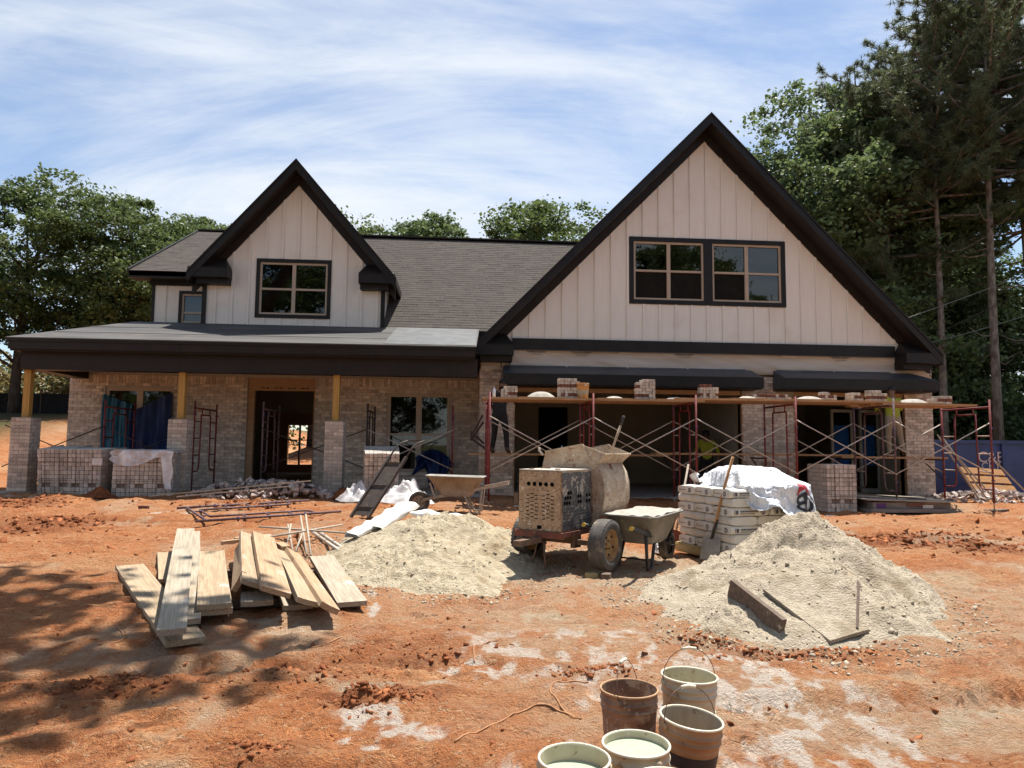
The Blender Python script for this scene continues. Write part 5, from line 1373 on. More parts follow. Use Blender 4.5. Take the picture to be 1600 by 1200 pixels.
# the mirrored print on the film, seen at its right end
M_logo = mat('red_logo_ink', (.42, .03, .045), .5, (.38, .03, .04))
M_logob = mat('black_logo_ink', (.03, .03, .035), .5)
la = rad(-67)
def film_patch(mesh, size):
    """wraps a flat x-z print onto the film round direction la"""
    for v_ in mesh.vertices:
        x, zz_ = v_.co.x*size, v_.co.z*size
        a = la+x/.85; vv_ = .65-zz_/1.15
        p = cover_w(a, vv_); q = cover_w(a, vv_+.01); s_ = cover_w(a+.01, vv_)
        n_ = (s_-p).cross(p-q).normalized()
        if n_.dot(Vector((math.cos(la+bang), math.sin(la+bang), .2))) < 0: n_ = -n_
        v_.co = p+n_*.012-pcv.location
    mesh.update(); return mesh
def print_obj(me_, mt):
    me_ = film_patch(me_, 1.0); me_.materials.clear(); me_.materials.append(mt)
    o = bpy.data.objects.new('film_print', me_); COL.objects.link(o); o.parent = pcv
for z0_, z1_, tl in ((.085, .125, .04), (-.125, -.085, -.04)):
    m_ = MB(); m_.grid(lambda u, v: Vector((-.13+.26*u+(tl if v > .5 else 0)*0, 0, z0_+(z1_-z0_)*v-(.02 if abs(u-.5) > .42 else 0)*(1 if z0_ > 0 else -1))), 14, 3); print_obj(m_.mesh('film_print'), M_logo)
def flat_text(body, size):
    cu = bpy.data.curves.new('txt', 'FONT'); cu.body = body; cu.size = size; cu.align_x = 'CENTER'; cu.align_y = 'CENTER'; cu.offset = .004
    t_ = bpy.data.objects.new('txt', cu); COL.objects.link(t_); dg = bpy.context.evaluated_depsgraph_get(); me_ = bpy.data.meshes.new_from_object(t_.evaluated_get(dg)); bpy.data.objects.remove(t_)
    b_ = bmesh.new(); b_.from_mesh(me_); bmesh.ops.triangulate(b_, faces=b_.faces); bmesh.ops.subdivide_edges(b_, edges=b_.edges, cuts=2, use_grid_fill=True); b_.to_mesh(me_); b_.free()
    for v_ in me_.vertices: v_.co = Vector((-v_.co.x, 0, v_.co.y))
    return me_
print_obj(flat_text('IGB', .17), M_logob)
# shovel leaning on the bags, second tool behind
M_handle = mat('ash_tool_handle', (.42, .22, .085), .55, (.34, .165, .06), scale=4, stretch=(6, 6, 1))
M_steel = mat('muddy_steel', (.34, .30, .25), .6, (.26, .22, .18), scale=10, metal=.3, spl=((.50, .43, .33), 12, .58))
sx_, sy_ = 3.30, 9.08
t = thing('shovel', 'flat shovel with wooden handle leaning against the mortar bags', 'shovel', (sx_, sy_, G(sx_, sy_)), world=True)
zs_ = G(sx_, sy_)
tip = Vector((sx_-.02, sy_-.06, zs_+.02)); sock = Vector((sx_+.05, sy_+.02, zs_+.28)); topp = Vector((3.58, 8.93, zs_+1.34))
MB().tube([sock, sock.lerp(topp, .5)+Vector((-.01, 0, .005)), topp], [.018, .017, .019], 9).build('handle', M_handle, t)
MB().tube([sock-(topp-sock).normalized()*.02, sock+(topp-sock).normalized()*.26], [.022, .020], 9).build('socket', M_blkrub, t)
bl = MB(); ax1 = (sock-tip).normalized(); sd1 = Vector((.8, -.6, 0)); sd1 = (sd1-ax1*sd1.dot(ax1)).normalized(); nn1 = ax1.cross(sd1)
def blade(u, v):
    w = .125*(1-.08*v); c = (u-.5)*2
    return tip+ax1*(v*.30)+sd1*(c*w)+nn1*(-.02*(1-c*c)*(.4+.6*v)+ (.015 if v > .97 else 0))
bl.grid(blade, 10, 8); bl.grid(lambda u, v: blade(u, v)+nn1*.003, 10, 8); bl.build('blade', M_steel, t, fix=False)
t = thing('garden_tool', 'old wooden tool handle leaning behind the left edge of the bag stack', 'tool', (3.35, 10.75, G(3.35, 10.75)), world=True)
zs_ = G(3.35, 10.9)
MB().tube([(3.38, 10.75, zs_+.03), (3.72, 11.1, zs_+1.15)], .016, 8).build('handle', M_greywood, t)
MB().box(-.08, .08, -.01, .01, 0, .16, Matrix.Translation((3.37, 10.74, zs_)) @ Matrix.Rotation(.3, 4, 'Y')).build('head', M_rust, t)

# boards half buried in the big sand pile
M_oldwood = mat('weathered_dark_board', (.15, .105, .075), .85, (.10, .07, .05), scale=4, stretch=(1, 6, 6), spl=((.42, .36, .27), 9, .62))
def pb(u, v, dz=0): return Vector((u, v, hB(u, v)+dz))
bd = MB()
bd.bar(pb(2.58, 6.53, .08), pb(2.78, 5.92, .03), .05, .16); tag(bd.build('plank', M_oldwood), 'dark board on edge stuck in the front of the big sand pile', 'plank', 'boards in the big sand pile')
bd = MB()
def sheet(u, v, o=0): 
    p = pb(2.84, 6.44).lerp(pb(3.62, 6.46), u).lerp(pb(3.08, 5.72).lerp(pb(3.50, 5.86), u), v); return p+Vector((0, -.01, .03+o))
bd.grid(lambda u, v: sheet(u, v), 1, 1, False); bd.grid(lambda u, v: sheet(u, v, -.025), 1, 1, False)
A_ = [sheet(0, 0), sheet(1, 0), sheet(1, 1), sheet(0, 1)]; B_ = [p+Vector((0, 0, -.025)) for p in A_]
for i in range(4): j = (i+1) % 4; bd.add([A_[i], A_[j], B_[j], B_[i]], [(0, 1, 2, 3)])
M_sandply = mat('sand_coated_plywood', (.36, .31, .235), .95, (.43, .365, .27), scale=5, detail=7, bump=.014, bscale=30, spl=((.36, .31, .24), 7, .58))
tag(bd.build('mixing_board', M_sand), 'sand covered mixing board lying on the front slope of the pile', 'board', 'boards in the big sand pile')
bd = MB(); bd.bar(pb(3.62, 6.20, .10), pb(3.40, 5.86, .04), .02, .05); tag(bd.build('stick', M_oldwood), 'thin dark lath at the right edge of the mixing board', 'stick', 'boards in the big sand pile')

# empty sacks on the yellow heap
def paper_sack(x, y, z, rotz, L, W, H, label, tilt=(0, 0), mt=None):
    m_ = MB()
    def f(u, v):
        a = v*2*math.pi; c, s = math.cos(a), math.sin(a)
        pin = 1-.35*abs(2*u-1)**5
        cr_ = .018*math.sin(u*21+a*3)+.02*float(vnoise(u*6+rotz, v*5, 97))
        return Vector(((u-.5)*L+.02*math.sin(a*2), math.copysign(abs(c)**.5, c)*W/2*(1+cr_*2), math.copysign(abs(s)**.7, s)*H/2*pin*(.65+.35*math.sin(u*7+rotz)**2)+cr_*.5))
    m_.grid(f, 26, 18)
    o = m_.build('empty_sack', mt or M_bag); o.location = (0, 0, 0)
    me_ = o.data; me_.transform(Matrix.Translation((0, 0, 0)))
    o.location = (x, y, z); o.rotation_euler = (tilt[0], tilt[1], rotz)
    tag(o, label, 'sack', 'empty sacks on the yellow sand heap')
    return o
M_sackw = mat('white_empty_sack', (.78, .76, .72), .55, (.70, .67, .62), scale=3, bump=.01, bscale=12, dirt=((.60, .50, .36), 3, .6))
s1 = paper_sack(-.82, 9.95, hA(-.82, 9.95)+.06, rad(52), .78, .36, .13, 'crumpled white empty sack at the upper left of the sand heap', (0, -.35), M_sackw)
s3 = paper_sack(-1.1, 9.75, hA(-1.1, 9.75)+.05, rad(48), .62, .26, .11, 'narrow white empty sack slipping off the left of the sand heap', (0, -.3), M_sackw)
s2 = paper_sack(-.16, 9.95, hA(-.16, 9.95)+.02, rad(-12), .80, .30, .13, 'flat white empty sack on the crest of the sand heap', (0, .1), M_sackw)
tag(MB().tube([(-.42, 9.82, hA(-.42, 9.82)+.03), (-.33, 9.78, hA(-.33, 9.78)+.05)], .05, 14).build('paint_can', M_steel), 'small steel can lying among the sacks on the sand heap', 'can')

# ------------------------------------------------------------------ banded brick cubes
lb_c = boxmesh('cube_brick', .081, .2, .080, M_b2, bev=.005)
M_band = mat('dark_strap', (.02, .02, .02), .5)
M_cubecore = mat('brick_cube_core', (.26, .21, .18), .95)
def brick_cube(x, y, z, rotz, cols, rows, depth, label, tilt=0.0, mortar_holes=((1, 2), (5, 2)), group='banded brick cubes'):
    t = thing('brick_cube', label, 'bricks', (x, y, z), rotz=rotz, group=group)
    t.rotation_euler = (tilt, 0, rotz)
    W, Hh, Dp = cols*.0880, rows*.0875, depth
    holes = {(c, r) for c0, r in mortar_holes for c in (c0, c0+1)}
    MB().box(-W/2+.01, W/2-.01, .06, Dp-.02, .01, Hh-.01).build('core', M_cubecore, t)
    rr_ = random.Random(int(x*100)+7)
    for c in range(cols):
        for r in range(rows):
            if (c, r) in holes: continue
            inst('brick', lb_c, t, Matrix.Translation((-W/2+(c+.5)*.0880+rr_.uniform(-.003, .003), .1+rr_.uniform(-.008, .008), (r+.5)*.0875)))
    ms_ = MB()
    for s in (-1, 1):
        n = int(Dp/.078)
        for c in range(n):
            for r in range(rows): ms_.box(s*(W/2)-.012, s*(W/2)+.012, .21+c*.078, .21+c*.078+.07, r*.0875+.004, (r+1)*.0875-.004)
    o = ms_.build('side_bricks', M_b2, t); o['kind'] = 'stuff'
    tp = MB()
    for c in range(cols):
        for k in range(int(Dp/.2)): tp.box(-W/2+c*.0880+.003, -W/2+(c+1)*.0880-.003, .01+k*.2, .2+k*.2, Hh-.012, Hh+.001)
    o = tp.build('top_bricks', M_b2, t); o['kind'] = 'stuff'
    bd_ = MB()
    for zf in (.33, .72): bd_.box(-W/2-.016, W/2+.016, -.008, -.004, Hh*zf-.003, Hh*zf+.003)
    for xf in (-.25, .25): bd_.box(W*xf-.003, W*xf+.003, -.009, -.005, 0, Hh)
    bd_.build('strap', M_band, t)
    return t
brick_cube(-8.30, 15.62, .56, rad(-3), 7, 11, .75, 'grey brick cube beside the far left porch pier', tilt=.10)
brick_cube(-7.62, 15.50, .56, rad(-6), 8, 11, .75, 'brick cube with a paper label left of the plastic wrapped cube', tilt=.05)
c2 = brick_cube(-6.42, 15.35, .56, rad(4), 13, 11, .95, 'brick cube half covered by clear plastic in front of second pier', mortar_holes=((1, 2), (5, 2), (10, 2)))
brick_cube(-1.50, 15.1, .56, rad(8), 8, 11, .7, 'tilted brick cube behind the hand truck', tilt=.24, mortar_holes=((1, 1), (5, 1)))
brick_cube(7.90, 14.02, .40, rad(-2), 7, 11, .70, 'upright brick cube under the scaffold at the right garage bay', mortar_holes=((1, 2), (4, 2)))
M_paper = mat('white_paper_label', (.72, .71, .68), .7)
lb_ = MB().box(-7.45, -7.25, 15.42, 15.424, 1.20, 1.34); tag(lb_.build('paper_label', M_paper), 'white paper delivery tag on the left brick cube', 'label')
# clear plastic over cube
def film_material(name, col, a):
    m = bpy.data.materials.new(name); m.use_nodes = True
    n, l = m.node_tree.nodes, m.node_tree.links; p = n['Principled BSDF']; o = n['Material Output']
    p.inputs['Base Color'].default_value = (*col, 1); p.inputs['Roughness'].default_value = .25
    tr = n.new('ShaderNodeBsdfTransparent'); mx_ = n.new('ShaderNodeMixShader')
    nt = n.new('ShaderNodeTexNoise'); nt.inputs['Scale'].default_value = 4; nt.inputs['Detail'].default_value = 6
    tcn = n.new('ShaderNodeTexCoord'); l.new(tcn.outputs['Object'], nt.inputs['Vector'])
    mr = n.new('ShaderNodeMapRange'); mr.inputs['From Min'].default_value = .35; mr.inputs['From Max'].default_value = .7; mr.inputs['To Min'].default_value = a*.6; mr.inputs['To Max'].default_value = min(1, a*1.5)
    l.new(nt.outputs['Fac'], mr.inputs['Value']); l.new(mr.outputs[0], mx_.inputs[0]); l.new(tr.outputs[0], mx_.inputs[1]); l.new(p.outputs[0], mx_.inputs[2]); l.new(mx_.outputs[0], o.inputs[0])
    bp = n.new('ShaderNodeBump'); bp.inputs['Distance'].default_value = .02; l.new(nt.outputs['Fac'], bp.inputs['Height']); l.new(bp.outputs[0], p.inputs['Normal'])
    return m
M_film = film_material('clear_plastic_film', (.80, .80, .82), .72)
M_film2 = film_material('cloudy_plastic_film', (.78, .76, .74), .85)
cf = MB()
def cfilm(u, v):
    x = -7.04+1.24*u
    if v < .45: y = 16.3-.98*(v/.45); z = 1.50+.02*math.sin(x*9)+.012*math.sin(y*23)
    else:
        d = (v-.45)/.55; ln = .20+.12*math.sin(u*5)+.70*float(sstep((u-.80)/.12))
        y = 15.32-.03*d-.03*math.sin(u*30)*d; z = 1.50-ln*d
    return Vector((x+.02*math.sin(v*19), y-.012*math.sin(u*23+v*5), z))
cf.grid(cfilm, 60, 40)
tag(cf.build('plastic_sheet', M_film), 'clear plastic sheet hanging off the brick cube by second pier', 'plastic sheet', 'plastic sheets')
def heap(x, y, rx, ry, h, seed, mt, name, label, cat, group, peak=None):
    m_ = MB()
    def f(u, v):
        a = u*2*math.pi; q = v
        n_ = float(fbm(math.cos(a)*q*3+seed, math.sin(a)*q*3, 4, seed))
        px_, py_ = x+rx*q*math.cos(a)*(1+.3*float(vnoise(math.cos(a)*2+seed, math.sin(a)*2))), y+ry*q*math.sin(a)
        hh = h*max(0, 1-q**1.5)*(1+n_*.8)+.04*abs(n_)
        if peak: hh += peak[2]*math.exp(-((px_-peak[0])/.12)**2-((py_-peak[1])/.12)**2)
        return Vector((px_, py_, float(gbase(px_, py_))+hh+.005))
    m_.grid(f, 56, 22); return tag(m_.build(name, mt), label, cat, group)
heap(-.98, 14.75, .62, .42, .34, 3, M_film2, 'plastic_sheet', 'crumpled plastic sheet heaped right of the tilted brick cube', 'plastic sheet', 'plastic sheets', peak=(-.82, 15.0, .35))
heap(-1.95, 14.8, .42, .34, .30, 5, M_film2, 'plastic_sheet', 'crumpled plastic bundle left of the tilted brick cube', 'plastic sheet', 'plastic sheets')
heap(-2.25, 15.1, .22, .2, .22, 6, M_clod, 'dirt_heap', 'small reddish dirt heap by the third porch pier', 'dirt heap', 'little dirt heaps')
heap(-7.12, 15.1, .34, .2, .15, 9, M_clod, 'dirt_heap', 'small dirt and straw heap between the two left brick cubes', 'dirt heap', 'little dirt heaps')

# ------------------------------------------------------------------ rubble of broken bricks
M_rub = mat('broken_brick', (.50, .42, .37), .92, (.30, .22, .19), scale=7, rand=.5, spec=.15, spl=((.66, .61, .56), 9, .60))
def chunk_mesh(seed):
    r = random.Random(seed); b_ = bmesh.new(); bmesh.ops.create_cube(b_, size=1)
    for v_ in b_.verts: v_.co = Vector((v_.co.x*.16*r.uniform(.6, 1.1), v_.co.y*.10*r.uniform(.7, 1.1), v_.co.z*.065*r.uniform(.7, 1.2)))+Vector((r.uniform(-.012, .012), r.uniform(-.012, .012), r.uniform(-.008, .008)))
    me_ = bpy.data.meshes.new('brick_chunk'); b_.to_mesh(me_); b_.free(); me_.materials.append(M_rub); return me_
chunks = [chunk_mesh(s) for s in range(10)]
def rubble(cx, cy, rx, ry, h, n, label, seed, group='heaps of broken brick'):
    r = random.Random(seed)
    t = thing('rubble_heap', label, 'rubble', (cx, cy, float(gbase(cx, cy))), group=group)
    for k in range(n):
        q = math.sqrt(r.random()); a = r.random()*6.283
        x, y = q*rx*math.cos(a), q*ry*math.sin(a)
        z = h*max(0, 1-q**1.6)*(.75+.5*float(vnoise(x*2.1+seed, y*2.1)+.5))*(1 if r.random() < .8 else .6)
        o = inst('brick_chunk', chunks[r.randrange(10)], t, Matrix.Translation((x, y, z+.02+float(gbase(cx+x, cy+y)-gbase(cx, cy)))) @ Euler((r.uniform(-1, 1), r.uniform(-1, 1), r.uniform(0, 6.3))).to_matrix().to_4x4() @ Matrix.Scale(r.uniform(.55, 1.15), 4))
    return t
rubble(-3.95, 15.35, 1.55, .62, .34, 300, 'long heap of broken grey white bricks before the doorway', 5)
rubble(12.9, 16.2, 1.9, .8, .22, 260, 'scattered broken brick rubble in front of the blue dumpster', 8)
def slat(p0, p1, w, h, name, label, cat, group, mt, tw=0):
    m_ = MB(); m_.bar(p0, p1, w, h, tw=tw); o = m_.build(name, mt); tag(o, label, cat, group); return o
slat((-6.1, 15.0, .60), (-2.9, 14.85, .93), .05, .025, 'lath', 'long thin lath lying up over the rubble heap', 'lath', 'laths on the rubble', M_greywood)
slat((-5.5, 14.82, .60), (-3.3, 14.78, .82), .04, .02, 'lath', 'shorter thin lath across the front of the rubble heap', 'lath', 'laths on the rubble', M_greywood)
o = inst('brick', lb_red, None, Matrix.Translation((-5.62, 13.6, G(-5.62, 13.6)+.03)) @ Matrix.Rotation(1.3, 4, 'Z')); tag(o, 'single cored brick lying alone on the clay left of rubble', 'brick')

# ------------------------------------------------------------------ lumber in front
def wood(name, c1, c2, seed):
    return mat(name, c1, .85, c2, scale=2.2, detail=9, lo=.40, hi=.60, stretch=(1.0, 26, 26), bump=.005, bscale=5, spl=[((c2[0]*.55, c2[1]*.5, c2[2]*.48), 4.2+seed*.3, .71), ((.46, .41, .34), 2.1, .60)], dirt=((.40, .245, .145), 1.7+seed*.17, .58))
M_w = [wood('plank_grey', (.38, .32, .24), (.29, .24, .17), 0), wood('plank_tan', (.39, .295, .19), (.30, .22, .135), 1), wood('plank_orange', (.41, .28, .17), (.32, .205, .115), 2)]
def board(near_c, far_c, w, t_, mt, label, tw=0.0):
    """plank lying from its near end to its far end; z is the height of the centre line above local ground"""
    a = Vector((near_c[0], near_c[1], float(gbase(near_c[0], near_c[1]))+near_c[2])); c = Vector((far_c[0], far_c[1], float(gbase(far_c[0], far_c[1]))+far_c[2]))
    d = (c-a); L = d.length; d.normalize(); s_ = d.cross(Vector((0, 0, 1))).normalized(); u_ = s_.cross(d)
    q = Matrix.Rotation(tw, 3, d); s_ = q @ s_; u_ = q @ u_
    m_ = MB(); n = 14; rr_ = random.Random(hash(label) % 1000 if False else len(label)*7+int(w*1000))
    bow = rr_.uniform(-.012, .012); cup = rr_.uniform(.0, .006)
    nx_ = 4
    def pt(i, j, top):
        f = i/n; g = j/nx_-.5
        return Vector((f*L, -g*w, (t_/2 if top else -t_/2)+bow*math.sin(math.pi*f)-cup*(1-4*g*g)))
    vs = [pt(i, j, tp) for tp in (0, 1) for i in range(n+1) for j in range(nx_+1)]
    S = (n+1)*(nx_+1); fs = []
    ix = lambda i, j, tp: tp*S+i*(nx_+1)+j
    for i in range(n):
        for j in range(nx_): fs.append((ix(i, j, 1), ix(i+1, j, 1), ix(i+1, j+1, 1), ix(i, j+1, 1))); fs.append((ix(i, j, 0), ix(i, j+1, 0), ix(i+1, j+1, 0), ix(i+1, j, 0)))
        for j in (0, nx_): fs.append((ix(i, j, 0), ix(i+1, j, 0), ix(i+1, j, 1), ix(i, j, 1)))
    for i in (0, n):
        for j in range(nx_): fs.append((ix(i, j, 0), ix(i, j+1, 0), ix(i, j+1, 1), ix(i, j, 1)))
    m_.add(vs, fs)
    me_ = m_.mesh('board')
    b_ = bmesh.new(); b_.from_mesh(me_); bmesh.ops.recalc_face_normals(b_, faces=b_.faces); b_.to_mesh(me_); b_.free()
    me_.materials.append(mt)
    o = bpy.data.objects.new('board', me_); COL.objects.link(o)
    R3 = Matrix((d, -s_, u_)).transposed().to_4x4(); R3.translation = a; o.matrix_world = R3
    return tag(o, label, 'board', 'boards of the lumber pile')
board((-1.99, 5.69, .07), (-3.60, 8.42, .05), .28, .045, M_w[1], 'greyish board slanting out at the far left under the long plank')
board((-2.045, 5.54, .19), (-3.345, 9.36, .30), .20, .045, M_w[0], 'longest pale grey plank lying on top at the left')
board((-2.10, 6.02, .125), (-3.30, 9.45, .25), .19, .045, M_w[0], 'pale plank half hidden under the right side of the longest plank')
board((-2.90, 7.75, .05), (-3.46, 9.11, .06), .22, .045, M_w[1], 'short tan board behind the longest plank')
board((-1.965, 6.22, .19), (-2.735, 8.49, .19), .265, .045, M_w[1], 'wide tan plank with a rust brown left edge')
board((-1.955, 6.24, .14), (-2.73, 8.46, .13), .265, .045, M_w[1], 'wide plank directly beneath the rust edged one')
board((-1.69, 6.50, .14), (-2.20, 8.30, .12), .27, .045, M_w[0], 'low board whose end shows under the fanned planks')
board((-1.93, 6.78, .26), (-2.45, 8.60, .27), .19, .05, M_w[2], 'orange board standing on its edge in the fan', tw=rad(-64))
board((-1.75, 6.56, .29), (-2.43, 8.83, .33), .20, .045, M_w[1], 'second fanned plank leaning to the right with pale face', tw=rad(20))
board((-1.50, 6.36, .27), (-2.24, 8.75, .33), .26, .045, M_w[2], 'wide orange tinted plank with saw marks in the fan', tw=rad(20))
board((-1.23, 6.38, .18), (-1.90, 8.33, .22), .20, .045, M_w[1], 'split plank end between the fanned boards', tw=rad(19))
board((-1.36, 6.60, .08), (-1.80, 7.95, .07), .26, .045, M_w[0], 'grey bottom board under the split plank')
board((-1.04, 6.34, .14), (-1.82, 8.40, .21), .18, .05, M_w[2], 'narrow plank reaching nearest the camera on the right', tw=rad(30))
board((-.90, 6.72, .075), (-1.53, 8.65, .10), .27, .045, M_w[0], 'clean pale plank at the right edge of the lumber pile')
board((-1.88, 8.36, .26), (-2.02, 8.56, .27), .10, .05, M_w[2], 'short block end lying behind the fan')
board((-2.95, 10.1, .05), (-2.60, 10.35, .05), .09, .05, M_w[2], 'short orange offcut behind the lumber pile')
board((-3.05, 9.85, .05), (-2.70, 10.08, .05), .09, .05, M_w[2], 'shorter orange offcut beside the other one')
board((-2.25, 9.1, .10), (-2.55, 9.9, .14), .22, .04, M_w[2], 'tan board end poking out behind the fan')
for k, y in enumerate((6.85, 8.1)):
    slat((-2.25-.35*k, y, float(gbase(-1.8, y))+.045), (-.85-.35*k, y+.05, float(gbase(-.9, y))+.035), .09, .07, 'bearer', ('front', 'rear')[k]+' timber bearer under the lumber pile', 'timber', 'bearers under the lumber pile', M_oldwood)
# sticks and pipes behind the boards
stk = [((-2.68, 10.25, .20), (-1.38, 9.75, .20)), ((-2.40, 9.35, .20), (-1.57, 10.44, .20)), ((-2.19, 10.59, .30), (-1.78, 9.05, .05)), ((-2.10, 10.5, .33), (-1.72, 9.0, .05)), ((-2.24, 10.21, .24), (-2.13, 9.51, .05)), ((-2.30, 10.3, .22), (-1.98, 9.2, .05)), ((-2.02, 10.0, .2), (-1.95, 9.2, .06))]
stw = ['crossing low from the left', 'crossing low from the right', 'leaning steepest in the bundle', 'rising highest in the bundle', 'leftmost in the bundle', 'in the middle of the bundle', 'shortest in the bundle']
for k, (a, c) in enumerate(stk):
    m_ = MB(); m_.tube([(a[0], a[1], float(gbase(a[0], a[1]))+a[2]), (c[0], c[1], float(gbase(c[0], c[1]))+c[2])], .014, 7)
    tag(m_.build('stake', M_greywood), 'thin grey wooden stake behind the lumber pile, '+stw[k], 'stake', 'stakes behind the lumber pile')
for k, dx in enumerate((0, .09)):
    m_ = MB(); m_.tube([(-2.0+dx, 10.48, float(gbase(-2, 10.4))+.10), (-1.42+dx, 9.27, float(gbase(-1.4, 9.2))+.06)], .022, 8)
    tag(m_.build('pipe', M_galv), ('left' if k == 0 else 'right')+' steel tube lying between lumber pile and sand heap', 'pipe', 'steel tubes by the sand heap')
# clay-coloured flexible cords and offcuts on the ground
M_cord = mat('clay_coloured_hose', (.38, .19, .085), .7, (.30, .14, .06), scale=9)
def cord(pts, r_, label, name='hose', mt=None):
    P = []
    pts = [Vector((x, y, 0)) for x, y in pts]
    for i in range(len(pts)-1):
        p0 = pts[max(i-1, 0)]; p1 = pts[i]; p2 = pts[i+1]; p3 = pts[min(i+2, len(pts)-1)]
        for k in range(8):
            t_ = k/8; q = .5*((2*p1)+(p2-p0)*t_+(2*p0-5*p1+4*p2-p3)*t_*t_+(3*p1-p0-3*p2+p3)*t_**3); P.append(Vector((q.x, q.y, G(q.x, q.y)+r_*.8)))
    m_ = MB(); m_.tube(P, r_, 6); return tag(m_.build(name, mt or M_cord), label, 'cord', 'cords on the ground')
cord([(.03, 4.12), (.3, 4.4), (.52, 4.62), (.68, 4.60), (.78, 4.45)], .0055, 'long clay coloured cord curving left of the bucket group')
cord([(.80, 4.42), (.66, 4.75), (.74, 4.98), (.98, 5.05)], .0055, 'short looped cord behind the bucket group')
cord([(.18, 5.45), (.2, 5.75), (.42, 5.95)], .005, 'thin curved rod lying in the middle of the yard')
cord([(-1.05, 5.62), (-.72, 6.1)], .006, 'straight thin stick right of the lumber pile', 'stick')
cord([(-2.65, 5.75), (-2.55, 5.95), (-2.8, 6.3)], .005, 'thin bent twig left of the lumber pile', 'stick')
# odd blocks under the mixer
for k, (x, y, w, nm) in enumerate(((1.62, 8.32, .12, 'tan block lying before the mixer wheel'), (1.78, 8.26, .14, 'brown block right of the tan one before the wheel'))):
    m_ = MB(); m_.box(-w/2, w/2, -.05, .05, 0, .07, Matrix.Rotation(.2+k, 4, 'Z')); o = m_.build('block', (M_plw, M_oldwood)[k]); o.location = (x, y, G(x, y)); tag(o, nm, 'block', 'blocks by the mixer wheel')
heap(2.85, 9.75, .12, .12, .17, 15, M_plastic, 'plastic_bag', 'small knotted white plastic bag left of the bag pallet', 'plastic bag', None)

# ------------------------------------------------------------------ dumpster, pallet and timber at the right
M_dump = mat('dark_blue_dumpster', (.036, .068, .185), .55, (.027, .05, .135), scale=2.2, detail=6, spec=.4, spl=[((.20, .17, .15), 30, .70), ((.06, .04, .035), 3.2, .64)])
t = thing('dumpster', 'long dark blue roll-off dumpster at the right of the house', 'dumpster', (16.0, 18.9, .45), world=True)
MB().box(12.6, 19.6, 18.0, 18.08, .62, 1.86).build('side_panel', M_dump, t)
o = MB(); o.box(12.6, 19.6, 20.2, 20.28, .62, 1.86); o.box(12.6, 12.68, 18.08, 20.2, .62, 1.86); o.box(19.52, 19.6, 18.08, 20.2, .62, 1.86); o.build('shell', M_dump, t)
MB().box(12.6, 19.6, 18.0, 20.28, .50, .62).build('floor', M_dump, t)
MB().box(12.55, 19.65, 17.95, 18.10, 1.861, 1.95).build('top_rail', M_dump, t)
for x in (12.7, 14.6, 16.5, 18.4): MB().box(x, x+.09, 17.93, 17.999, .62, 1.86).build('rib', M_dump, t)
MB().box(12.6, 19.6, 17.96, 17.999, .5, .75).build('bottom_rail', M_dump, t)
for x in (13.0, 18.8): MB().tube([(x, 18.0, .52), (x, 20.2, .52)], .09, 12).build('roller', M_rust, t)
M_white = mat('white_lettering', (.62, .52, .50), .6)
text_mesh('C&E', .40, Matrix.Translation((14.3, 17.985, 1.37)) @ FRONT, M_white, 'lettering', t)
text_mesh('CKY', .28, Matrix.Translation((14.3, 17.985, 1.17)) @ FRONT, M_white, 'lettering', t)
lt = MB()
rz_ = random.Random(4)
for zz_ in (1.10, 1.03, .97):
    x = 13.95
    while x < 14.65: w = rz_.uniform(.02, .05); lt.box(x, x+w, 17.987, 17.99, zz_, zz_+.032); x += w+.014
lt.build('small_lettering', M_white, t)
M_palo = mat('orange_pallet_wood', (.34, .165, .05), .8, (.26, .12, .038), scale=4, stretch=(1, 7, 7), rand=.15)
t = thing('pallet', 'orange brown wooden pallet leaning against the blue dumpster', 'pallet', (13.6, 16.75, .45), rotz=rad(6))
t.rotation_euler = (rad(-42), rad(3), rad(6))
for k in range(4): MB().box(-.62, .62, -.012, .01, .02+k*.27, .02+k*.27+.20).build('deck_board', M_palo, t)
for x in (-.58, 0, .58): MB().box(x-.025, x+.025, .012, .10, 0, 1.05).build('stringer', M_palo, t)
# leaning poles at the right
for k, (a, c) in enumerate((((12.15, 15.6, .45), (11.55, 16.2, 2.05)), ((12.28, 15.5, .45), (11.62, 16.15, 2.0)), ((12.45, 15.45, .45), (11.66, 16.1, 1.85)))):
    slat(a, c, .05, .03, 'lath', ('left', 'middle', 'right')[k]+' of three grey laths leaning on the right end of the scaffold', 'lath', 'laths leaning on the scaffold', M_greywood)
slat((12.1, 13.75, .42), (11.36, 14.15, 1.45), .045, .03, 'prop', 'thin prop slanting down from the last scaffold post', 'prop', None, M_greywood)
o = slat((11.1, 14.1, .40), (11.55, 14.2, .42), .2, .09, 'block', 'flat timber block under the last scaffold post', 'block', None, M_oldwood)
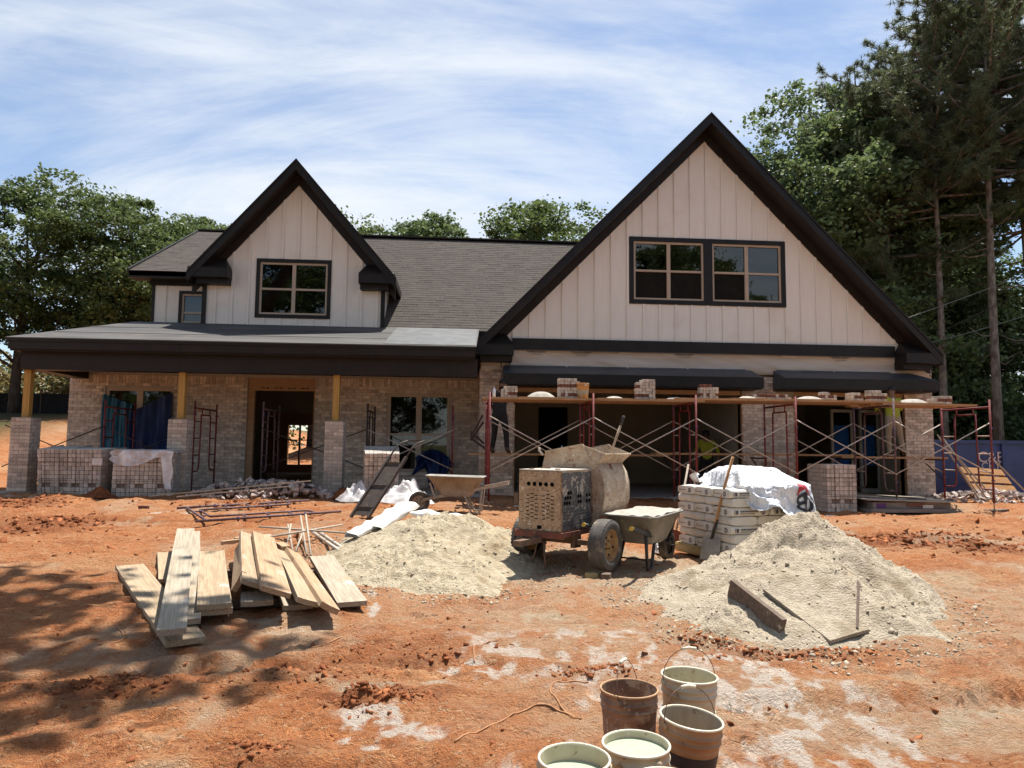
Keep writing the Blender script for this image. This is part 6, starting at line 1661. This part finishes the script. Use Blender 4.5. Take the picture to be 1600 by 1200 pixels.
# sheet and lumber stack lying before the right bay
t = thing('lumber_stack', 'low stack of wrapped boards and sheets before the right garage bay', 'lumber', (9.3, 14.0, .40), world=True)
M_gw = mat('grey_wrapped_lumber', (.22, .20, .18), .8, (.15, .135, .12), scale=4, stretch=(.6, 4, 4), spl=((.40, .38, .36), 4, .64))
MB().box(8.35, 10.15, 13.75, 14.75, .42, .49).build('bottom_sheet', M_gw, t)
for k in range(4): MB().box(8.45+.03*k, 10.1-.05*k, 13.85+.22*k, 14.04+.22*k, .492, .62).build('wrapped_board', M_gw, t)
m_ = MB(); m_.add([Vector((8.30, 13.80, .66)), Vector((10.2, 13.72, .622)), Vector((10.25, 14.9, .64)), Vector((8.2, 15.1, .72)), Vector((8.30, 13.80, .675)), Vector((10.2, 13.72, .637)), Vector((10.25, 14.9, .655)), Vector((8.2, 15.1, .735))], [(0, 3, 2, 1), (4, 5, 6, 7), (0, 1, 5, 4), (1, 2, 6, 5), (2, 3, 7, 6), (3, 0, 4, 7)]); m_.build('top_sheet', M_greywood, t)
M_purple = mat('purple_wrap_print', (.10, .03, .16), .5); M_rusty = mat('brown_wrap_print', (.16, .07, .05), .6)
MB().box(8.52, 8.72, 13.843, 13.849, .505, .60).build('wrap_label', M_purple, t); MB().box(9.15, 9.55, 13.843, 13.849, .53, .60).build('wrap_label', M_rusty, t); MB().box(9.5, 9.72, 13.842, 13.848, .50, .565).build('wrap_label', M_paper, t)
slat((8.0, 14.3, .78), (9.75, 14.15, .66), .16, .03, 'board', 'dark warped board lying on the low lumber stack', 'board', None, M_oldwood)
# scattered white bits of mortar and paper
for k, (x, y, s) in enumerate(((7.45, 13.7, .10), (1.35, 15.0, .08))):
    m_ = MB(); m_.box(-s, s, -s*.6, s*.6, 0, .02); o = m_.build('foam_scrap', M_paper); o.location = (x, y, G(x, y)); tag(o, ('white scrap lying at the foot of the upright brick cube', 'white scrap on the clay behind the empty wheelbarrow')[k], 'scrap', 'white scraps')
MB_st = MB(); MB_st.box(-.04, .04, -.03, .03, 0, .26); o = MB_st.build('stake', M_plank); o.location = (1.35, 15.4, .42); tag(o, 'short orange wooden stake at the foot of the left garage column', 'stake')

# ------------------------------------------------------------------ tarps in the porch openings and doors in the garage
M_tarp = mat('teal_blue_tarp', (.02, .14, .21), .45, (.012, .09, .155), scale=2, bump=.02, bscale=5, spec=.4)
M_tarpd = mat('dark_blue_tarp', (.010, .030, .12), .5, (.006, .018, .08), scale=3, bump=.03, bscale=6, spec=.35)
m_ = MB()
def tarp1(u, v):
    x = -8.60+.70*u; top = 2.86-.26*u; z = top-(top-.95)*v
    return Vector((x, WY-.05-.04*math.sin(u*19+v*2)-.02*math.sin(u*41)-.03*math.sin(v*7), z))
m_.grid(tarp1, 40, 24); tag(m_.build('tarp', M_tarp), 'teal blue tarp hung over the left half of the porch opening', 'tarp', 'blue tarps')
m_ = MB()
def tarp2(u, v):
    x = -7.92+.96*u; top = 2.42+.50*u; z = top-(top-.95)*v
    return Vector((x, WY-.06-.04*math.sin(u*16+v*3+1)-.02*math.sin(u*37+1)-.03*math.sin(v*6), z))
m_.grid(tarp2, 40, 24); tag(m_.build('tarp', M_tarpd), 'dark blue tarp hung over the right half of the porch opening', 'tarp', 'blue tarps')
m_ = MB()
def tarp3(u, v):
    x = -.98+.86*u; top = 1.35+.22*math.sin(u*3.1); ln = .45+.85*float(sstep((u-.35)/.25))*float(sstep((1.02-u)/.25))
    z = top-ln*v
    return Vector((x+.05*math.sin(v*5), WY-.10-.06*math.sin(u*21+v*3)-.05*math.sin(v*9+u*4), z))
m_.grid(tarp3, 36, 24); tag(m_.build('tarp', M_tarpd), 'crumpled dark blue tarp hanging over the porch window sill', 'tarp', 'blue tarps')
M_bluefilm = mat('blue_protective_film', (.012, .10, .36), .35, (.010, .08, .28), scale=2, spec=.5)
M_whitef = mat('white_vinyl_frame', (.50, .49, .45), .5)
for k, (x, w) in enumerate(((10.45, .62), (11.28, .55))):
    t = thing('door_unit', ('left' if k == 0 else 'right')+' glazed door unit with blue film standing in the garage', 'door', (x, 19.0, .475), rotz=0)
    f_ = MB(); f_.box(0, .06, 0, .08, 0, 2.3); f_.box(w-.06, w, 0, .08, 0, 2.3); f_.box(.06, w-.06, 0, .08, 2.22, 2.3); f_.box(.06, w-.06, 0, .08, 0, .12); f_.build('frame', M_whitef, t)
    MB().box(.06, w-.06, .03, .04, .12, 2.22).build('pane', M_glass, t); MB().box(.08, w-.12, .018, .028, .75, 1.86).build('film', M_bluefilm, t)

M_cable = mat('grey_cable', (.20, .19, .18), .6)
for k, (a, c, sg) in enumerate((((12.0, 25.2, 5.0), (36, 31, 14.2), .5), ((12.0, 25.3, 4.6), (36, 32, 11.8), .9))):
    a, c = Vector(a), Vector(c)
    m_ = MB(); m_.tube([a.lerp(c, i/16)+Vector((0, 0, -sg*4*(i/16)*(1-i/16))) for i in range(17)], .012, 5)
    tag(m_.build('service_cable', M_cable), ('upper', 'lower')[k]+' thin cable running from the garage towards the right across the wood', 'cable', 'service cables')
# ------------------------------------------------------------------ workers
M_skin = mat('skin', (.22, .115, .07), .6)
M_hivis = mat('yellow_green_shirt', (.34, .36, .03), .85, (.27, .29, .02), scale=5, bump=.006, bscale=9)
M_khaki = mat('khaki_trousers', (.33, .28, .21), .9, (.27, .225, .165), scale=5, bump=.006, bscale=9)
M_blackc = mat('black_clothes', (.012, .011, .012), .85, (.018, .017, .018), scale=5, bump=.006, bscale=9)
M_cap = mat('dark_cap', (.012, .012, .014), .7); M_boot = mat('work_boot', (.10, .065, .04), .8)
def person(loc, rotz, label, J, mats, cap=True, hair=None):
    """J: joint name -> local position; facing +Y, feet at z=0. The body is grown with a Skin modifier along the skeleton."""
    names = ['pelvis', 'waist', 'chest', 'neck', 'headb', 'head', 'crown', 'shl', 'ell', 'wrl', 'hal', 'shr', 'elr', 'wrr', 'har', 'hil', 'knl', 'anl', 'tol', 'hir', 'knr', 'anr', 'tor']
    E_ = [('pelvis', 'waist'), ('waist', 'chest'), ('chest', 'neck'), ('neck', 'headb'), ('headb', 'head'), ('head', 'crown'), ('chest', 'shl'), ('shl', 'ell'), ('ell', 'wrl'), ('wrl', 'hal'), ('chest', 'shr'), ('shr', 'elr'), ('elr', 'wrr'), ('wrr', 'har'), ('pelvis', 'hil'), ('hil', 'knl'), ('knl', 'anl'), ('anl', 'tol'), ('pelvis', 'hir'), ('hir', 'knr'), ('knr', 'anr'), ('anr', 'tor')]
    Rr = dict(pelvis=(.155, .115), waist=(.15, .11), chest=(.175, .12), neck=(.058, .058), headb=(.07, .08), head=(.085, .10), crown=(.06, .07), shl=(.075, .075), shr=(.075, .075), ell=(.05, .05), elr=(.05, .05), wrl=(.03, .03), wrr=(.03, .03), hal=(.036, .022), har=(.036, .022), hil=(.105, .105), hir=(.105, .105), knl=(.07, .07), knr=(.07, .07), anl=(.055, .055), anr=(.055, .055), tol=(.045, .035), tor=(.045, .035))
    me_ = bpy.data.meshes.new('body'); me_.from_pydata([J[n] for n in names], [(names.index(a), names.index(c)) for a, c in E_], [])
    ob = bpy.data.objects.new('tmp_body', me_); COL.objects.link(ob)
    ob.modifiers.new('skin', 'SKIN'); ob.modifiers.new('sub', 'SUBSURF').levels = 2
    for i, n in enumerate(names):
        sv = me_.skin_vertices[0].data[i]; sv.radius = Rr[n]; sv.use_root = (n == 'pelvis')
    dg = bpy.context.evaluated_depsgraph_get(); body = bpy.data.meshes.new_from_object(ob.evaluated_get(dg)); bpy.data.objects.remove(ob)
    body.name = 'person'
    for m_ in mats: body.materials.append(m_)           # 0 shirt 1 trousers 2 skin 3 boots
    seg = [(Vector(J[a]), Vector(J[c]), a, c) for a, c in E_]
    for p in body.polygons:
        c = p.center; best = None
        for a, b_, na, nb in seg:
            d_ = b_-a; t_ = max(0, min(1, (c-a).dot(d_)/max(d_.length_squared, 1e-9))); q = (c-(a+d_*t_)).length
            if best is None or q < best[0]: best = (q, na, nb, t_)
        _, na, nb, t_ = best
        if nb in ('headb', 'head', 'crown'): mi = 2
        elif nb == 'neck': mi = 0 if t_ < .55 else 2
        elif nb in ('wrl', 'wrr'): mi = 2 if t_ > .25 else 0
        elif nb in ('hal', 'har'): mi = 2
        elif nb in ('hil', 'hir', 'knl', 'knr'): mi = 1
        elif nb in ('anl', 'anr'): mi = 1 if t_ < .86 else 3
        elif nb in ('tol', 'tor'): mi = 3
        elif nb == 'waist': mi = 1 if t_ < .15 else 0
        else: mi = 0
        p.material_index = mi; p.use_smooth = True
    o = bpy.data.objects.new('person', body); COL.objects.link(o); o.location = (loc[0], loc[1], loc[2]-.022); o.rotation_euler = (0, 0, rotz); tag(o, label, 'person', 'masons at work')
    # fingers
    for s, w in (('l', -1), ('r', 1)):
        wr, ha = Vector(J['wr'+s]), Vector(J['ha'+s]); d_ = (ha-wr).normalized(); sd = d_.cross(Vector((0, 0, 1)));  sd = sd.normalized() if sd.length > .1 else Vector((0, 1, 0)); nn_ = sd.cross(d_)
        f_ = MB()
        for k, ln in enumerate((.065, .075, .07, .055)):
            b0 = ha+sd*(.03-.02*k)-d_*.01
            f_.tube([b0, b0+d_*ln*.55-nn_*.008, b0+d_*ln*.8-nn_*.035], [.0095, .009, .007], 6)
        b0 = wr+d_*.035+sd*.03; f_.tube([b0, b0+sd*.022+d_*.03, b0+sd*.02+d_*.062-nn_*.015], [.011, .0105, .008], 6)
        f_.build('fingers', M_skin, o)
    hd_, cr_ = Vector(J['head']), Vector(J['crown']); ax = (cr_-Vector(J['headb'])).normalized()
    q = Vector((0, 0, 1)).rotation_difference(ax).to_matrix().to_4x4(); base = Matrix.Translation(hd_) @ q
    fc = MB(); fc.tube([base @ Vector((0, .09, .03)), base @ Vector((0, .115, -.02))], [.010, .016], 7); fc.build('nose', M_skin, o)
    fc = MB()
    for s in (-1, 1): fc.lathe([(.0001, .014), (.02, .010), (.026, 0), (.0001, -.006)], 10, base @ Matrix.Translation((s*.088, -.005, .005)) @ Matrix.Rotation(s*math.pi/2, 4, 'Y'))
    fc.build('ears', M_skin, o)
    fc = MB()
    for s in (-1, 1): fc.lathe([(.0001, .004), (.011, 0)], 8, base @ Matrix.Translation((s*.034, .094, .03)) @ Matrix.Rotation(-math.pi/2, 4, 'X'))
    fc.box(-.024, .024, .093, .099, -.052, -.045, base); fc.build('eyes_and_mouth', M_cap, o)
    if cap:
        c_ = MB(); c_.lathe([(.100, .03), (.104, .06), (.095, .10), (.065, .128), (.0001, .138)], 18, base @ Matrix.Diagonal((.95, 1.1, 1, 1)))
        c_.prism([base @ Vector((x_, y_, .045)) for x_, y_ in ((-.075, .085), (-.06, .15), (0, .175), (.06, .15), (.075, .085))], (0, 0, .008)); c_.build('cap', M_cap, o)
    else:
        c_ = MB(); c_.lathe([(.094, -.03), (.103, .03), (.098, .08), (.06, .122), (.0001, .132)], 16, base @ Matrix.Translation((0, -.012, 0)) @ Matrix.Diagonal((.96, 1.08, 1, 1))); c_.build('hair', M_cap, o)
    return o
# right: back to the camera, standing on the low plank, reaching to the wall
JR = dict(pelvis=(0, 0, .92), waist=(0, .01, 1.08), chest=(.0, .05, 1.30), neck=(.02, .09, 1.45), headb=(.03, .11, 1.51), head=(.03, .14, 1.58), crown=(.03, .13, 1.66),
          shl=(-.19, .06, 1.37), ell=(-.30, .20, 1.16), wrl=(-.22, .40, 1.08), hal=(-.19, .47, 1.09), shr=(.19, .07, 1.37), elr=(.27, .22, 1.15), wrr=(.20, .42, 1.12), har=(.17, .50, 1.14),
          hil=(-.095, 0, .86), knl=(-.10, .05, .47), anl=(-.10, -.01, .08), tol=(-.11, .13, .035), hir=(.10, .0, .86), knr=(.16, .03, .47), anr=(.21, -.03, .08), tor=(.23, .11, .035))
person((10.45, 16.2, LZ+.045), rad(-12), 'person in yellow green shirt and khaki trousers on the low plank, back turned', JR, (M_hivis, M_khaki, M_skin, M_boot))
# left: dark clothes behind the scaffold's left end, on the low plank
JL = dict(JR); JL.update(knl=(-.12, .02, .47), anl=(-.16, -.03, .08), tol=(-.17, .11, .035), ell=(-.26, .05, 1.13), wrl=(-.2, .26, 1.02), hal=(-.17, .34, 1.0), elr=(.33, .16, 1.18), wrr=(.46, .30, 1.24), har=(.52, .36, 1.25))
person((1.02, 16.2, LZ+.045), rad(-25), 'person in black clothes at the left end of the scaffold', JL, (M_blackc, M_blackc, M_skin, M_boot))
# inside the left bay, standing on the floor in a yellow green shirt
JG = dict(JR); JG.update(ell=(-.30, .02, 1.10), wrl=(-.28, .16, .88), hal=(-.27, .2, .80), elr=(.30, .02, 1.10), wrr=(.32, .12, .86), har=(.32, .16, .77))
person((6.75, 18.6, .475), rad(160), 'person in dull yellow shirt standing in the shade of the left garage bay', JG, (M_hivis, M_blackc, M_skin, M_boot), cap=False)
# ------------------------------------------------------------------ trees
def leaf_mat(name, c1, c2, trans=.25):
    m = bpy.data.materials.new(name); m.use_nodes = True
    n, l = m.node_tree.nodes, m.node_tree.links; p = n['Principled BSDF']; o = n['Material Output']
    a = n.new('ShaderNodeAttribute'); a.attribute_name = 'rnd'
    mx_ = n.new('ShaderNodeMix'); mx_.data_type = 'RGBA'; l.new(a.outputs['Fac'], mx_.inputs['Factor'])
    mx_.inputs['A'].default_value = (*c1, 1); mx_.inputs['B'].default_value = (*c2, 1)
    l.new(mx_.outputs['Result'], p.inputs['Base Color']); p.inputs['Roughness'].default_value = .5; p.inputs['Specular IOR Level'].default_value = .35
    tl = n.new('ShaderNodeBsdfTranslucent'); l.new(mx_.outputs['Result'], tl.inputs['Color'])
    ms_ = n.new('ShaderNodeMixShader'); ms_.inputs[0].default_value = trans
    l.new(p.outputs[0], ms_.inputs[1]); l.new(tl.outputs[0], ms_.inputs[2]); l.new(ms_.outputs[0], o.inputs[0])
    return m
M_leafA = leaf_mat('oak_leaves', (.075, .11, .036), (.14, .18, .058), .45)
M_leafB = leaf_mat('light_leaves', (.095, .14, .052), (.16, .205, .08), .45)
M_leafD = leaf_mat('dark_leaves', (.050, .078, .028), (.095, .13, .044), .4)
M_leafP = leaf_mat('pine_needles', (.10, .125, .06), (.16, .18, .09), .4)
M_leafT = leaf_mat('painted_sunlit_leaves', (.26, .21, .085), (.36, .29, .13), .3)  # bright tan puts the sunshine on the scrub into its colour
M_bark = mat('grey_bark', (.115, .095, .078), .95, (.07, .056, .046), scale=6, stretch=(1, 1, .35), bump=.03, bscale=9, spec=.1)
M_barkp = mat('pine_bark', (.27, .22, .18), .95, (.13, .10, .08), scale=7, stretch=(1, 1, .35), bump=.04, bscale=9, spec=.1)
def leaves_mesh(name, P, Sz, mt, seed, ratio=.62, droop=.0):
    """diamond leaves at points P with sizes Sz, random orientation"""
    r = np.random.default_rng(seed); n = len(P)
    d = r.normal(size=(n, 3)); d[:, 2] = d[:, 2]*.55-droop; d /= np.linalg.norm(d, axis=1)[:, None]
    q = r.normal(size=(n, 3)); q -= (q*d).sum(1)[:, None]*d; q /= np.linalg.norm(q, axis=1)[:, None]
    L = d*Sz[:, None]*.5; W = q*Sz[:, None]*.5*ratio
    V = np.stack([P-L, P+W, P+L, P-W], 1).reshape(-1, 3)
    m = bpy.data.meshes.new(name); m.vertices.add(4*n); m.vertices.foreach_set('co', V.ravel())
    m.loops.add(4*n); m.loops.foreach_set('vertex_index', np.arange(4*n)); m.polygons.add(n); m.polygons.foreach_set('loop_start', np.arange(n)*4); m.update()
    at = m.attributes.new('rnd', 'FLOAT', 'FACE'); at.data.foreach_set('value', r.random(n)); m.materials.append(mt)
    return m
def needle_mesh(name, P, D, size, mt, seed, k=9):
    """tufts of thin needles fanning out from P around direction D"""
    r = np.random.default_rng(seed); n = len(P)
    P = np.repeat(P, k, 0); D = np.repeat(D, k, 0); s = np.repeat(size, k)
    d = D*.55+r.normal(size=P.shape)*.75; d /= np.linalg.norm(d, axis=1)[:, None]
    q = np.cross(d, r.normal(size=P.shape)); q /= np.linalg.norm(q, axis=1)[:, None]
    V = np.stack([P-q*s[:, None]*.06, P+q*s[:, None]*.06, P+d*s[:, None]], 1).reshape(-1, 3)
    N = len(P); m = bpy.data.meshes.new(name); m.vertices.add(3*N); m.vertices.foreach_set('co', V.ravel())
    m.loops.add(3*N); m.loops.foreach_set('vertex_index', np.arange(3*N)); m.polygons.add(N); m.polygons.foreach_set('loop_start', np.arange(N)*3); m.update()
    at = m.attributes.new('rnd', 'FLOAT', 'FACE'); at.data.foreach_set('value', np.repeat(r.random(n), k)); m.materials.append(mt)
    return m
def oak_meshes(seed, H, spread, mt, n_leaf=26000, leaf=.26, base=.28, bark=None, lobes=20, lean=None, nc=34):
    r = np.random.default_rng(seed); mb = MB()
    trunk_top = H*.62; lean = r.normal(size=2)*.4 if lean is None else lean
    P = [Vector((lean[0]*(t**2), lean[1]*(t**2), trunk_top*t)) for t in (0, .25, .5, .75, 1)]
    r0 = .014*H+.05
    mb.tube(P, [r0*1.25, r0, r0*.85, r0*.6, r0*.35], 10)
    centres = []
    for i in range(lobes):
        a = i*2.4+r.random()*.9; f = (i+.5)/lobes
        rad_ = spread*(.25+.75*math.sin(math.pi*(.16+.76*f)))*(.45+.55*r.random())
        z = H*(base+.04+(1-base-.12)*f)+r.normal()*.03*H
        if i == lobes-1: rad_ *= .2; z = H*.92
        centres.append((lean[0]+rad_*math.cos(a), lean[1]+rad_*math.sin(a), z, spread*(.26+.20*r.random())*(1-.25*f)))
    for (x, y, z, s) in centres:
        t0 = min(max(z/trunk_top-.35, .3), .95); k = t0*4; i0 = int(k); st = P[min(i0, 4)].lerp(P[min(i0+1, 4)], k-i0)
        e = Vector((x, y, z)); mid = st.lerp(e, .5)+Vector((0, 0, -.08*(e-st).length))
        mb.tube([st, mid, e], [r0*.40, r0*.22, r0*.07], 6)
        for q in range(5):
            e2 = e+Vector(r.normal(size=3))*s*.7; mb.tube([mid.lerp(e, .5), e2], [r0*.12, r0*.03], 5)
    pts_ = []; per = n_leaf//len(centres)
    for (x, y, z, s) in centres:
        cc = r.normal(size=(nc, 3)); cc /= np.linalg.norm(cc, axis=1)[:, None]; cc *= (.25+.95*r.random((nc, 1))**.6)*s*np.array([1.2, 1.2, .85])
        cs = s*(.16+.22*r.random(nc))
        which = r.integers(0, nc, per)
        q = r.normal(size=(per, 3))*.62*cs[which][:, None]*np.array([1.25, 1.25, .6])
        pts_.append(cc[which]+q+np.array([x, y, z]))
    Q = np.concatenate(pts_); Q = Q[Q[:, 2] > H*base*(.75 if base < .5 else .97)]
    lm_ = leaves_mesh('crown', Q, leaf*(.55+.8*r.random(len(Q))), mt, seed)
    return mb.mesh('trunk'), lm_, bark or M_bark
def pine_meshes(seed, H, crown0, reach, dens=1.0, dead=True):
    r = np.random.default_rng(seed); mb = MB(); r0 = .0065*H+.03
    P = [Vector((.25*math.sin(t*3+seed)*t, .2*math.sin(t*2.3+seed*2)*t, H*t)) for t in np.linspace(0, 1, 9)]
    mb.tube(P, [r0*(1.15-1.0*t) for t in np.linspace(0, 1, 9)], 10)
    def at_(z): k = z/H*8; i = min(int(k), 7); return P[i].lerp(P[i+1], k-i)
    T, D = [], []
    z = H*crown0
    if dead:
        for k in range(7):
            zz = H*crown0*(.35+.6*r.random()); a = r.random()*6.28; L = 1.0+1.6*r.random(); st = at_(zz)
            mb.tube([st, st+Vector((math.cos(a)*L*.5, math.sin(a)*L*.5, -.05*L)), st+Vector((math.cos(a)*L, math.sin(a)*L, .12*L))], [.045, .03, .012], 5)
    while z < H*.99:
        f = (z-H*crown0)/(H*(1-crown0)); L = reach*(.45+.55*math.sin(math.pi*min(.15+f*.8, 1)))*(1-f*.38)
        for b in range(int(r.integers(3, 6))):
            a = r.random()*6.28; Lb = L*(.6+.5*r.random()); st = at_(z); upk = .10+.35*f+.12*r.normal()
            d0 = Vector((math.cos(a), math.sin(a), upk)).normalized(); m1 = st+d0*Lb*.55+Vector((0, 0, -.06*Lb)); e = st+d0*Lb+Vector((0, 0, .05*Lb))
            mb.tube([st, m1, e], [.035+.012*Lb, .025+.006*Lb, .012], 5)
            ns = int(5+Lb*2.2)
            for s_ in range(ns):
                t_ = .30+.70*(s_+r.random())/ns; c = (st.lerp(m1, t_/.55) if t_ < .55 else m1.lerp(e, (t_-.55)/.45))
                sub = Vector(r.normal(size=3)*np.array([1, 1, .45])); sub.normalize(); tipv = c+(sub*.6+d0*.5)*(.35+.55*r.random())*(1.15-.5*t_)*min(1.6, .5+Lb*.25)
                mb.tube([c, tipv], [.014, .006], 4, cap=False)
                kk = int(5*dens)+1
                for j in range(kk):
                    T.append(np.array(c.lerp(tipv, .25+.75*(j+r.random())/kk))+r.normal(size=3)*.05); D.append(np.array((tipv-c).normalized()))
        z += .38+.38*r.random()
    T = np.array(T); D = np.array(D)
    return mb.mesh('trunk'), needle_mesh('crown', T, D, .21+.18*r.random(len(T)), M_leafP, seed), M_barkp
def plant(name, meshes, x, y, label, group, rot=0.0, s=1.0, sz=None, z=None):
    tm, cm, bk = meshes
    zz = float(gbase(x, y)) if z is None else z
    t = thing(name, label, 'tree', (x, y, zz-.15), rotz=rot, group=group); t.scale = (s, s, sz or s)
    if not tm.materials: tm.materials.append(bk)
    for nm, me_ in (('trunk', tm), ('crown', cm)):
        o = bpy.data.objects.new(nm, me_); COL.objects.link(o); o.parent = t
    return t
oakA = oak_meshes(1, 12.5, 4.6, M_leafA, 46000, .20, base=.24); oakB = oak_meshes(2, 12.5, 4.2, M_leafA, 44000, .20, base=.22)
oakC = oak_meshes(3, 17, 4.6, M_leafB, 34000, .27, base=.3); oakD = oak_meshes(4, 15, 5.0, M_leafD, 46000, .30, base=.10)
GL = 'oak trees behind the house on the left'
plant('oak_tree', oakA, -19.4, 33, 'broad sunlit oak tree nearest the far left edge', GL, .3, .88)
plant('oak_tree', oakB, -15.2, 34, 'oak tree with its trunk showing left of the porch roof', GL, 1.2, .84)
plant('oak_tree', oakA, -13.2, 38, 'oak tree whose crown touches the left end of the main roof', GL, 2.2, .90)
plant('oak_tree', oakB, -10.6, 40, 'oak tree crown right behind the left roof ridge', GL, 4.0, 1.05)
plant('oak_tree', oakA, -8.2, 42, 'oak tree crown between left ridge and dormer gable', GL, 5.0, 1.10)
plant('oak_tree', oakB, -23.4, 31, 'oak tree cut off by the left edge of the photo', GL, 3.0, .84)
plant('oak_tree', oakD, -18.0, 43, 'shaded dark tree behind the leftmost oaks', GL, .9, .62)
GM = 'tree tops behind the main roof'
plant('ash_tree', oakC, -6.2, 47, 'light leafy tree top just right of the dormer gable', GM, .5, .84)
plant('ash_tree', oakC, -3.0, 46, 'light leafy tree top left of centre above the roof', GM, 2.0, .88)
plant('ash_tree', oakC, -.6, 48, 'light leafy tree top at the centre above the roof', GM, 3.4, .93)
plant('oak_tree', oakA, 6.1, 47, 'dense green tree top beside the garage gable', GM, 1.0, 1.42, 1.36)
plant('oak_tree', oakB, 2.9, 52, 'small green tree top low behind the roof', GM, 2.0, 1.15)
# right: pines with a dark broadleaf wood under them
pineA = pine_meshes(11, 26, .52, 6.4, 1.3); pineB = pine_meshes(12, 23, .46, 6.0, 1.4); pineC = pine_meshes(13, 19, .40, 5.2, 1.5)
oakE = oak_meshes(6, 18.5, 5.2, M_leafB, 56000, .23, base=.15)
GP = 'pines at the edge of the wood'
plant('pine_tree', pineA, 25.9, 32, 'tall pine with bare grey trunk near the right edge', GP, .4, 1.0)
plant('pine_tree', pineB, 29.6, 34, 'pine cut off by the right edge of the photo', GP, 2.1, 1.1)
plant('pine_tree', pineC, 22.6, 35, 'pine left of the tall bare trunked pine', GP, 3.7, 1.0)
plant('pine_tree', pineB, 26.6, 38, 'pine just behind the tall bare trunked one', GP, 5.2, 1.02)
plant('pine_tree', pineA, 33.2, 38, 'far pine behind the right edge pine', GP, 4.2, .95)
plant('pine_tree', pineA, 23.9, 33, 'slim straight trunked pine left of the thick bare trunk', GP, 1.7, .88)
plant('pine_tree', pineA, 22.0, 36, 'thin pine trunk standing deep in the wood', GP, 3.3, .8)
plant('pine_tree', pineA, 28.4, 35, 'thin pine right of the thick bare trunk', GP, 5.9, .98)
GR = 'broadleaf trees in the right wood'
plant('oak_tree', oakE, 20.6, 37, 'tall light green tree rising above the right wood', GR, .8, 1.14)
plant('oak_tree', oakE, 18.0, 38, 'light green tree at the left end of the right wood', GR, 2.3, .95)
plant('oak_tree', oakE, 25.2, 40, 'light green tree behind the pine tops', GR, 4.3, 1.2)
plant('oak_tree', oakE, 29.0, 44, 'light tree deep in the wood behind the bare trunk', GR, 1.9, .9)
plant('oak_tree', oakE, 33.0, 46, 'light tree deep in the wood at the right edge', GR, 4.1, .9)
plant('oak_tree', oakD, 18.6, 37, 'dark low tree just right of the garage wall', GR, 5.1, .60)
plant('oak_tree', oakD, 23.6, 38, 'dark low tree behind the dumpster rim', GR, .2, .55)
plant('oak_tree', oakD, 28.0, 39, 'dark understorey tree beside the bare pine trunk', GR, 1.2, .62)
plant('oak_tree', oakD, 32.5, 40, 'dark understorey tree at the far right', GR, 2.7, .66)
# brush that reads as one mass on the floor of the wood
r_ = np.random.default_rng(77)
def brush(name, n, xr, yr, hmax, mt, leaf, label, seed):
    r = np.random.default_rng(seed); c = np.column_stack([r.uniform(*xr, 160), r.uniform(*yr, 160)])
    w = r.integers(0, 160, n); q = c[w]+r.normal(size=(n, 2))*.75; z = gbase(q[:, 0], q[:, 1])+r.random(n)**1.3*hmax*(.55+.45*r.random(160)[w])
    me_ = leaves_mesh(name, np.column_stack([q, z]), leaf*(.6+.8*r.random(n)), mt, seed); o = bpy.data.objects.new(name, me_); COL.objects.link(o)
    tag(o, label, 'brush', kind='stuff'); return o
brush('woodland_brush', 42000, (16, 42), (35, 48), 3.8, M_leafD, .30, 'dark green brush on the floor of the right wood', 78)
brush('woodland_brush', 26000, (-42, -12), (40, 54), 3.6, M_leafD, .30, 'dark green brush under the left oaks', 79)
brush('sun_toned_brush', 11000, (-34, -14.5), (36.5, 39), 3.4, M_leafT, .26, 'scrub with sunlit tan put into its leaf colour beyond the dark fence', 80)
# dark silt fence along the top of the left bank
M_fence = mat('black_silt_fabric', (.010, .010, .011), .85, (.016, .015, .015), scale=3, bump=.02, bscale=3)
t = thing('silt_fence', 'low black silt fence along the top of the left bank', 'fence', (-20, 34.5, 2.5), world=True)
m_ = MB()
m_.grid(lambda u, v: Vector((-32+23*u, 34.4+.12*math.sin(u*40), float(gbase(-32+23*u, 34.4))-.1+1.05*v)), 60, 3); m_.build('fabric', M_fence, t)
for k in range(12): x = -31+2*k; MB().box(x-.02, x+.02, 34.30, 34.34, float(gbase(x, 34.4))-.1, float(gbase(x, 34.4))+1.15).build('stake', M_oldwood, t)
# trees around the camera: their shade falls on the yard, their image in the windows
GC = 'trees standing around the photographer'
oakF = oak_meshes(8, 20, 4.6, M_leafA, 24000, .36, base=.66, lean=np.array([5.2, .7]))
plant('oak_tree', oakF, -9.3, 7.6, 'tall oak just out of view shading the left foreground', GC, 0, 1.0)
for k, x in enumerate((-34, -27, -11, -6, 9, 14, 27, 33)):
    plant('oak_tree', (oakB, oakA)[k % 2], x, -31-2*(k % 3), 'smaller oak behind the photographer, number %s counted from the left' % ('one', 'two', 'three', 'four', 'five', 'six', 'seven', 'eight')[k], GC, k*1.9, .9)
for k, (x, y, w) in enumerate(((-18, -34, 'left'), (2, -32, 'middle'), (20, -30, 'right'))):
    plant('oak_tree', (oakB, oakA)[k % 2], x, y, 'oak behind the photographer, '+w+' of the row', GC, k*1.3, 1.7)
